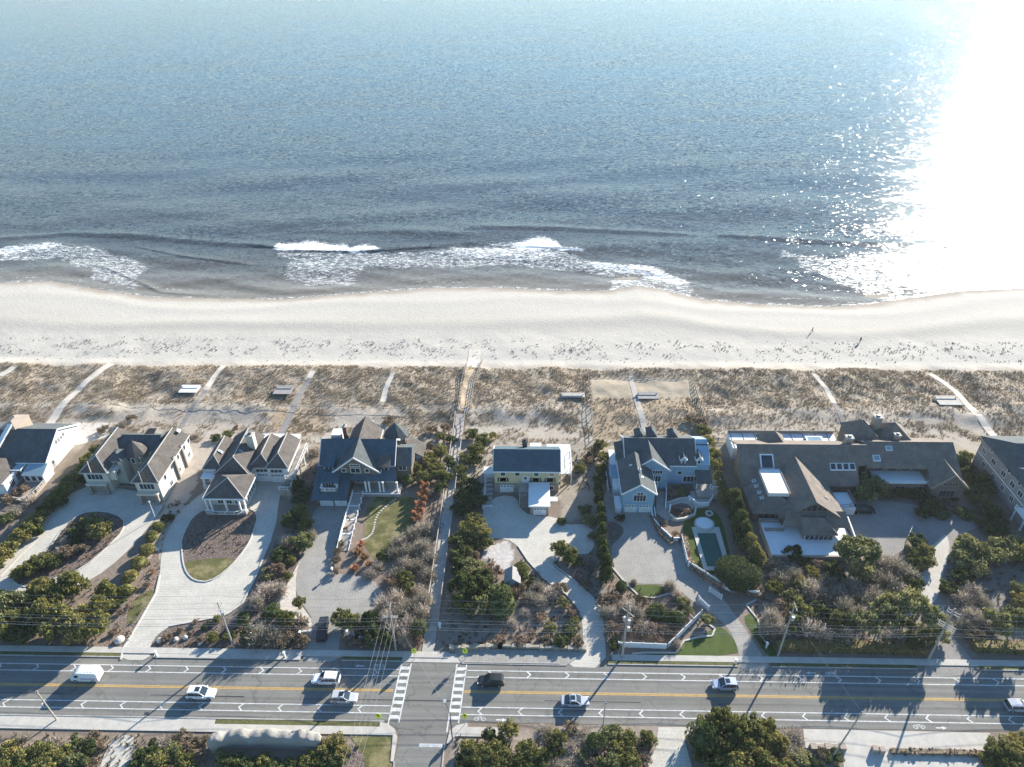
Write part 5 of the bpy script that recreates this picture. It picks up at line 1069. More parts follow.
cl('in the thicket at the lower left', [(72,585,2.6,6.2,E_),(58,595,2.4,6,E_),(43,592,2.2,5.6,E_),(46,612,2.6,6.2,E_),(60,618,2.4,6,E_),(76,622,2.6,6,E_),(88,618,2,5.2,E_),(102,606,2,5.2,E_),(106,592,1.8,5,E_),(27,622,2.2,4.6,D_),(12,608,2.6,6,P_),(6,626,2.4,5.6,E_),(98,622,1.8,5,E_),(22,640,2.2,4.2,D_),(46,637,2.4,5.6,E_),(70,642,2.4,5.6,E_),(6,643,2,4,D_),(88,636,2.2,5.6,E_),(30,604,2.2,4.6,D_),(-12,600,3,3.5,D_)], 'trees in the thicket at the lower left', True)
cl('in the sandy bed by the looping drive', [(103,612,1.2,1.4,R_),(120,612,.7,.8,R_),(128,606,.6,.8,R_),(113,632,.8,.9,R_),(96,600,1.3,1.5,R_),(134,590,0.6,0.9,D_),(147,585,.7,.9,R_)], 'small shrubs in the sandy bed')
cl('in the garden left of the shingled house', [(300,498,1.8,2.6,D_),(309,486,1.8,2.6,B_),(298,512,2,3,E_),(305,524,1.8,2.6,E_),(290,520,2,3,D_),(286,540,1.8,2.4,B_),(302,542,2.4,3.2,P_),(311,534,1.6,2,B_),(280,555,1.9,2.6,D_),(276,570,1.8,2.4,R_),(290,560,1.3,2,E_),(268,574,1.5,2,P_),(265,590,2.2,2.8,B_),(279,588,2,2.6,B_),(271,612,1.7,2.2,'dball'),(256,601,1.6,4,B_),(243,619,1.3,1.8,'dball'),(286,620,1.7,4.4,E_),(256,634,2.4,4.6,B_),(270,640,2.1,4.2,B_),(246,640,1.6,3.8,D_),(300,603,1.2,2.6,E_),(287,576,1.2,1.5,E_),(300,623,1.8,2,R_),(286,643,2,1.8,R_),(300,642,1.8,1.6,R_),(318,468,2,2.6,B_),(314,450,2,2,B_),(292,478,1.7,2.4,D_),(296,486,1.8,2.6,D_)], 'shrubs left of the shingled house')
cl('in the roadside bed by the looping drive', [(213,638,1.2,1.6,E_),(217,619,0.9,1.1,E_),(206,626,0.8,0.9,D_),(196,622,.7,.8,R_),(190,634,.6,.7,R_),(180,630,.6,.7,R_),(170,636,.6,.7,R_),(162,643,.7,.8,R_),(200,640,.7,.8,R_),(230,636,1.2,1.5,D_),(238,628,1,1.2,R_)], 'shrubs in the roadside bed')
cl('between the ramp and the lawn', [(361,544,1.1,1.3,'pam'),(358,552,1.4,1.6,'pam'),(364,557,1.3,1.5,'pam'),(368,564,1.0,1.2,'pam'),(355,568,1.2,1.4,'pam'),(338,552,1,1.3,R_),(336,560,1,1.3,R_),(335,571,1,1.3,R_),(340,544,.9,1.2,R_),(345,530,.9,1.1,R_),(348,520,.9,1.1,R_),(370,573,1.6,1.8,B_),(378,566,1.5,1.8,B_),(382,556,1,2,D_)], 'plants between the ramp and the lawn')
cl('by the shingled house turret', [(425,485,1.2,3.2,'or'),(424,491,1.2,3,'or'),(422,498,1.3,2.8,'or'),(420,505,1.4,2.6,'or'),(418,512,1.5,2.2,'or'),(417,519,1.3,1.7,'or'),(415,468,1.9,2.8,E_),(428,460,2.1,3,E_),(440,452,1.9,3,E_),(438,470,2.3,3.4,E_),(424,478,2,3,E_),(446,478,1.6,2.4,E_),(450,462,1.7,2.4,D_),(440,487,1.7,2.2,D_),(408,478,1.8,2.6,P_),(430,447,1.3,1.8,R_),(432,492,1.5,1.8,B_)], 'shrubs by the turret and the timber walk')
cl('in the tangle left of the timber walk', [(400,540,2.2,2.6,B_),(413,532,2.2,2.6,B_),(425,527,2,2.4,B_),(394,552,2,2.4,B_),(408,550,2.3,2.8,B_),(422,545,2.3,2.8,B_),(405,563,2,2.6,B_),(430,556,1.8,2.2,B_),(418,565,2.1,2.6,B_),(428,574,1.8,2.4,B_),(405,580,1.8,2.6,E_),(409,589,1.5,2,E_),(398,572,1.9,2.4,B_),(392,582,1.8,2,R_),(396,598,2,4.8,B_),(384,604,2.2,5,B_),(418,590,2,2.4,B_)], 'bare shrubs left of the timber walk')
cl('round the pole by the crossing', [(412,606,2,4.8,B_),(424,598,2,4.8,B_),(401,612,2.1,5,B_),(388,618,2.2,5,B_),(422,612,1.8,4.6,B_),(378,630,1.8,2.2,R_),(393,630,2.2,4.8,B_),(408,625,2.1,4.8,B_),(405,640,1.5,4.4,B_),(418,630,1.7,4.4,P_),(371,622,1.7,4.8,D_),(372,641,1.8,4.6,D_),(385,640,1.6,4.2,D_),(416,642,1.4,1.6,R_)], 'shrubs round the pole by the crossing')
cl('beside the mailbox post of the grey drive', [(342,619,1.9,3.4,E_),(351,623,1.7,3,E_)], 'trees beside the mailbox post', True)
cl('behind the roadside wall by the grey drive', [(361,630,1.6,1.8,R_),(350,640,1.3,1.2,R_),(360,642,1.4,1.2,R_),(292,632,1.5,1.2,R_)], 'low shrubs by the roadside wall')
cl('right of the timber walk by the dunes', [(472,434,1.8,2.2,E_),(482,440,2,2.6,E_),(492,436,1.2,1.6,E_),(476,450,2,2.4,E_),(466,458,1.8,2.2,E_),(461,470,1.6,2,E_),(474,460,1.8,2,D_),(462,478,1.4,1.8,D_),(471,487,2.4,3.2,D_),(464,497,2.2,3,D_),(476,500,2.2,3,D_),(458,510,1.7,2.2,D_),(468,508,1.8,2.4,D_)], 'shrubs right of the timber walk near the dunes')
cl('left of the yellow house drive', [(474,523,2.3,3.2,E_),(480,533,2.3,3.2,E_),(467,530,2,2.8,E_),(485,543,1.6,2.2,E_),(468,545,2,2.4,D_),(458,540,2,2.4,D_),(472,556,1.6,2,R_),(466,552,1.8,2.2,E_),(457,556,1.8,2.4,D_),(460,570,2.4,3,D_),(473,570,2.8,3.6,P_),(483,580,2.4,4.8,D_),(492,572,2.0,2.6,R_),(463,586,2.6,4.8,D_),(476,590,2.2,4.6,D_),(455,598,2,4,B_),(465,604,2.2,4.2,D_)], 'shrubs left of the yellow house drive')
cl('in the scrub behind the paved shelf', [(500,602,3.2,4.2,'dball'),(482,606,2,4.2,P_),(520,571,1.9,2.6,'ball'),(516,590,1.8,2.2,R_),(530,597,1.8,2,B_),(541,600,1.7,2,B_),(552,592,1.8,2,B_),(538,586,1.6,1.8,B_),(560,588,1.5,1.8,R_),(528,580,1.3,1.5,D_),(563,603,1.2,1.4,E_),(572,612,1.3,1.5,R_),(575,622,1.2,1.4,E_),(570,632,1.3,1.6,E_),(560,640,1.5,1.6,D_),(550,628,1.3,1.4,E_),(540,618,1.2,1.2,R_),(525,612,1.2,1.3,B_),(512,622,1.2,1.2,B_),(530,635,1.2,1.2,R_),(545,640,1.2,1.2,R_),(520,642,1.2,1.2,R_),(578,642,1.1,1.4,R_),(500,640,1.2,1.2,R_)], 'scrub behind the paved shelf')
cl('standing in the fork of the yellow house drive', [(561,550,2,3.2,E_),(569,556,1.8,2.8,E_)], 'trees in the fork of the yellow house drive', True)
cl('beside the curved drive of the yellow house', [(580,575,1.2,1.2,R_),(590,565,1.3,1.4,B_),(579,562,1.2,1.2,'dball'),(561,521,1.0,1.2,'dball'),(586,585,1.3,1.5,R_),(604,600,1.6,2,R_),(606,612,1.4,2.8,B_),(589,520,1.8,1.5,P_),(585,510,1.6,1.4,P_),(592,536,1,1.2,P_)], 'shrubs beside the curved drive')
cl('in the hedge line left of the blue house', [(600,446,1.8,3,E_),(602,458,1.7,2.8,E_),(601,470,1.6,2.8,E_),(580,468,1.5,2.2,E_),(592,452,1.8,2.4,R_),(588,460,1.6,2,R_),(600,480,1.6,3,D_),(598,490,1.5,3.4,'col'),(599,500,1.5,3.6,'col'),(600,511,1.5,3.8,'col'),(601,522,1.5,3.8,'col'),(602,533,1.6,4,'col'),(602,545,1.6,4,'col'),(603,556,1.6,4.2,'col'),(606,567,1.8,4.6,'col'),(607,578,1.7,4,'col')], 'evergreens left of the blue house')
cl('between blue house and cedar house', [(704,431,1.8,2.6,E_),(708,442,1.8,2.6,E_),(713,453,1.8,2.8,E_),(715,464,1.7,2.8,E_),(718,478,1.6,3,'cole'),(721,488,1.6,3.2,'cole'),(724,497,1.7,3.6,'cole'),(733,502,2.4,5.2,'col'),(737,513,2.4,5.6,'col'),(740,524,2.4,5.6,'col'),(744,535,2.3,5.2,'col'),(749,545,2.1,4.6,'cole'),(754,555,2,4.2,'cole'),(759,560,1.7,3.4,'cole'),(700,422,2,1.8,R_),(690,420,1.6,1.4,R_)], 'evergreens between the blue house and the cedar house')
cl('covering the corner of the pool', [(738,574,4.4,3.8,'dome')], None)
cl('in the blue house front bed', [(622,586,1.2,1.6,'dball'),(657,612,1.7,2.2,'dball'),(668,617,1.5,2,'dball'),(677,618,1.6,2.2,'dball'),(683,603,1.3,2.4,P_),(686,610,1.3,1.8,P_),(676,643,1.2,1.6,B_),(670,585,1.5,2,B_),(678,594,1.4,1.8,B_),(616,600,1.6,1.8,R_),(613,612,1.6,3,B_),(626,606,1.8,3.2,B_),(636,612,1.8,3.2,B_),(612,630,1.8,2.2,R_),(630,625,2,2.4,R_),(645,627,1.9,2.2,B_),(655,632,1.7,2,R_),(668,630,1.6,1.8,R_),(640,600,1.4,1.4,R_),(616,645,1.4,1.6,D_),(708,620,1.2,2.2,P_),(634,581,0.8,1.2,B_)], 'shrubs in the front bed of the blue house')
cl('in the terrace beds of the blue house', [(672,493,1.4,1.4,R_),(682,492,1.4,1.4,P_),(676,513,1.2,1.2,R_),(686,512,1.1,1.2,R_),(663,524,1,1.1,R_),(683,539,1.1,1.3,R_),(676,534,.9,1,R_),(620,518,1.1,1.2,D_)], 'small shrubs in the terrace beds')
cl('in woodland below the cedar house', [(792,553,2,2.6,D_),(775,564,2,2.4,B_),(781,578,2.2,2.8,B_),(793,574,2.4,3,B_),(801,583,1.8,2.6,E_),(776,588,1.8,2.6,E_),(813,574,1.4,2.4,E_),(811,588,2.9,3.6,B_),(822,596,2.6,3.2,B_),(830,582,2,2.4,B_),(793,598,2,2.6,P_),(838,594,2.4,3,B_),(850,584,2.4,3,B_),(836,572,2,2.4,D_),(860,596,2.4,3,B_),(845,606,2.2,4.8,B_),(818,612,2,4.6,D_),(800,612,2,4.6,E_),(785,608,1.9,2.4,R_),(772,616,2,4.6,B_),(768,628,1.8,4.2,B_),(780,628,1.9,4.4,B_),(792,625,1.8,4.4,D_),(808,628,2.2,4.6,B_),(822,633,2.2,4.6,B_),(836,622,1.6,4.6,E_),(850,622,2,4.6,D_),(845,636,2,4.4,B_),(806,563,1.5,1.6,D_),(818,565,1.5,1.5,R_),(830,566,1.5,1.5,D_)], 'shrubs in the woodland before the cedar house')
cl('left of the gravel drive mouth', [(880,562,2.8,3.8,B_),(896,566,2.8,3.8,B_),(908,574,2.6,3.4,B_),(888,580,2.8,3.4,B_),(872,576,2.6,3.4,B_),(902,590,2.4,2.8,B_),(912,584,2,2.6,D_),(876,594,2.6,3,B_),(893,600,2.2,2.6,D_),(908,602,3,7.5,'tall'),(921,608,2.8,7,'tall'),(934,618,2.6,6.5,'tall'),(938,634,2,3,E_),(925,636,2,2.8,E_),(905,622,2,2.6,D_),(884,616,3,7,'tall'),(868,622,2.6,6.5,'tall'),(892,606,2.8,7,'tall'),(896,636,2,2.6,B_),(862,612,2,2.4,B_),(925,552,1.8,2.6,E_),(918,540,2,2.4,D_),(914,553,1.8,2.2,D_),(918,565,1.8,2.4,D_),(928,562,1.6,2.2,E_),(910,640,2,2.6,D_)], 'shrubs between the gravel drive and the hedge')
cl('leaning over the cedar house terrace', [(858,556,4.4,6.5,'ced'),(862,570,2.4,5,P_)], None, True)
cl('in the court of the cedar house', [(868,488,3.6,5.2,P_)], None, True)
cl('below the cedar house balcony', [(886,492,2,2,D_),(898,490,2,2.2,D_),(910,492,2,2.2,D_),(921,494,1.8,2,D_),(930,503,2.2,2.6,D_),(924,512,2,2.2,D_),(941,513,1.7,1.6,'dball'),(965,513,2,1.7,'dball'),(952,496,1.5,1,'dball'),(950,505,2,1,R_),(930,488,1.6,2,R_)], 'shrubs below the cedar house balcony')
cl('between cedar house and grey house', [(962,462,2,2.6,D_),(968,470,2,2.6,D_),(975,478,2,2.6,D_),(974,492,2.2,2.8,D_),(983,488,2.4,3,D_),(982,502,2.2,2.8,D_),(991,512,2.2,2.8,D_),(998,522,2.2,2.8,D_),(990,526,2,2.4,D_),(1004,534,2,2.4,D_),(984,478,2,2.4,E_),(966,456,1.6,1.8,E_),(984,522,1.8,1.6,D_)], 'shrubs between the cedar house and the grey house')
cl('at the right edge of the gravel drive', [(966,546,2.8,4,P_),(978,552,3,4.4,P_),(962,560,2.4,3.2,P_),(975,568,2.6,3.4,P_),(990,556,2.8,4,P_),(1002,550,2.8,4,P_),(1014,548,2.8,4,P_),(1024,556,2.8,4,E_),(962,578,2,2.6,D_),(950,588,1.8,2.4,D_),(973,590,2.2,2.8,B_),(963,597,2.2,2.6,B_),(984,602,2,2.6,B_),(974,615,2.2,2.8,B_),(988,622,2.4,3,B_),(1000,622,2.6,6.5,'tall'),(1018,618,2.6,6.5,'tall'),(995,627,1.6,2.4,E_),(966,624,1.8,2.4,B_),(976,636,1.8,2,R_),(1022,602,2.2,3,E_),(1020,590,1.8,2.4,P_)], 'trees at the right edge', True)
# south side of the road
cl('in the scrub at the bottom left', [(8,752,1.8,1.8,E_),(22,760,2,2,E_),(38,752,2,2,E_),(48,765,2,2.2,E_),(60,756,1.8,2,E_),(75,764,1.9,2,P_),(85,752,1.6,1.6,D_),(20,740,1.4,1.2,B_),(52,742,1.4,1.2,B_),(72,745,1.5,1.4,D_),(92,738,1.2,1,R_),(6,768,2,2,E_),(30,772,2,2,D_),(90,765,1.3,1.3,R_),(-6,758,2,2,E_),(100,745,1,1,R_)], 'scrub south of the road at left')
cl('beside the burlap wrapped hedge', [(147,752,1.8,1.8,D_),(158,762,2,2,E_),(172,754,1.8,1.8,P_),(185,764,1.8,1.8,E_),(165,742,1.4,1.2,B_),(190,745,1.6,1.2,R_),(180,738,1.4,1,R_),(198,758,1.6,1.4,R_),(205,740,1.2,1,R_),(140,768,1.8,1.8,D_),(222,757,1.3,1.4,P_)], 'scrub beside the wrapped hedge')
cl('below the burlap wrapped hedge', [(232,766,2,1.8,D_),(250,770,2,1.8,D_),(262,762,1.6,1.6,E_),(278,768,2,1.8,D_),(296,768,2,1.8,D_),(312,762,1.8,1.8,E_),(325,752,1.7,2,E_),(336,743,1.6,2.2,E_),(340,756,1.7,2,E_),(330,766,1.8,1.8,D_),(318,774,1.8,1.6,D_)], 'shrubs below the wrapped hedge')
cl('in the scrub between the south drives', [(508,730,1.6,2.6,E_),(492,738,1.5,2,D_),(470,750,1.8,2.2,E_),(486,754,1.8,2.2,E_),(498,748,1.6,2,E_),(478,764,1.8,2,E_),(500,762,1.8,2.2,E_),(465,762,1.6,1.8,D_),(528,752,1.9,2.4,E_),(540,758,1.8,2.4,E_),(520,764,1.8,2.2,E_),(532,768,1.8,2.2,E_),(557,738,1.6,2.4,E_),(556,750,1.3,1.6,D_),(545,730,1.3,1,B_),(570,728,1.3,1,R_),(583,734,1.5,1.2,B_),(572,746,1.5,1.2,B_),(586,756,1.6,1.4,P_),(597,742,1.7,2.2,'dball'),(612,735,1.7,2,P_),(604,752,1.9,2,R_),(618,748,1.8,2,E_),(625,738,1.6,2.2,E_),(648,739,1.5,2.2,E_),(640,748,1.5,1.6,R_),(610,764,1.9,2.2,P_),(592,768,1.8,1.8,R_),(628,760,1.9,2.2,E_),(642,760,1.4,1.6,R_),(554,764,1.6,1.4,B_),(572,764,1.6,1.2,B_)], 'scrub south of the road between the drives')
cl('in the big clump by the pale south drive', [(707,740,2.6,4.4,'dball'),(722,722,2,6,E_),(736,735,2.4,5.2,E_),(724,748,2.6,4.6,E_),(746,750,2.6,4.4,E_),(735,764,2.8,4.4,E_),(712,758,2.4,4,D_),(757,736,2,4.4,E_),(762,764,2.4,3.4,E_),(748,724,1.5,4.6,P_),(776,742,1.9,3,E_),(704,722,1.2,3.4,P_),(768,728,1.4,3.6,E_)], 'trees in the big clump by the south drive', True)
cl('beside the big roadside clump', [(782,742,2,1.8,B_),(794,736,1.8,1.6,B_),(790,752,2,1.8,B_),(778,756,1.9,1.8,R_),(802,760,1.8,1.6,P_),(785,766,1.8,1.8,E_),(812,766,1.6,1.4,D_),(834,757,1.3,1.1,D_),(822,754,1.2,1,R_)], 'shrubs beside the big roadside clump')
cl('in the bottom right corner', [(1000,752,2.3,3.6,E_),(1016,757,2.4,3.6,E_),(1005,766,2.2,3.2,E_),(1022,745,1.8,3,E_),(990,762,1.6,2.4,E_)], 'trees in the bottom right corner', True)
cl('near the dune by the hip-roofed house', [(228,435,1.3,1.8,E_),(215,438,1.4,1.4,D_),(236,428,1.0,1.0,R_)], None)
cl('behind the cream house', [(121,424,1.6,1.6,B_),(104,430,1.7,1.4,R_),(132,418,1.4,1.2,R_),(195,435,1.2,1,B_)], 'scrub behind the cream house')
cl('in the sand right of the shingled house', [(388,420,1.6,1.5,R_),(432,430,1.5,1.6,R_),(445,428,1.4,1.6,R_),(440,436,1.4,1.8,E_),(452,440,1.5,1.8,D_)], 'shrubs in the sand right of the shingled house')
# hedges: one long lumpy body each
def hedge(pxs, wd, hh, m, label, seed, cat='hedge', name='hedge', den=26, size=.16, world=None, core=True, ends=True):
    P0 = world or GP(pxs); g = np.random.default_rng(seed); pts = []; L_ = []; C_ = MB()
    for i in range(len(P0)-1):
        a, b_ = np.array(P0[i]), np.array(P0[i+1]); d = b_-a; ln = np.linalg.norm(d); d /= ln; nrm = np.array([-d[1], d[0]]); n = int(den*ln*(hh*2+wd)/3)
        s_ = g.random(n)*ln; th = g.random(n)*math.pi*1.0; lump = 1+.12*np.sin(s_*1.7+seed)+.08*np.sin(s_*4.1)
        o_ = np.sign(np.cos(th))*np.abs(np.cos(th))**.5*wd/2*lump+g.normal(size=n)*.05; z = (np.abs(np.sin(th))**.5*hh*lump+g.normal(size=n)*.06); k = g.random(n) < .35; z[k] *= g.random(k.sum())
        q = a+d*s_[:, None]+nrm*o_[:, None]; pts.append(np.c_[q, z])
        C_.bar((a[0], a[1], hh*.44), (b_[0], b_[1], hh*.44), wd*.78, hh*.86, m)
    P1 = np.concatenate(pts); V, F = leafquads(P1, size, seed+3); o = (np.array(P0).mean(0)); t = root(name, (o[0], o[1], 0), label, cat)
    V = V-np.array([o[0], o[1], 0]); f = mobj('foliage', npmesh('foliage', V, F, [m]), t); C_.build('inner_branches', t); return t
m_hedge = leaf('hedge_leaf', (0.12, 0.125, 0.04), (0.17, 0.12, 0.05), .2)
hedge([(776,648),(860,649),(925,652)], 2.0, 1.5, m_hedge, 'long clipped brown-green hedge along the pavement right of the leaning pole', 5)
hedge([(972,648),(1040,652)], 2.0, 1.6, m_hedge, 'clipped hedge along the pavement at the right edge', 6)
hedge([(652,517),(660,534),(672,545)], .9, .8, m_brown, 'low brown hedge behind the white wall near the garage', 7)
hedge([(684,540),(690,566),(704,578),(722,588)], 1.1, 1.2, m_brown, 'brown hedge between the pool fence and the pool', 8)
hedge([(890,752),(930,753),(982,754)], .9, .6, m_brown, 'low brown hedge on the edge of the lower forecourt', 9)
hedge([(740,592),(762,597)], 1.0, .9, m_brown, 'low brown hedge below the white fence and clipped evergreen', 10)
# burlap-wrapped hedge
def lump_wrap():
    P0 = GP([(210,748),(235,742),(265,742),(300,743),(323,745)]); mb = MB(); n = 70; k = 13; vs = []; fs = []
    A = np.array(P0); s_ = np.linspace(0, len(P0)-1, n); X_ = np.interp(s_, range(len(P0)), A[:, 0]); Y_ = np.interp(s_, range(len(P0)), A[:, 1])
    for i in range(n):
        e = min(1, min(i, n-1-i)/4+.15)**.5; lm = 1+.10*math.sin(i*.37)+.05*math.sin(i*.83+1)
        for j in range(k):
            a = math.pi*j/(k-1); vs.append((X_[i], Y_[i]-math.copysign(abs(math.cos(a))**.5, math.cos(a))*1.0*e*(1+.03*math.sin(i*.5+j*.6)), math.sin(a)**.35*2.6*e**.5*lm if 0 < j < k-1 else 0))
    for i in range(n-1):
        for j in range(k-1): fs.append((i*k+j, (i+1)*k+j, (i+1)*k+j+1, i*k+j+1))
    mb.mesh(vs, fs, m_burlap); o = mb.build('wrapped_hedge', None, smooth=True); setp(o, 'long hedge wrapped in pale burlap beside the south pavement', 'hedge')
lump_wrap()
# ground plants too many to count
def scatter(name, V0, F0, XYZ, S, m, label, seed):
    g = np.random.default_rng(seed); n = len(XYZ); a = g.random(n)*6.283; c, s_ = np.cos(a), np.sin(a)
    V = V0[None]*S[:, None, None]; x = V[:, :, 0]*c[:, None]-V[:, :, 1]*s_[:, None]; y = V[:, :, 0]*s_[:, None]+V[:, :, 1]*c[:, None]
    W = np.stack([x, y, V[:, :, 2]], -1)+XYZ[:, None, :]; k = len(V0); F = (F0[None]+(np.arange(n)*k)[:, None, None]).reshape(-1, F0.shape[1])
    o = mobj(name, npmesh(name, W.reshape(-1, 3), F, [m])); return setp(o, label, kind='stuff')
def tuftgeo(n, seed, sp=.9, w_=.1):
    g = np.random.default_rng(seed); a = g.random(n)*6.283; l_ = .3+.6*g.random(n); st = np.c_[np.cos(a)*.15, np.sin(a)*.15, a*0-.05]; en = np.c_[np.cos(a)*l_*sp, np.sin(a)*l_*sp, .55+.5*g.random(n)]
    sv = np.c_[-np.sin(a), np.cos(a), a*0]*w_; return np.stack([st-sv, st+sv, en], 1).reshape(-1, 3), np.arange(n*3).reshape(n, 3)
N_ = 150000; xr = rng.uniform(-185, 185, N_); yr = rng.uniform(133, 172, N_); dv = veg_density(xr, yr); cz = np.clip(fbm(xr, yr, 2.2, 123)*2.6-.9, 0, 1)
zone = inpoly(xr, yr, PG([(590,377),(692,377),(703,398),(592,398)]))
block_ = np.zeros(N_, bool)
for P in ([(459,410),(466,370),(476,370),(470,412)],): block_ |= inpoly(xr, yr, PG(P))
foot = ((xr > -137) & (xr < -108) & (yr < 141)) | ((xr > -100) & (xr < -46) & (yr < 136)) | ((xr > -48) & (xr < 44) & (yr < 136.5)) | ((xr > 46) & (xr < 123) & (yr < 139))
for pl, wd in (([(50,424),(60,408),(74,394),(88,380),(112,364)],1.4),([(0,376),(14,367)],1.2),([(180,428),(192,408),(206,390),(224,366)],1),([(281,434),(292,412),(302,390),(313,371)],1.1),([(383,402),(386,388),(393,373)],.9),([(646,432),(640,410),(634,390),(630,376)],1),([(849,433),(841,418),(834,403),(827,390),(814,374)],.9),([(994,436),(975,412),(956,392),(930,374)],1.2)):
    Pp = PG(pl)
    for i in range(len(Pp)-1):
        a_, b2 = np.array(Pp[i][:2]), np.array(Pp[i+1][:2]); dd = b2-a_; tt_ = np.clip(((xr-a_[0])*dd[0]+(yr-a_[1])*dd[1])/(dd@dd), 0, 1); block_ |= np.hypot(xr-a_[0]-tt_*dd[0], yr-a_[1]-tt_*dd[1]) < wd
dv = np.where(inpoly(xr, yr, PG([(592,398),(703,398),(712,437),(594,440)])), .45, dv)
keep = (rng.random(N_) < dv*(.3+1.0*cz)) & ~zone & ~block_ & ~foot; xr, yr = xr[keep], yr[keep]
V0, F0 = tuftgeo(11, 4, 1.2); V0[:, 2] *= .62; sz = rng.uniform(.24, .52, len(xr))
scatter('dune_grass', V0, F0, np.c_[xr, yr, hz(xr, yr)], sz, m_dune, 'dry tan beach grass covering the dunes', 1)
N_ = 15000; xr = rng.uniform(-160, 160, N_); yr = rng.uniform(173, 187.5, N_); keep = rng.random(N_) < .28*np.exp(-((yr-182)/5)**2)*(fbm(xr, yr, 3, 7) > .5)*1.6; xr, yr = xr[keep], yr[keep]
V0, F0 = tuftgeo(8, 5, 1.1, .15); scatter('beach_tuft', V0, F0, np.c_[xr, yr, hz(xr, yr)], rng.uniform(.18, .42, len(xr)), m_spec, 'dark young grass tufts dotted over the upper beach', 2)
N_ = 42000; xr = rng.uniform(-135, 135, N_); yr = rng.uniform(50, 135, N_); keep = np.zeros(N_, bool)
for P, pr_ in (([(120,620),(140,580),(158,545),(160,570),(128,645),(95,650),(0,650),(0,560),(120,430),(130,470),(60,500)], .3), ([(160,560),(165,505),(205,490),(170,540)], .35), ([(180,545),(258,512),(250,545),(238,557),(190,560)], .25), ([(150,648),(160,634),(215,620),(300,640),(300,650)], .5),
               ([(280,545),(316,430),(300,560),(262,600)], .4), ([(378,600),(430,480),(455,440),(428,645),(345,650)], .5), ([(440,640),(452,560),(478,440),(600,440),(590,490),(490,485),(480,530),(440,650),(585,645),(570,590),(510,545),(480,560)], .55),
               ([(460,640),(470,590),(560,590),(582,620),(583,648),(455,646)], .9), ([(560,530),(592,530),(596,560),(610,580),(598,600),(556,565)], .7), ([(604,640),(606,580),(680,598),(694,612),(664,640)], .5), ([(760,650),(750,560),(925,560),(930,640),(920,655)], .6), ([(950,650),(945,550),(1030,550),(1030,650)], .4),
               ([(0,767),(0,735),(200,735),(200,767)], .8), ([(455,790),(455,738),(505,736),(640,726),(655,745),(640,790)], .8), ([(770,767),(770,732),(800,732),(800,767)], .6)):
    keep |= inpoly(xr, yr, PG(P)) & (rng.random(N_) < pr_)
for P in (d2o, [(0,566),(25,541),(52,512),(78,487),(110,487),(135,491),(165,494),(166,502),(147,530),(121,558),(95,578),(62,593),(30,603),(-30,608)], [(320,504),(348,504),(345,520),(344,530),(337,545),(331,569),(332,578),(341,573),(374,579),(384,595),(378,608),(345,618),(338,645),(340,662),(303,662),(313,620),(296,595),(296,573),(305,545)],
          [(484,505),(592,505),(594,554),(575,554),(550,562),(575,581),(600,608),(606,668),(563,667),(583,651),(581,612),(544,579),(507,539),(486,538)], [(604,488),(655,511),(680,541),(718,588),(762,655),(772,671),(738,671),(733,636),(697,605),(666,584),(612,566)],
          [(840,498),(940,510),(985,516),(953,546),(943,574),(941,600),(984,673),(918,679),(937,635),(919,602),(924,562),(911,532),(900,556),(872,558)], [(427,655),(462,440),(476,440),(440,655)], [(487,541),(512,536),(522,552),(517,575),(498,573)], [(369,496),(420,500),(412,530),(386,564),(362,541)]):
    keep &= ~inpoly(xr, yr, PG(P))
keep |= (inpoly(xr, yr, isl2) & (yr > 100) & (rng.random(N_) < .3)) | (inpoly(xr, yr, isl1) & (rng.random(N_) < .4)); keep &= ~((yr > 62) & (yr < 77.7)); xr, yr = xr[keep], yr[keep]; half = rng.random(len(xr)) < .6
m_litter = mat('undergrowth_leaf', (0.25, 0.19, 0.135), 0.9, 0.5, .5, col2=(0.13, 0.10, 0.07), fine=(1.5, .5), trans=.15)
m_under = mat('undergrowth_green', (0.12, 0.125, 0.05), 0.9, 0.5, .5, col2=(0.16, 0.13, 0.07), fine=(1.5, .5), trans=.15)
V0, F0 = tuftgeo(12, 6, 1.2, .14); scatter('undergrowth', V0, F0, np.c_[xr[half], yr[half], xr[half]*0], rng.uniform(.25, .7, half.sum()), m_litter, 'dry brown undergrowth between the shrubs', 3)
scatter('undergrowth', V0, F0, np.c_[xr[~half], yr[~half], xr[~half]*0], rng.uniform(.25, .6, (~half).sum()), m_under, 'low green undergrowth between the shrubs', 4)
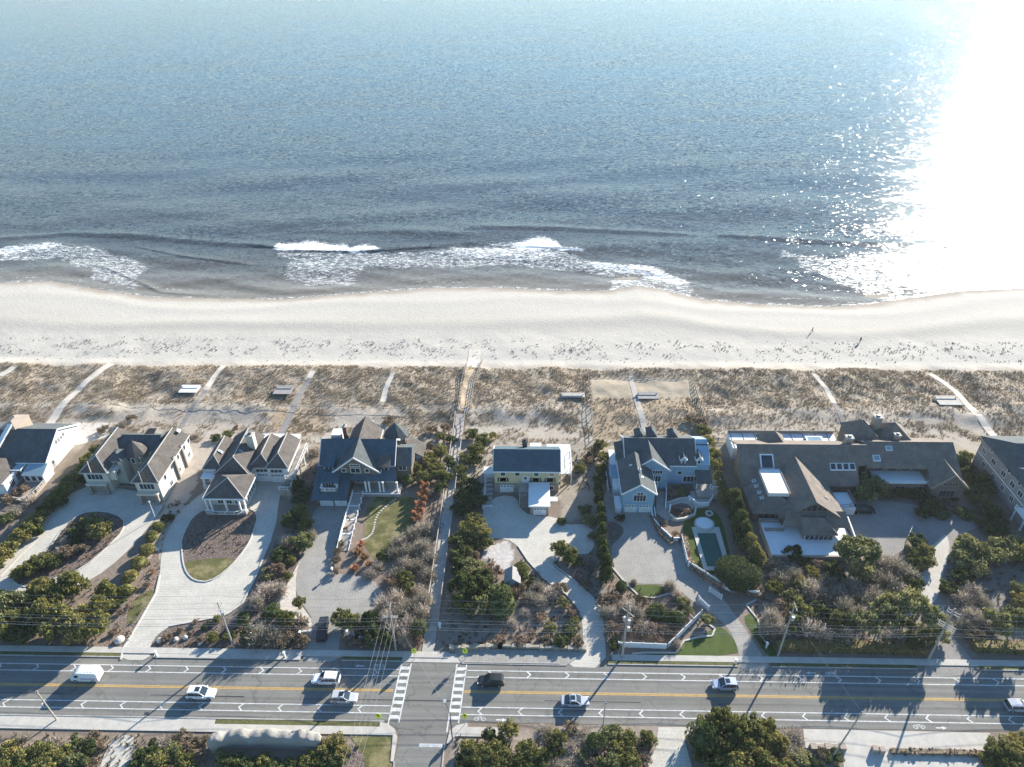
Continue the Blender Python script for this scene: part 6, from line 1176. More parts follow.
# ------------------------------------------------------------------ vehicles
def vehicle(name, label, cat, px, py, heading, L_, W_, H_, col, kind, group='vehicles on the coast road', roofcol=None, base=RD, sunroof=False):
    paint_ = mat(name+'_paint', col, 0.35, 0.04, 1, spec=0.6)
    x, y = ray(px, py, H_*.45); t = root(name, (x, y, base), label, cat, group, heading)
    def loft(rows, m, nm, parent=t):       # rows: (x, half width, z0, z1, half width top)
        mb = MB(); vs = []
        for (xx, w0, z0, z1, w1) in rows: vs += [(xx, -w0, z0), (xx, -w0*1.0, (z0+z1)/2), (xx, -w1, z1), (xx, w1, z1), (xx, w0*1.0, (z0+z1)/2), (xx, w0, z0)]
        fs = []
        for i in range(len(rows)-1):
            for k in range(6): fs.append((i*6+k, i*6+(k+1) % 6, (i+1)*6+(k+1) % 6, (i+1)*6+k))
        fs += [tuple(range(5, -1, -1)), tuple((len(rows)-1)*6+k for k in range(6))]
        mb.mesh(vs, fs, m); o = mb.build(nm, parent, local=True)
        bv = o.modifiers.new('bevel', 'BEVEL'); bv.width = .05; bv.segments = 2; return o
    h = L_/2; w = W_/2; zb = .28; belt = H_*.56
    if kind == 'van':
        loft([(-h, w*.96, zb, H_*.93, w*.86), (-h*.9, w, zb, H_*.985, w*.88), (h*.35, w, zb, H_, w*.86), (h*.5, w, zb, H_*.95, w*.82), (h*.78, w*.98, zb, H_*.55, w*.86), (h*.97, w*.9, zb, H_*.44, w*.78), (h, w*.84, zb+.1, H_*.36, w*.76)], paint_, 'body')
        mb = MB(); mb.mesh([(h*.51, -w*.78, H_*.93), (h*.51, w*.78, H_*.93), (h*.79, w*.84, H_*.575), (h*.79, -w*.84, H_*.575)], [(0, 3, 2, 1)], m_glass); mb.build('windscreen', t, local=True)
        for s in (-1, 1):
            mb = MB(); mb.mesh([(h*.3, s*(w+.012), H_*.58), (h*.66, s*(w+.0), H_*.58), (h*.5, s*(w*.95), H_*.82), (h*.3, s*(w*.97), H_*.82)], [(0, 1, 2, 3) if s < 0 else (3, 2, 1, 0)], m_glass); mb.build('side_window', t, local=True)
            mb = MB(); mb.box(-h*.85, h*.2, s*w, s*(w+.015), H_*.42, H_*.50, m_stripe); mb.build('side_stripe', t, local=True)
        mb = MB(); 
        for k in range(5): mb.box(-h*.7+k*.55, -h*.7+k*.55+.3, -w*.5, w*.5, H_*.99+.02, H_+.03, paint_)
        mb.build('roof_rib', t, local=True)
    elif kind == 'pickup':
        loft([(-h, w*.94, zb, belt, w*.92), (-h*.1, w, zb, belt*1.02, w*.95), (h*.45, w, zb, belt, w*.95), (h*.95, w*.93, zb, belt*.88, w*.82), (h, w*.85, zb+.1, belt*.7, w*.78)], paint_, 'body')
        loft([(-h*.12, w*.9, belt, H_*.94, w*.78), (0, w*.92, belt, H_, w*.76), (h*.25, w*.92, belt, H_*.97, w*.76), (h*.47, w*.9, belt, belt+.06, w*.84)], m_glass, 'cabin_glass')
        loft([(-h*.08, w*.79, H_*.97, H_+.03, w*.74), (h*.22, w*.79, H_*.95, H_+.01, w*.74)], paint_, 'roof')
        mb = MB(); mb.box(-h*.93, -h*.16, -w*.78, w*.78, belt*.99, belt*1.06, m_dark); mb.build('cargo_bed', t, local=True)
    else:
        sedan = kind == 'sedan'; rr = -h*.98 if not sedan else -h*.72
        loft([(-h, w*.86, zb+.1, belt*.92, w*.82), (-h*.93, w*.95, zb, belt*1.02, w*.9), (-h*.3, w, zb, belt*1.03, w*.94), (h*.35, w, zb, belt*.98, w*.92), (h*.85, w*.93, zb, belt*.86, w*.8), (h*.97, w*.84, zb, belt*.72, w*.74), (h, w*.76, zb+.1, belt*.6, w*.7)], paint_, 'body')
        cab = [(rr*.98, w*.86, belt*.98, belt*1.1, w*.78), (rr*.86, w*.9, belt*.98, H_*.93, w*.74), (-h*.25, w*.92, belt, H_*.985, w*.74), (h*.06, w*.92, belt, H_*.97, w*.74), (h*.42, w*.88, belt*.96, belt*1.03, w*.82)]
        if sedan: cab[0] = (rr, w*.84, belt*.98, belt*1.05, w*.78); cab[1] = (-h*.42, w*.88, belt*.98, H_*.93, w*.72); 
        loft(cab, m_glass, 'cabin_glass')
        xr0 = rr*.84 if not sedan else -h*.40
        loft([(xr0, w*.77, H_*.915, H_*.955, w*.7), (-h*.25, w*.79, H_*.94, H_+.015, w*.7), (h*.07, w*.79, H_*.94, H_*.995, w*.7)], paint_, 'roof')
        for s in (-1, 1):
            mb = MB()
            for xx in (xr0*.96, -h*.3, h*.0): mb.bar((xx, s*w*.93, belt), (xx*.96, s*w*.765, H_*.95), .09, .07, paint_); mb.build('window_pillar', t, local=True); mb = MB()
            mb.bar((h*.40, s*w*.88, belt*1.0), (h*.08, s*w*.77, H_*.965), .09, .08, paint_); mb.build('window_pillar', t, local=True)
        if sunroof: mb = MB(); mb.box(-h*.32, h*.0, -w*.42, w*.42, H_+.02, H_+.035, m_glass); mb.build('sunroof', t, local=True)
    for sx in (-.62, .62):
        for s in (-1, 1):
            mb = MB(); cx = sx*h; r_ = .34 if kind != 'van' else .36
            n = 16; yy = (s*(w-.20), s*(w+.02)); vs = []
            for yv in yy: vs += [(cx+r_*math.cos(2*math.pi*k/n), yv, .0+r_+r_*math.sin(2*math.pi*k/n)) for k in range(n)]
            mb.mesh(vs, [(k, (k+1) % n, n+(k+1) % n, n+k) for k in range(n)]+[tuple(range(n)), tuple(range(2*n-1, n-1, -1))], m_tyre); wh = mb.build('wheel', t, local=True)
            mb = MB(); vs = [(cx+r_*.6*math.cos(2*math.pi*k/n), s*(w+.028), r_+r_*.6*math.sin(2*math.pi*k/n)) for k in range(n)]; mb.mesh(vs, [tuple(range(n))], m_metal); q = mb.build('rim', t, local=True); q.parent = wh
    for s in (-1, 1):
        mb = MB(); mb.box(h*.93, h*.985, s*w*.5, s*w*.8, zb+.3, zb+.48, m_flatw); mb.build('headlight', t, local=True)
        mb = MB(); mb.box(-h-.01, -h+.05, s*w*.55, s*w*.8, belt*.7, belt*.88, m_red); mb.build('taillight', t, local=True)
        mb = MB(); mb.box(h*.28, h*.34, s*w, s*(w+.2), belt, belt+.16, paint_); mb.build('wing_mirror', t, local=True)
    return t
m_red = mat('red_lens', (0.35, 0.02, 0.02), 0.3, 0.1, 1); m_stripe = mat('violet_stripe', (0.25, 0.22, 0.42), 0.5, 0.1, 1)
PI = math.pi; wht = (0.78, 0.78, 0.78)
vehicle('delivery_van', 'white delivery van with faded stripe heading left', 'van', 86, 674, PI, 4.9, 1.95, 2.35, wht, 'van')
vehicle('estate_car', 'white estate car with dark sunroof driving right at the left of the road', 'car', 201, 692.5, 0, 4.8, 1.9, 1.75, wht, 'suv', sunroof=True)
vehicle('white_suv', 'white car heading left above the pale grey one', 'car', 326, 678, PI, 4.8, 1.9, 1.75, wht, 'suv')
vehicle('pale_grey_suv', 'pale grey car with large black sunroof just left of the crosswalk', 'car', 344, 697, 0, 4.5, 1.85, 1.65, (0.50, 0.50, 0.50), 'suv', sunroof=True)
vehicle('black_suv', 'black car heading left beside the right crosswalk', 'car', 491, 680, PI, 4.6, 1.9, 1.7, (0.015, 0.018, 0.018), 'suv')
vehicle('silver_sedan', 'silver car with dark roof driving right in the middle of the road', 'car', 575, 700.5, 0, 4.7, 1.85, 1.5, (0.42, 0.44, 0.48), 'sedan', sunroof=True)
vehicle('silver_blue_suv', 'silver blue car heading left near the cobbled drive', 'car', 725, 684, PI, 4.4, 1.85, 1.65, (0.38, 0.43, 0.52), 'suv', sunroof=True)
vehicle('grey_hatchback', 'blue grey car cut by the right edge of the road', 'car', 1019, 705.5, 0, 4.4, 1.85, 1.5, (0.35, 0.38, 0.45), 'suv')
vehicle('dark_pickup', 'dark pickup truck on the mouth of the grey drive', 'pickup', 322.5, 628, PI/2+.12, 5.2, 1.9, 1.8, (0.02, 0.022, 0.028), 'pickup', group=None, base=.03)
vehicle('black_estate_car', 'black car parked on the gravel court of the cedar house', 'car', 864, 509, 0.02, 4.9, 1.9, 1.65, (0.015, 0.016, 0.02), 'suv', group=None, base=.03)

# ------------------------------------------------------------------ poles and wires
def upole(px, py, h_, label, arms=((11.8, 2.4, 'y'),), group='utility poles along the road', r_=.17, lean=(0, 0), trafo=False, fan=0):
    x, y, z = G(px, py); t = root('utility_pole', (x, y, 0), label, 'utility pole', group)
    mb = MB(); mb.tube([(x, y, -.2), (x+lean[0]/2, y+lean[1]/2, h_/2), (x+lean[0], y+lean[1], h_)], [r_, r_*.85, r_*.65], m_pole, 8); mb.build('post', t)
    for z_, ln, ax in arms:
        fx, fy = x+lean[0]*z_/h_, y+lean[1]*z_/h_; mb = MB()
        if ax == 'y': a, b_ = (fx+.2, fy-ln/2, z_), (fx+.2, fy+ln/2, z_)
        elif ax == 'x': a, b_ = (fx-ln/2, fy-.2, z_), (fx+ln/2, fy-.2, z_)
        else: a, b_ = (fx-ln*.36, fy+ln*.36-.2, z_), (fx+ln*.36, fy-ln*.36-.2, z_)
        mb.bar(a, b_, .13, .13, m_pole); o = mb.build('crossarm', t)
        mi_ = MB()
        for k in (.04, .35, .65, .96):
            p = Vector(a).lerp(Vector(b_), k); mi_.tube([p+Vector((0, 0, .07)), p+Vector((0, 0, .2)), p+Vector((0, 0, .32))], [.05, .07, .04], m_metal, 6)
        q = mi_.build('insulator', t); q.parent = o
    if trafo:
        for dx, z_ in trafo:
            mb = MB(); mb.tube([(x+dx, y-.15, z_), (x+dx, y-.15, z_+.9)], .27, m_metal, 10); mb.build('transformer', t)
    return t
upole(234, 648, 12.4, 'utility pole before the looping paver drives of the hip-roofed house', ((11.2, 1.6, 'y'),), trafo=((.35, 9.2),))
upole(396, 650, 13.0, 'pale utility pole in bare shrubs left of the public timber walk', ((9.6, 2.6, 'x'), (9.3, 2.6, 'x'), (12, 1.4, 'y')), r_=.19)
upole(622, 657, 14.6, 'utility pole crowded with equipment at the end of the white fence', ((12.4, 2.6, 'd'), (13.6, 2.2, 'y'), (10.9, 1.8, 'x')), trafo=((.4, 9.4), (-.4, 10.2), (.45, 7.6)), r_=.2)
upole(778, 656, 14.0, 'utility pole standing left of the long clipped hedge', ((13.3, 1.8, 'y'), (11.6, 1.2, 'd')), trafo=((.35, 10.0),))
upole(928, 660, 13.8, 'utility pole with stacked crossarms by the gravel drive mouth', ((13.2, 2.0, 'd'), (12.6, 2.0, 'd'), (9.9, 2.6, 'd'), (9.4, 2.6, 'd'), (8.9, 2.6, 'd')), r_=.2)
upole(57, 720, 7.8, 'short leaning pole on the south shoulder below the van', ((7.6, .1, 'y'),), group=None, r_=.14, lean=(-.6, .2))
upole(832, 757, 12.4, 'tall thin pole south of the road at the concrete forecourt', ((12.0, .8, 'x'),), group=None, r_=.13, lean=(1.4, .0))
upole(603, 725, 6.6, 'short dark pole at the edge of the southern scrub', ((6.3, .3, 'x'),), group=None, r_=.09)
x, y, _ = G(452.5, 740); t = root('beacon_pole', (x, y, 0), 'slim dark pole at the corner by the right crosswalk', 'street light'); mb = MB(); mb.tube([(x, y, 0), (x, y, 7.6)], [.1, .07], m_dark, 8); mb.build('post', t)
mb = MB(); mb.bar((x, y, 7.5), (x-.9, y+1.6, 7.8), .07, .07, m_dark); mb.build('arm', t); mb = MB(); mb.box(x-1.15, x-.75, y+1.5, y+2.1, 7.7, 7.84, m_metal); mb.build('lamp_head', t)
wires = []
def wire(label, pts, r_=.028, sag=.7):
    r_ *= .62
    mb = MB(); P = []
    for i in range(len(pts)-1):
        a, b_ = Vector(pts[i]), Vector(pts[i+1])
        for k in range(9):
            f = k/9; p = a.lerp(b_, f); P.append((p.x, p.y, p.z-4*sag*f*(1-f)))
    P.append(pts[-1]); mb.tube(P, r_, m_wire, 4); o = mb.build('power_line'); setp(o, label, 'power line', 'overhead wires along the road')
PX = [G(-260, 645)[0], G(-20, 646)[0], G(234, 648)[0], G(396, 650)[0], G(622, 657)[0], G(778, 656)[0], G(928, 660)[0], G(1130, 662)[0]]
for k, (dy, z_, r_, lab) in enumerate(((.9, 13.3, .03, 'highest and farthest overhead wire along the road'), (.2, 12.2, .03, 'second overhead wire down along the road'), (-.6, 11.9, .03, 'third overhead wire down along the road'), (-1.0, 10.6, .035, 'fourth overhead wire down along the road'), (.15, 8.3, .05, 'fifth overhead wire, a thick cable strung along the road'), (-.15, 7.4, .04, 'sixth overhead wire down along the road'), (.1, 6.4, .05, 'lowest overhead cable strung along the road'))):
    wire(lab, [(xx, 77.6+dy, z_) for xx in PX], r_)
cx_, cy_, _ = G(396, 650)
for k, lab in enumerate(('leftmost of the four wires crossing the road', 'second from left of the four wires crossing the road', 'third from left of the four wires crossing the road', 'rightmost of the four wires crossing the road')):
    wire(lab, [(cx_-1.2+k*.8, cy_-.2, 9.8), (cx_-3.4+k*.8, 40, 9.8)], .028, .8)
wire('stay wire running diagonally over the road from the crossing pole', [(cx_, cy_, 11.0), (G(452.5,740)[0], G(452.5,740)[1], 7.4)], .025, .2)
wire('service wire from the equipment pole over the road', [(G(622,657)[0], G(622,657)[1], 10), (G(603,725)[0], G(603,725)[1], 6.4)], .03, .3)
wire('service wire to the tall thin pole over the road', [(G(778,656)[0], G(778,656)[1], 11.5), (G(832,757)[0]+1.4, G(832,757)[1], 12.2)], .025, .3)

# ------------------------------------------------------------------ signs, posts, gates, fences
def sign(px, py, label, face=1):
    x, y, _ = G(px, py); t = root('crossing_sign', (x, y, 0), label, 'road sign', 'pedestrian crossing signs'); mb = MB(); mb.tube([(x, y, 0), (x, y, 3.0)], .04, m_metal, 6); mb.build('post', t)
    mb = MB(); c = .38; zc = 2.5
    mb.mesh([(x-.45, y-.06, zc-.35), (x+.45, y-.06, zc-.35), (x+.45, y-.06, zc+.2), (x, y-.06, zc+.6), (x-.45, y-.06, zc+.2), (x-.45, y-.03, zc-.35), (x+.45, y-.03, zc-.35), (x+.45, y-.03, zc+.2), (x, y-.03, zc+.6), (x-.45, y-.03, zc+.2)], [(0,1,2,3,4), (9,8,7,6,5), (0,5,6,1), (1,6,7,2), (2,7,8,3), (3,8,9,4), (4,9,5,0)], m_sign)
    mb.box(x-.4, x+.4, y-.058, y-.03, zc-.8, zc-.42, m_sign); o = mb.build('panel', t)
    mb = MB(); mb.tube([(x, y-.075, zc+.26), (x, y-.065, zc+.34)], .07, m_dark, 6); mb.bar((x, y-.075, zc+.2), (x, y-.075, zc-.05), .03, .1, m_dark); mb.bar((x, y-.075, zc-.05), (x-.15, y-.075, zc-.3), .03, .06, m_dark); mb.bar((x, y-.075, zc-.05), (x+.15, y-.075, zc-.3), .03, .06, m_dark); mb.bar((x-.15, y-.075, zc+.05), (x+.15, y-.075, zc+.12), .03, .05, m_dark); q = mb.build('walker_symbol', t); q.parent = o
for a in ((415, 659, 'yellow green crossing sign beside the timber walk entrance'), (465.5, 659, 'yellow green crossing sign on the north side of the right crosswalk'), (380, 724, 'yellow green crossing sign south of the left crosswalk'), (465.5, 724, 'yellow green crossing sign south of the right crosswalk')): sign(*a)
def fence(name, pxs, hh, m, label, cat='fence', wd=.1, post=2.4, world=None, slat=None, z=0):
    P = world or [G(*p) for p in pxs]; o = P[0]; t = root(name, (o[0], o[1], 0), label, cat); pn = MB(); po = MB()
    for i in range(len(P)-1):
        a, b_ = Vector((P[i][0], P[i][1], P[i][2] if len(P[i]) > 2 else 0)), Vector((P[i+1][0], P[i+1][1], P[i+1][2] if len(P[i+1]) > 2 else 0)); ln = (b_-a).length; n = max(1, round(ln/post))
        for k in range(n):
            p, q = a.lerp(b_, k/n), a.lerp(b_, (k+1)/n); p.z = float(hz(p.x, p.y)); q.z = float(hz(q.x, q.y))
            if slat:
                for s_ in slat: pn.bar(p+Vector((0, 0, hh*s_)), q+Vector((0, 0, hh*s_)), wd*.5, .1, m)
            else: pn.bar(p+Vector((0, 0, hh*.5)), q+Vector((0, 0, hh*.5)), wd, hh*.9, m)
        for k in range(n+1):
            p = a.lerp(b_, k/n); zz = float(hz(p.x, p.y)); po.box(p.x-wd*.8, p.x+wd*.8, p.y-wd*.8, p.y+wd*.8, zz-.1, zz+hh*1.06, m)
    pn.build('fence_panel', t); po.build('fence_post', t); return t
fence('white_fence', [(618,647),(667,649),(701,615)], 1.5, m_white, 'white board fence bent around the front bed of the blue house')
fence('pool_fence', [(681,540),(687,566),(705,577),(724,589),(731,592)], 1.6, m_white, 'white pool fence running down from the terrace to the gate')
fence('garden_wall', [(651,512),(653,521),(660,530),(672,541),(681,541)], 1.1, m_white, 'low white wall curving between garage court and garden', wd=.2)
fence('white_fence', [(731,592),(745,594),(758,596)], 1.4, m_white, 'short white fence in front of the clipped dome evergreen')
fence('drive_gate', [(709,592),(721,600)], 1.5, m_white, 'upper white slatted leaf of the open drive gate', 'gate', slat=(.15, .35, .55, .75, .95), post=3)
fence('drive_gate', [(698,601),(708,611)], 1.5, m_white, 'lower white slatted leaf of the open drive gate', 'gate', slat=(.15, .35, .55, .75, .95), post=3)
fence('roadside_wall', [(264,640),(293,640),(294,635),(311,634)], 1.1, m_border, 'pale stone entrance wall left of the dark pickup', 'wall', wd=.35)
fence('roadside_wall', [(352,636),(357,640),(388,641)], 1.0, m_border, 'pale stone entrance wall right of the grey drive', 'wall', wd=.35)
fence('side_fence', [(587.6,375),(590.5,405),(593,440)], 1.3, m_wood, 'dark timber fence line crossing the dune left of the blue house plot', slat=(.5, .95), post=3)
fence('dune_fence', [(588,377),(640,376),(692,377)], 1.0, m_wood, 'slatted fence along the seaward edge of the mown dune plot', slat=(.3, .6, .95), post=1.6)
fence('side_fence', [(692,377),(698,400),(705,425)], 1.0, m_wood, 'timber fence down the right side of the mown dune plot', slat=(.3, .6, .95), post=1.6)
fence('dune_fence', [(118,403),(170,405),(232,405),(300,409),(420,412),(455,410)], .8, m_wood, 'long thin wire and post fence across the left dunes', slat=(.95,), post=3.4, wd=.05)
fence('dune_fence', [(708,441),(800,442),(850,441)], 1.2, m_wood, 'low timber fence behind the sea deck of the cedar house', slat=(.2, .4, .6, .8), post=2.4)
fence('boundary_fence', [(613,590),(614,613)], 1.4, m_wood, 'thin timber fence beside the end of the dark hedge row', slat=(.3, .6, .95), post=2)
fence('drive_barrier', [(911,530),(901,553)], 1.0, m_white, 'white rail edging the left side of the gravel drive', slat=(.5, .95), post=2)
fence('shelf_wall', [(452,649),(500,647),(584,650)], .7, m_stone, 'low stone wall along the back of the paved shelf', 'wall', wd=.5)
fence('forecourt_wall', [(874,751),(881,752)], .9, m_w_tan, 'short tan masonry pier at the lower forecourt', 'wall', wd=.5)
fence('forecourt_wall', [(813,748),(842,748)], .6, m_w_tan, 'low tan planter wall left of the lower forecourt', 'wall', wd=.6)
# rocks
def rock(px, py, r_, label):
    x, y, z = G(px, py); V, F = icos(r_, 2, int(px*7), .14); V[:, 2] *= .7; mb = MB(); mb.mesh([(x+v[0], y+v[1], z+v[2]+r_*.3) for v in V], [tuple(int(a) for a in f) for f in F], m_border); setp(mb.build('boulder'), label, 'boulder')
rock(120, 641, .85, 'large pale boulder at the left corner of the looping drive'); rock(186, 638, .55, 'pale boulder in the roadside bed, upper'); rock(176, 640, .5, 'pale boulder in the roadside bed beside the drive mouth'); rock(160, 641, .6, 'rounded boulder at the right corner of the looping drive'); rock(200, 644, .4, 'small boulder nearest the pavement in the roadside bed')
rock(157, 550, .5, 'white boulder among the clipped balls'); rock(578, 574, .6, 'pink boulder cluster beside the curved drive')
# stepping stones and edging of the lawn path
pth = [(406,492),(398,497),(391,502),(384,508),(378,514),(375,521),(374,528),(372,534),(367,538),(362,540)]
t = root('stone_path', (*G(378, 514)[:2], 0), 'curving path of pale stepping stones across the lawn of the shingled house', 'path')
for i in range(27):
    f = i/26*(len(pth)-1); k = min(int(f), len(pth)-2); a, b_ = G(*pth[k]), G(*pth[k+1]); fx, fy = a[0]+(b_[0]-a[0])*(f-k), a[1]+(b_[1]-a[1])*(f-k); mb = MB()
    mb.prism([(fx+.27*math.cos(q*1.05)*random.uniform(.8, 1.1), fy+.25*math.sin(q*1.05)*random.uniform(.8, 1.1)) for q in range(6)], .02, .07, m_border); mb.build('stepping_stone', t)
# flag or lamp posts, mailboxes
def smallpost(px, py, hh, m, label, name, cat, wd=.35):
    x, y, z = G(px, py); t = root(name, (x, y, 0), label, cat); mb = MB(); mb.box(x-wd/3, x+wd/3, y-wd/3, y+wd/3, 0, hh, m); mb.build('post', t); mb = MB(); mb.box(x-wd/2, x+wd/2, y-wd*.7, y+wd*.7, hh+.003, hh+.3, m); mb.build('box', t)
smallpost(348.5, 638, 1.9, m_white, 'white post beside the grey drive entrance wall', 'gate_post', 'gate post'); smallpost(354, 632, 1.2, m_border, 'pale pier under the round evergreen by the drive', 'gate_post', 'gate post'); smallpost(301, 637, 1.3, m_white, 'white pier at the end of the left entrance wall', 'gate_post', 'gate post')
smallpost(157, 656, 1.1, m_white, 'white mailbox by the looping drive mouth', 'mailbox', 'mailbox'); smallpost(285, 657, 1.1, m_white, 'white mailbox on the verge below the entrance wall', 'mailbox', 'mailbox'); smallpost(735, 664, 1.1, m_white, 'white mailbox by the cobbled drive mouth', 'mailbox', 'mailbox'); smallpost(766, 648, 1.2, m_white, 'small white marker post between lawn and leaning pole', 'marker_post', 'post'); smallpost(440, 628, 1.0, m_white, 'white notice post beside the timber walk', 'notice_post', 'post', .5); smallpost(333, 574, 1.5, m_white, 'white post at the foot of the raised ramp', 'gate_post', 'gate post')
# tall flag pole by the cream house
x, y, _ = G(155.5, 518); t = root('garden_lamp', (x, y, 0), 'slim white lamp pole in the drive of the cream house', 'lamp post'); mb = MB(); mb.tube([(x, y, 0), (x-.0, y, 4.6)], [.07, .05], m_white, 6); mb.build('post', t); mb = MB(); mb.box(x-.16, x+.16, y-.16, y+.16, 4.6, 4.95, m_metal); mb.build('lamp_head', t)

# ------------------------------------------------------------------ public timber walk and beach paths
t = root('timber_walk', (-17.3, 110, 0), 'long public timber boardwalk running from the road over the dune', 'boardwalk')
mb = MB(); ys_ = np.arange(77.6, 149.1, 2.0)
for i in range(len(ys_)-1):
    y0, y1 = ys_[i], ys_[i+1]; wv = 0.15*math.sin(y0*.11)
    z0, z1 = float(hz(-17.4, y0))+.28, float(hz(-17.4, y1))+.28
    if y0 < 112: z0 = z1 = .1
    mb.mesh([(-18.5, y0, z0-.2), (-16.4, y0, z0-.2), (-16.4, y1, z1-.2), (-18.5, y1, z1-.2), (-18.5, y0, z0), (-16.4, y0, z0), (-16.4, y1, z1), (-18.5, y1, z1)], [(3,2,1,0),(4,5,6,7),(0,1,5,4),(1,2,6,5),(2,3,7,6),(3,0,4,7)], m_board if y0 > 110 else m_kerb)
mb.build('walk_floor', t)
for sx in (-18.65, -16.25):
    mb = MB()
    for i in range(len(ys_)-1):
        y0, y1 = ys_[i], ys_[i+1]; g0, g1 = float(hz(sx, y0)), float(hz(sx, y1)); hr = 1.25 if y0 > 110 else 1.0
        if y0 < 82: continue
        mb.bar((sx, y0, g0+hr), (sx, y1, g1+hr), .14, .12, m_board); mb.bar((sx, y0, g0+hr*.55), (sx, y1, g1+hr*.55), .07, .09, m_board); mb.box(sx-.09, sx+.09, y0-.09, y0+.09, g0, g0+hr, m_board)
    mb.build('railing', t)
# sand ramp over the dune with side fences
def ribbon(name, pxs, wd, m, label, dz=.06, step=1.5):
    P = [Vector(G(*p)) for p in pxs]; mb = MB(); Q_ = []
    for i in range(len(P)-1):
        n = max(1, int((P[i+1]-P[i]).length/step))
        for k in range(n): Q_.append(P[i].lerp(P[i+1], k/n))
    Q_.append(P[-1]); vs = []
    for i, p in enumerate(Q_):
        d = (Q_[min(i+1, len(Q_)-1)]-Q_[max(i-1, 0)]); d.z = 0; d.normalize(); n = Vector((-d.y, d.x, 0)); w_ = wd[0]+(wd[1]-wd[0])*i/(len(Q_)-1)
        for s_ in (-.5, -.17, .17, .5):
            q = p+n*w_*s_; vs.append((q.x, q.y, float(hz(q.x, q.y))+dz))
    fs = [(i*4+k, (i+1)*4+k, (i+1)*4+k+1, i*4+k+1) for i in range(len(Q_)-1) for k in range(3)]
    mb.mesh(vs, fs, m); o = mb.build(name); setp(o, label, kind='structure'); return o
m_sandp = mat('path_sand', (0.60, 0.54, 0.46), .95, .1, .6, fine=(4, .06)); m_walkb = mat('grey_boards', (0.27, 0.25, 0.24), .9, .2, 1, bands=(1, .4, .2)); m_tansand = mat('tan_path_sand', (0.52, 0.40, 0.27), .95, .15, .5, fine=(4, .08))
ribbon('path', [(467,408),(466,395),(470,372),(471,364)], (3.2, 3.0), m_tansand, 'tan sand path over the dune at the end of the timber walk', .05); ribbon('path', [(472,368),(474,358),(475,350)], (3.2, 3.6), m_sandp, 'pale sand opening of the public path', .08)
fence('path_fence', [(458,412),(462,380),(466,366)], 1.0, m_wood, 'leaning timber fence left of the public sand path', slat=(.3, .6, .95), post=1.6); fence('path_fence', [(470,412),(475,380),(482,362)], 1.0, m_wood, 'leaning timber fence right of the public sand path', slat=(.3, .6, .95), post=1.6)
ribbon('path', [(50,424),(60,408),(74,394),(88,380),(112,364)], (2.4, 1.8), m_sandp, 'pale sand path from the white house to the beach'); ribbon('path', [(0,376),(14,367)], (2, 2), m_sandp, 'short sand path at the left edge')
ribbon('path', [(180,428),(192,408),(206,390)], (1.2, 1.2), m_walkb, 'narrow grey board path behind the cream house'); ribbon('path', [(206,390),(214,377),(224,366)], (1.5, 1.4), m_sandp, 'sand end of the narrow board path')
ribbon('path', [(281,434),(292,412),(302,390),(310,378)], (1.7, 1.5), m_walkb, 'grey board path behind the hip-roofed house'); ribbon('path', [(308,380),(313,371)], (1.6, 1.6), m_sandp, 'sand end of the grey board path')
ribbon('path', [(383,402),(386,388),(393,373)], (1.6, 1.3), m_sandp, 'small sand path through the dune grass'); ribbon('path', [(646,432),(640,410),(634,390),(630,376)], (1.7, 1.3), mat('pale_boards', (0.45, 0.41, 0.36), .9, .15, 1, bands=(1, .4, .15)), 'pale board path through the fenced dune plot')
ribbon('path', [(849,433),(841,418),(834,403)], (1.0, 1.0), m_walkb, 'thin board path behind the cedar house'); ribbon('path', [(834,403),(827,390),(814,374)], (1.3, 1.3), m_sandp, 'sand end of the thin board path'); ribbon('path', [(994,436),(975,412),(956,392),(930,374)], (2.0, 1.5), m_sandp, 'sand path from the grey house to the beach')
ribbon('path', [(368,432),(373,420)], (1, 1), m_sandp, 'short sandy gap behind the shingled house')
# platforms on the dune
def platform(px, py, lx, ly, m, label, hh=.9, name='dune_platform'):
    x, y, z = G(px, py); t = root(name, (x, y, 0), label, 'platform', 'small platforms on the dune'); mb = MB(); mb.box(x-lx/2, x+lx/2, y-ly/2, y+ly/2, z+hh-.15, z+hh, m); mb.build('deck', t)
    for sx in (-1, 1):
        for sy in (-1, 1): mb = MB(); mb.box(x+sx*(lx/2-.2)-.08, x+sx*(lx/2-.2)+.08, y+sy*(ly/2-.2)-.08, y+sy*(ly/2-.2)+.08, z-.3, z+hh-.153, m_wood); mb.build('leg', t)
    mb = MB(); mb.box(x-lx/2, x+lx/2, y+ly/2-.5, y+ly/2, z+hh+.35, z+hh+.42, m); mb.box(x-lx/2+.3, x-lx/2+.4, y+ly/2-.4, y+ly/2-.1, z+hh, z+hh+.35, m); mb.box(x+lx/2-.4, x+lx/2-.3, y+ly/2-.4, y+ly/2-.1, z+hh, z+hh+.35, m); mb.build('bench', t)
platform(190, 391, 5.0, 3.0, m_w_white, 'white platform behind the cream house', .6); platform(284, 393, 4.8, 3.4, m_w_grey, 'blue grey platform behind the hip-roofed house'); platform(573, 397, 6.2, 1.4, m_conc, 'long pale platform left of the fenced dune plot', .5)
platform(648, 397, 5.6, 2.6, m_w_grey, 'grey platform inside the fenced dune plot', .4); platform(948, 402, 6.0, 3.6, m_conc, 'pale platform behind the right end of the cedar house', .4)
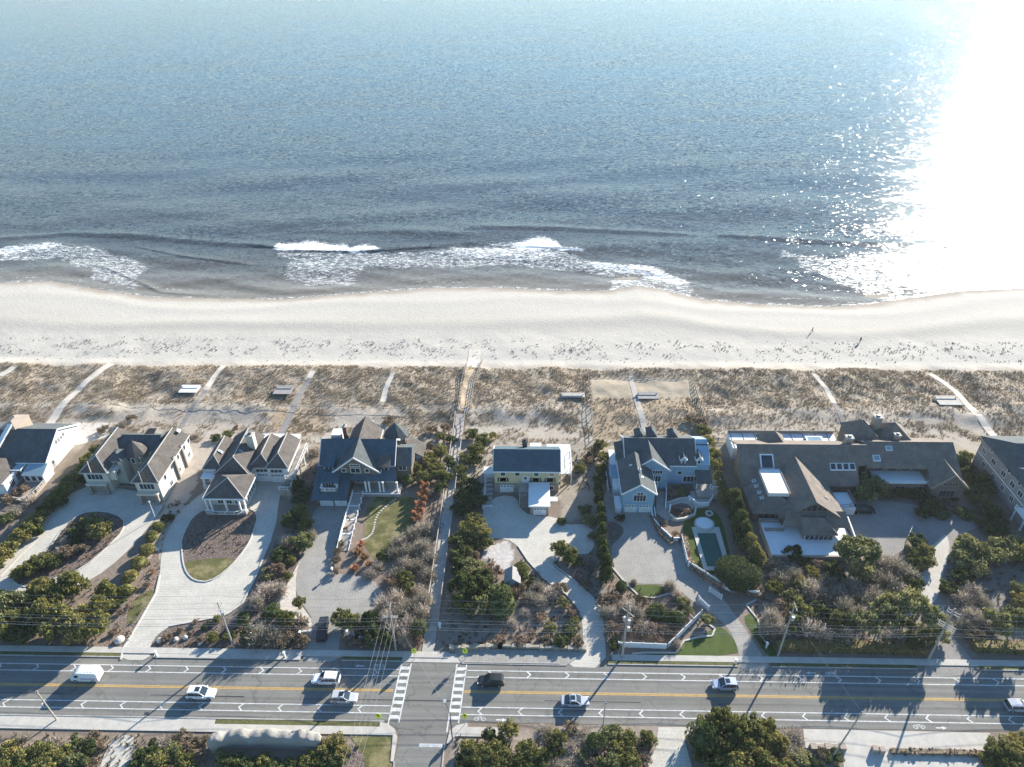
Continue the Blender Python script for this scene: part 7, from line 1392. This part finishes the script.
# ------------------------------------------------------------------ two people on the beach
def person(px, py, heading, label, top, legs, stride=.28):
    x, y, z = G(px, py); t = root('person', (x, y, z), label, 'person', None, heading)
    J = {'hip': (0, 0, .95), 'waist': (0, 0, 1.12), 'chest': (0, .01, 1.36), 'neck': (0, .01, 1.52), 'head': (0, .02, 1.62), 'crown': (0, .02, 1.72)}
    V = [(0,0,.95),(0,0,1.12),(0,.01,1.36),(0,.01,1.50),(0,.03,1.60),(0,.02,1.71)]; E = [(0,1),(1,2),(2,3),(3,4),(4,5)]; RR = [.15,.13,.17,.06,.10,.085]
    for s in (-1, 1):
        b_ = len(V); V += [(s*.1, 0, .88), (s*.1, s*stride*.5+.05, .5), (s*.1, s*stride, .08), (s*.1, s*stride+.16, .04)]; E += [(0, b_), (b_, b_+1), (b_+1, b_+2), (b_+2, b_+3)]; RR += [.095, .065, .045, .04]
        b_ = len(V); V += [(s*.19, .01, 1.40), (s*.25, -s*.1, 1.15), (s*.24, -s*.16+.05, .92), (s*.23, -s*.17+.08, .84)]; E += [(2, b_), (b_, b_+1), (b_+1, b_+2), (b_+2, b_+3)]; RR += [.065, .05, .037, .04]
    me = bpy.data.meshes.new('body'); me.from_pydata(V, E, []); o = mobj('body', me, t); md = o.modifiers.new('skin', 'SKIN')
    for i, v in enumerate(me.skin_vertices[0].data): v.radius = (RR[i], RR[i])
    me.skin_vertices[0].data[0].use_root = True; sb = o.modifiers.new('sub', 'SUBSURF'); sb.levels = 1; sb.render_levels = 2
    skin = mat('skin_'+label[:6].strip().replace(' ', '_'), (.45, .28, .2), .6, .05, 1); me.materials.append(top)
    mb = MB(); Vc, Fc = icos(.112, 2, 3, .02); mb.mesh([(v[0], v[1]+.005, v[2]*1.05+1.65) for v in Vc if True], [tuple(int(a) for a in f) for f in Fc], m_dark); mb.build('hair', t, local=True)
    mb = MB(); Vc, Fc = icos(.095, 2, 4, .02); mb.mesh([(v[0], v[1]+.045, v[2]*1.1+1.615) for v in Vc], [tuple(int(a) for a in f) for f in Fc], skin); mb.build('face', t, local=True)
    mb = MB()
    for s in (-1, 1): mb.tube([(s*.1, 0, .93), (s*.1, s*stride*.5+.05, .5), (s*.1, s*stride, .12)], [.12, .088, .07], legs, 8)
    mb.build('trousers', t, local=True)
person(812, 332, 1.2, 'person in black walking on the wet sand side of the beach', mat('black_coat', (.03, .03, .035), .9, .1, 1), mat('dark_trousers', (.03, .035, .05), .9, .1, 1)); person(860, 342, 2.4, 'person in dark blue sitting low nearer the dunes', mat('blue_coat', (.04, .05, .12), .9, .1, 1), mat('blue_trousers', (.04, .05, .1), .9, .1, 1), .2)
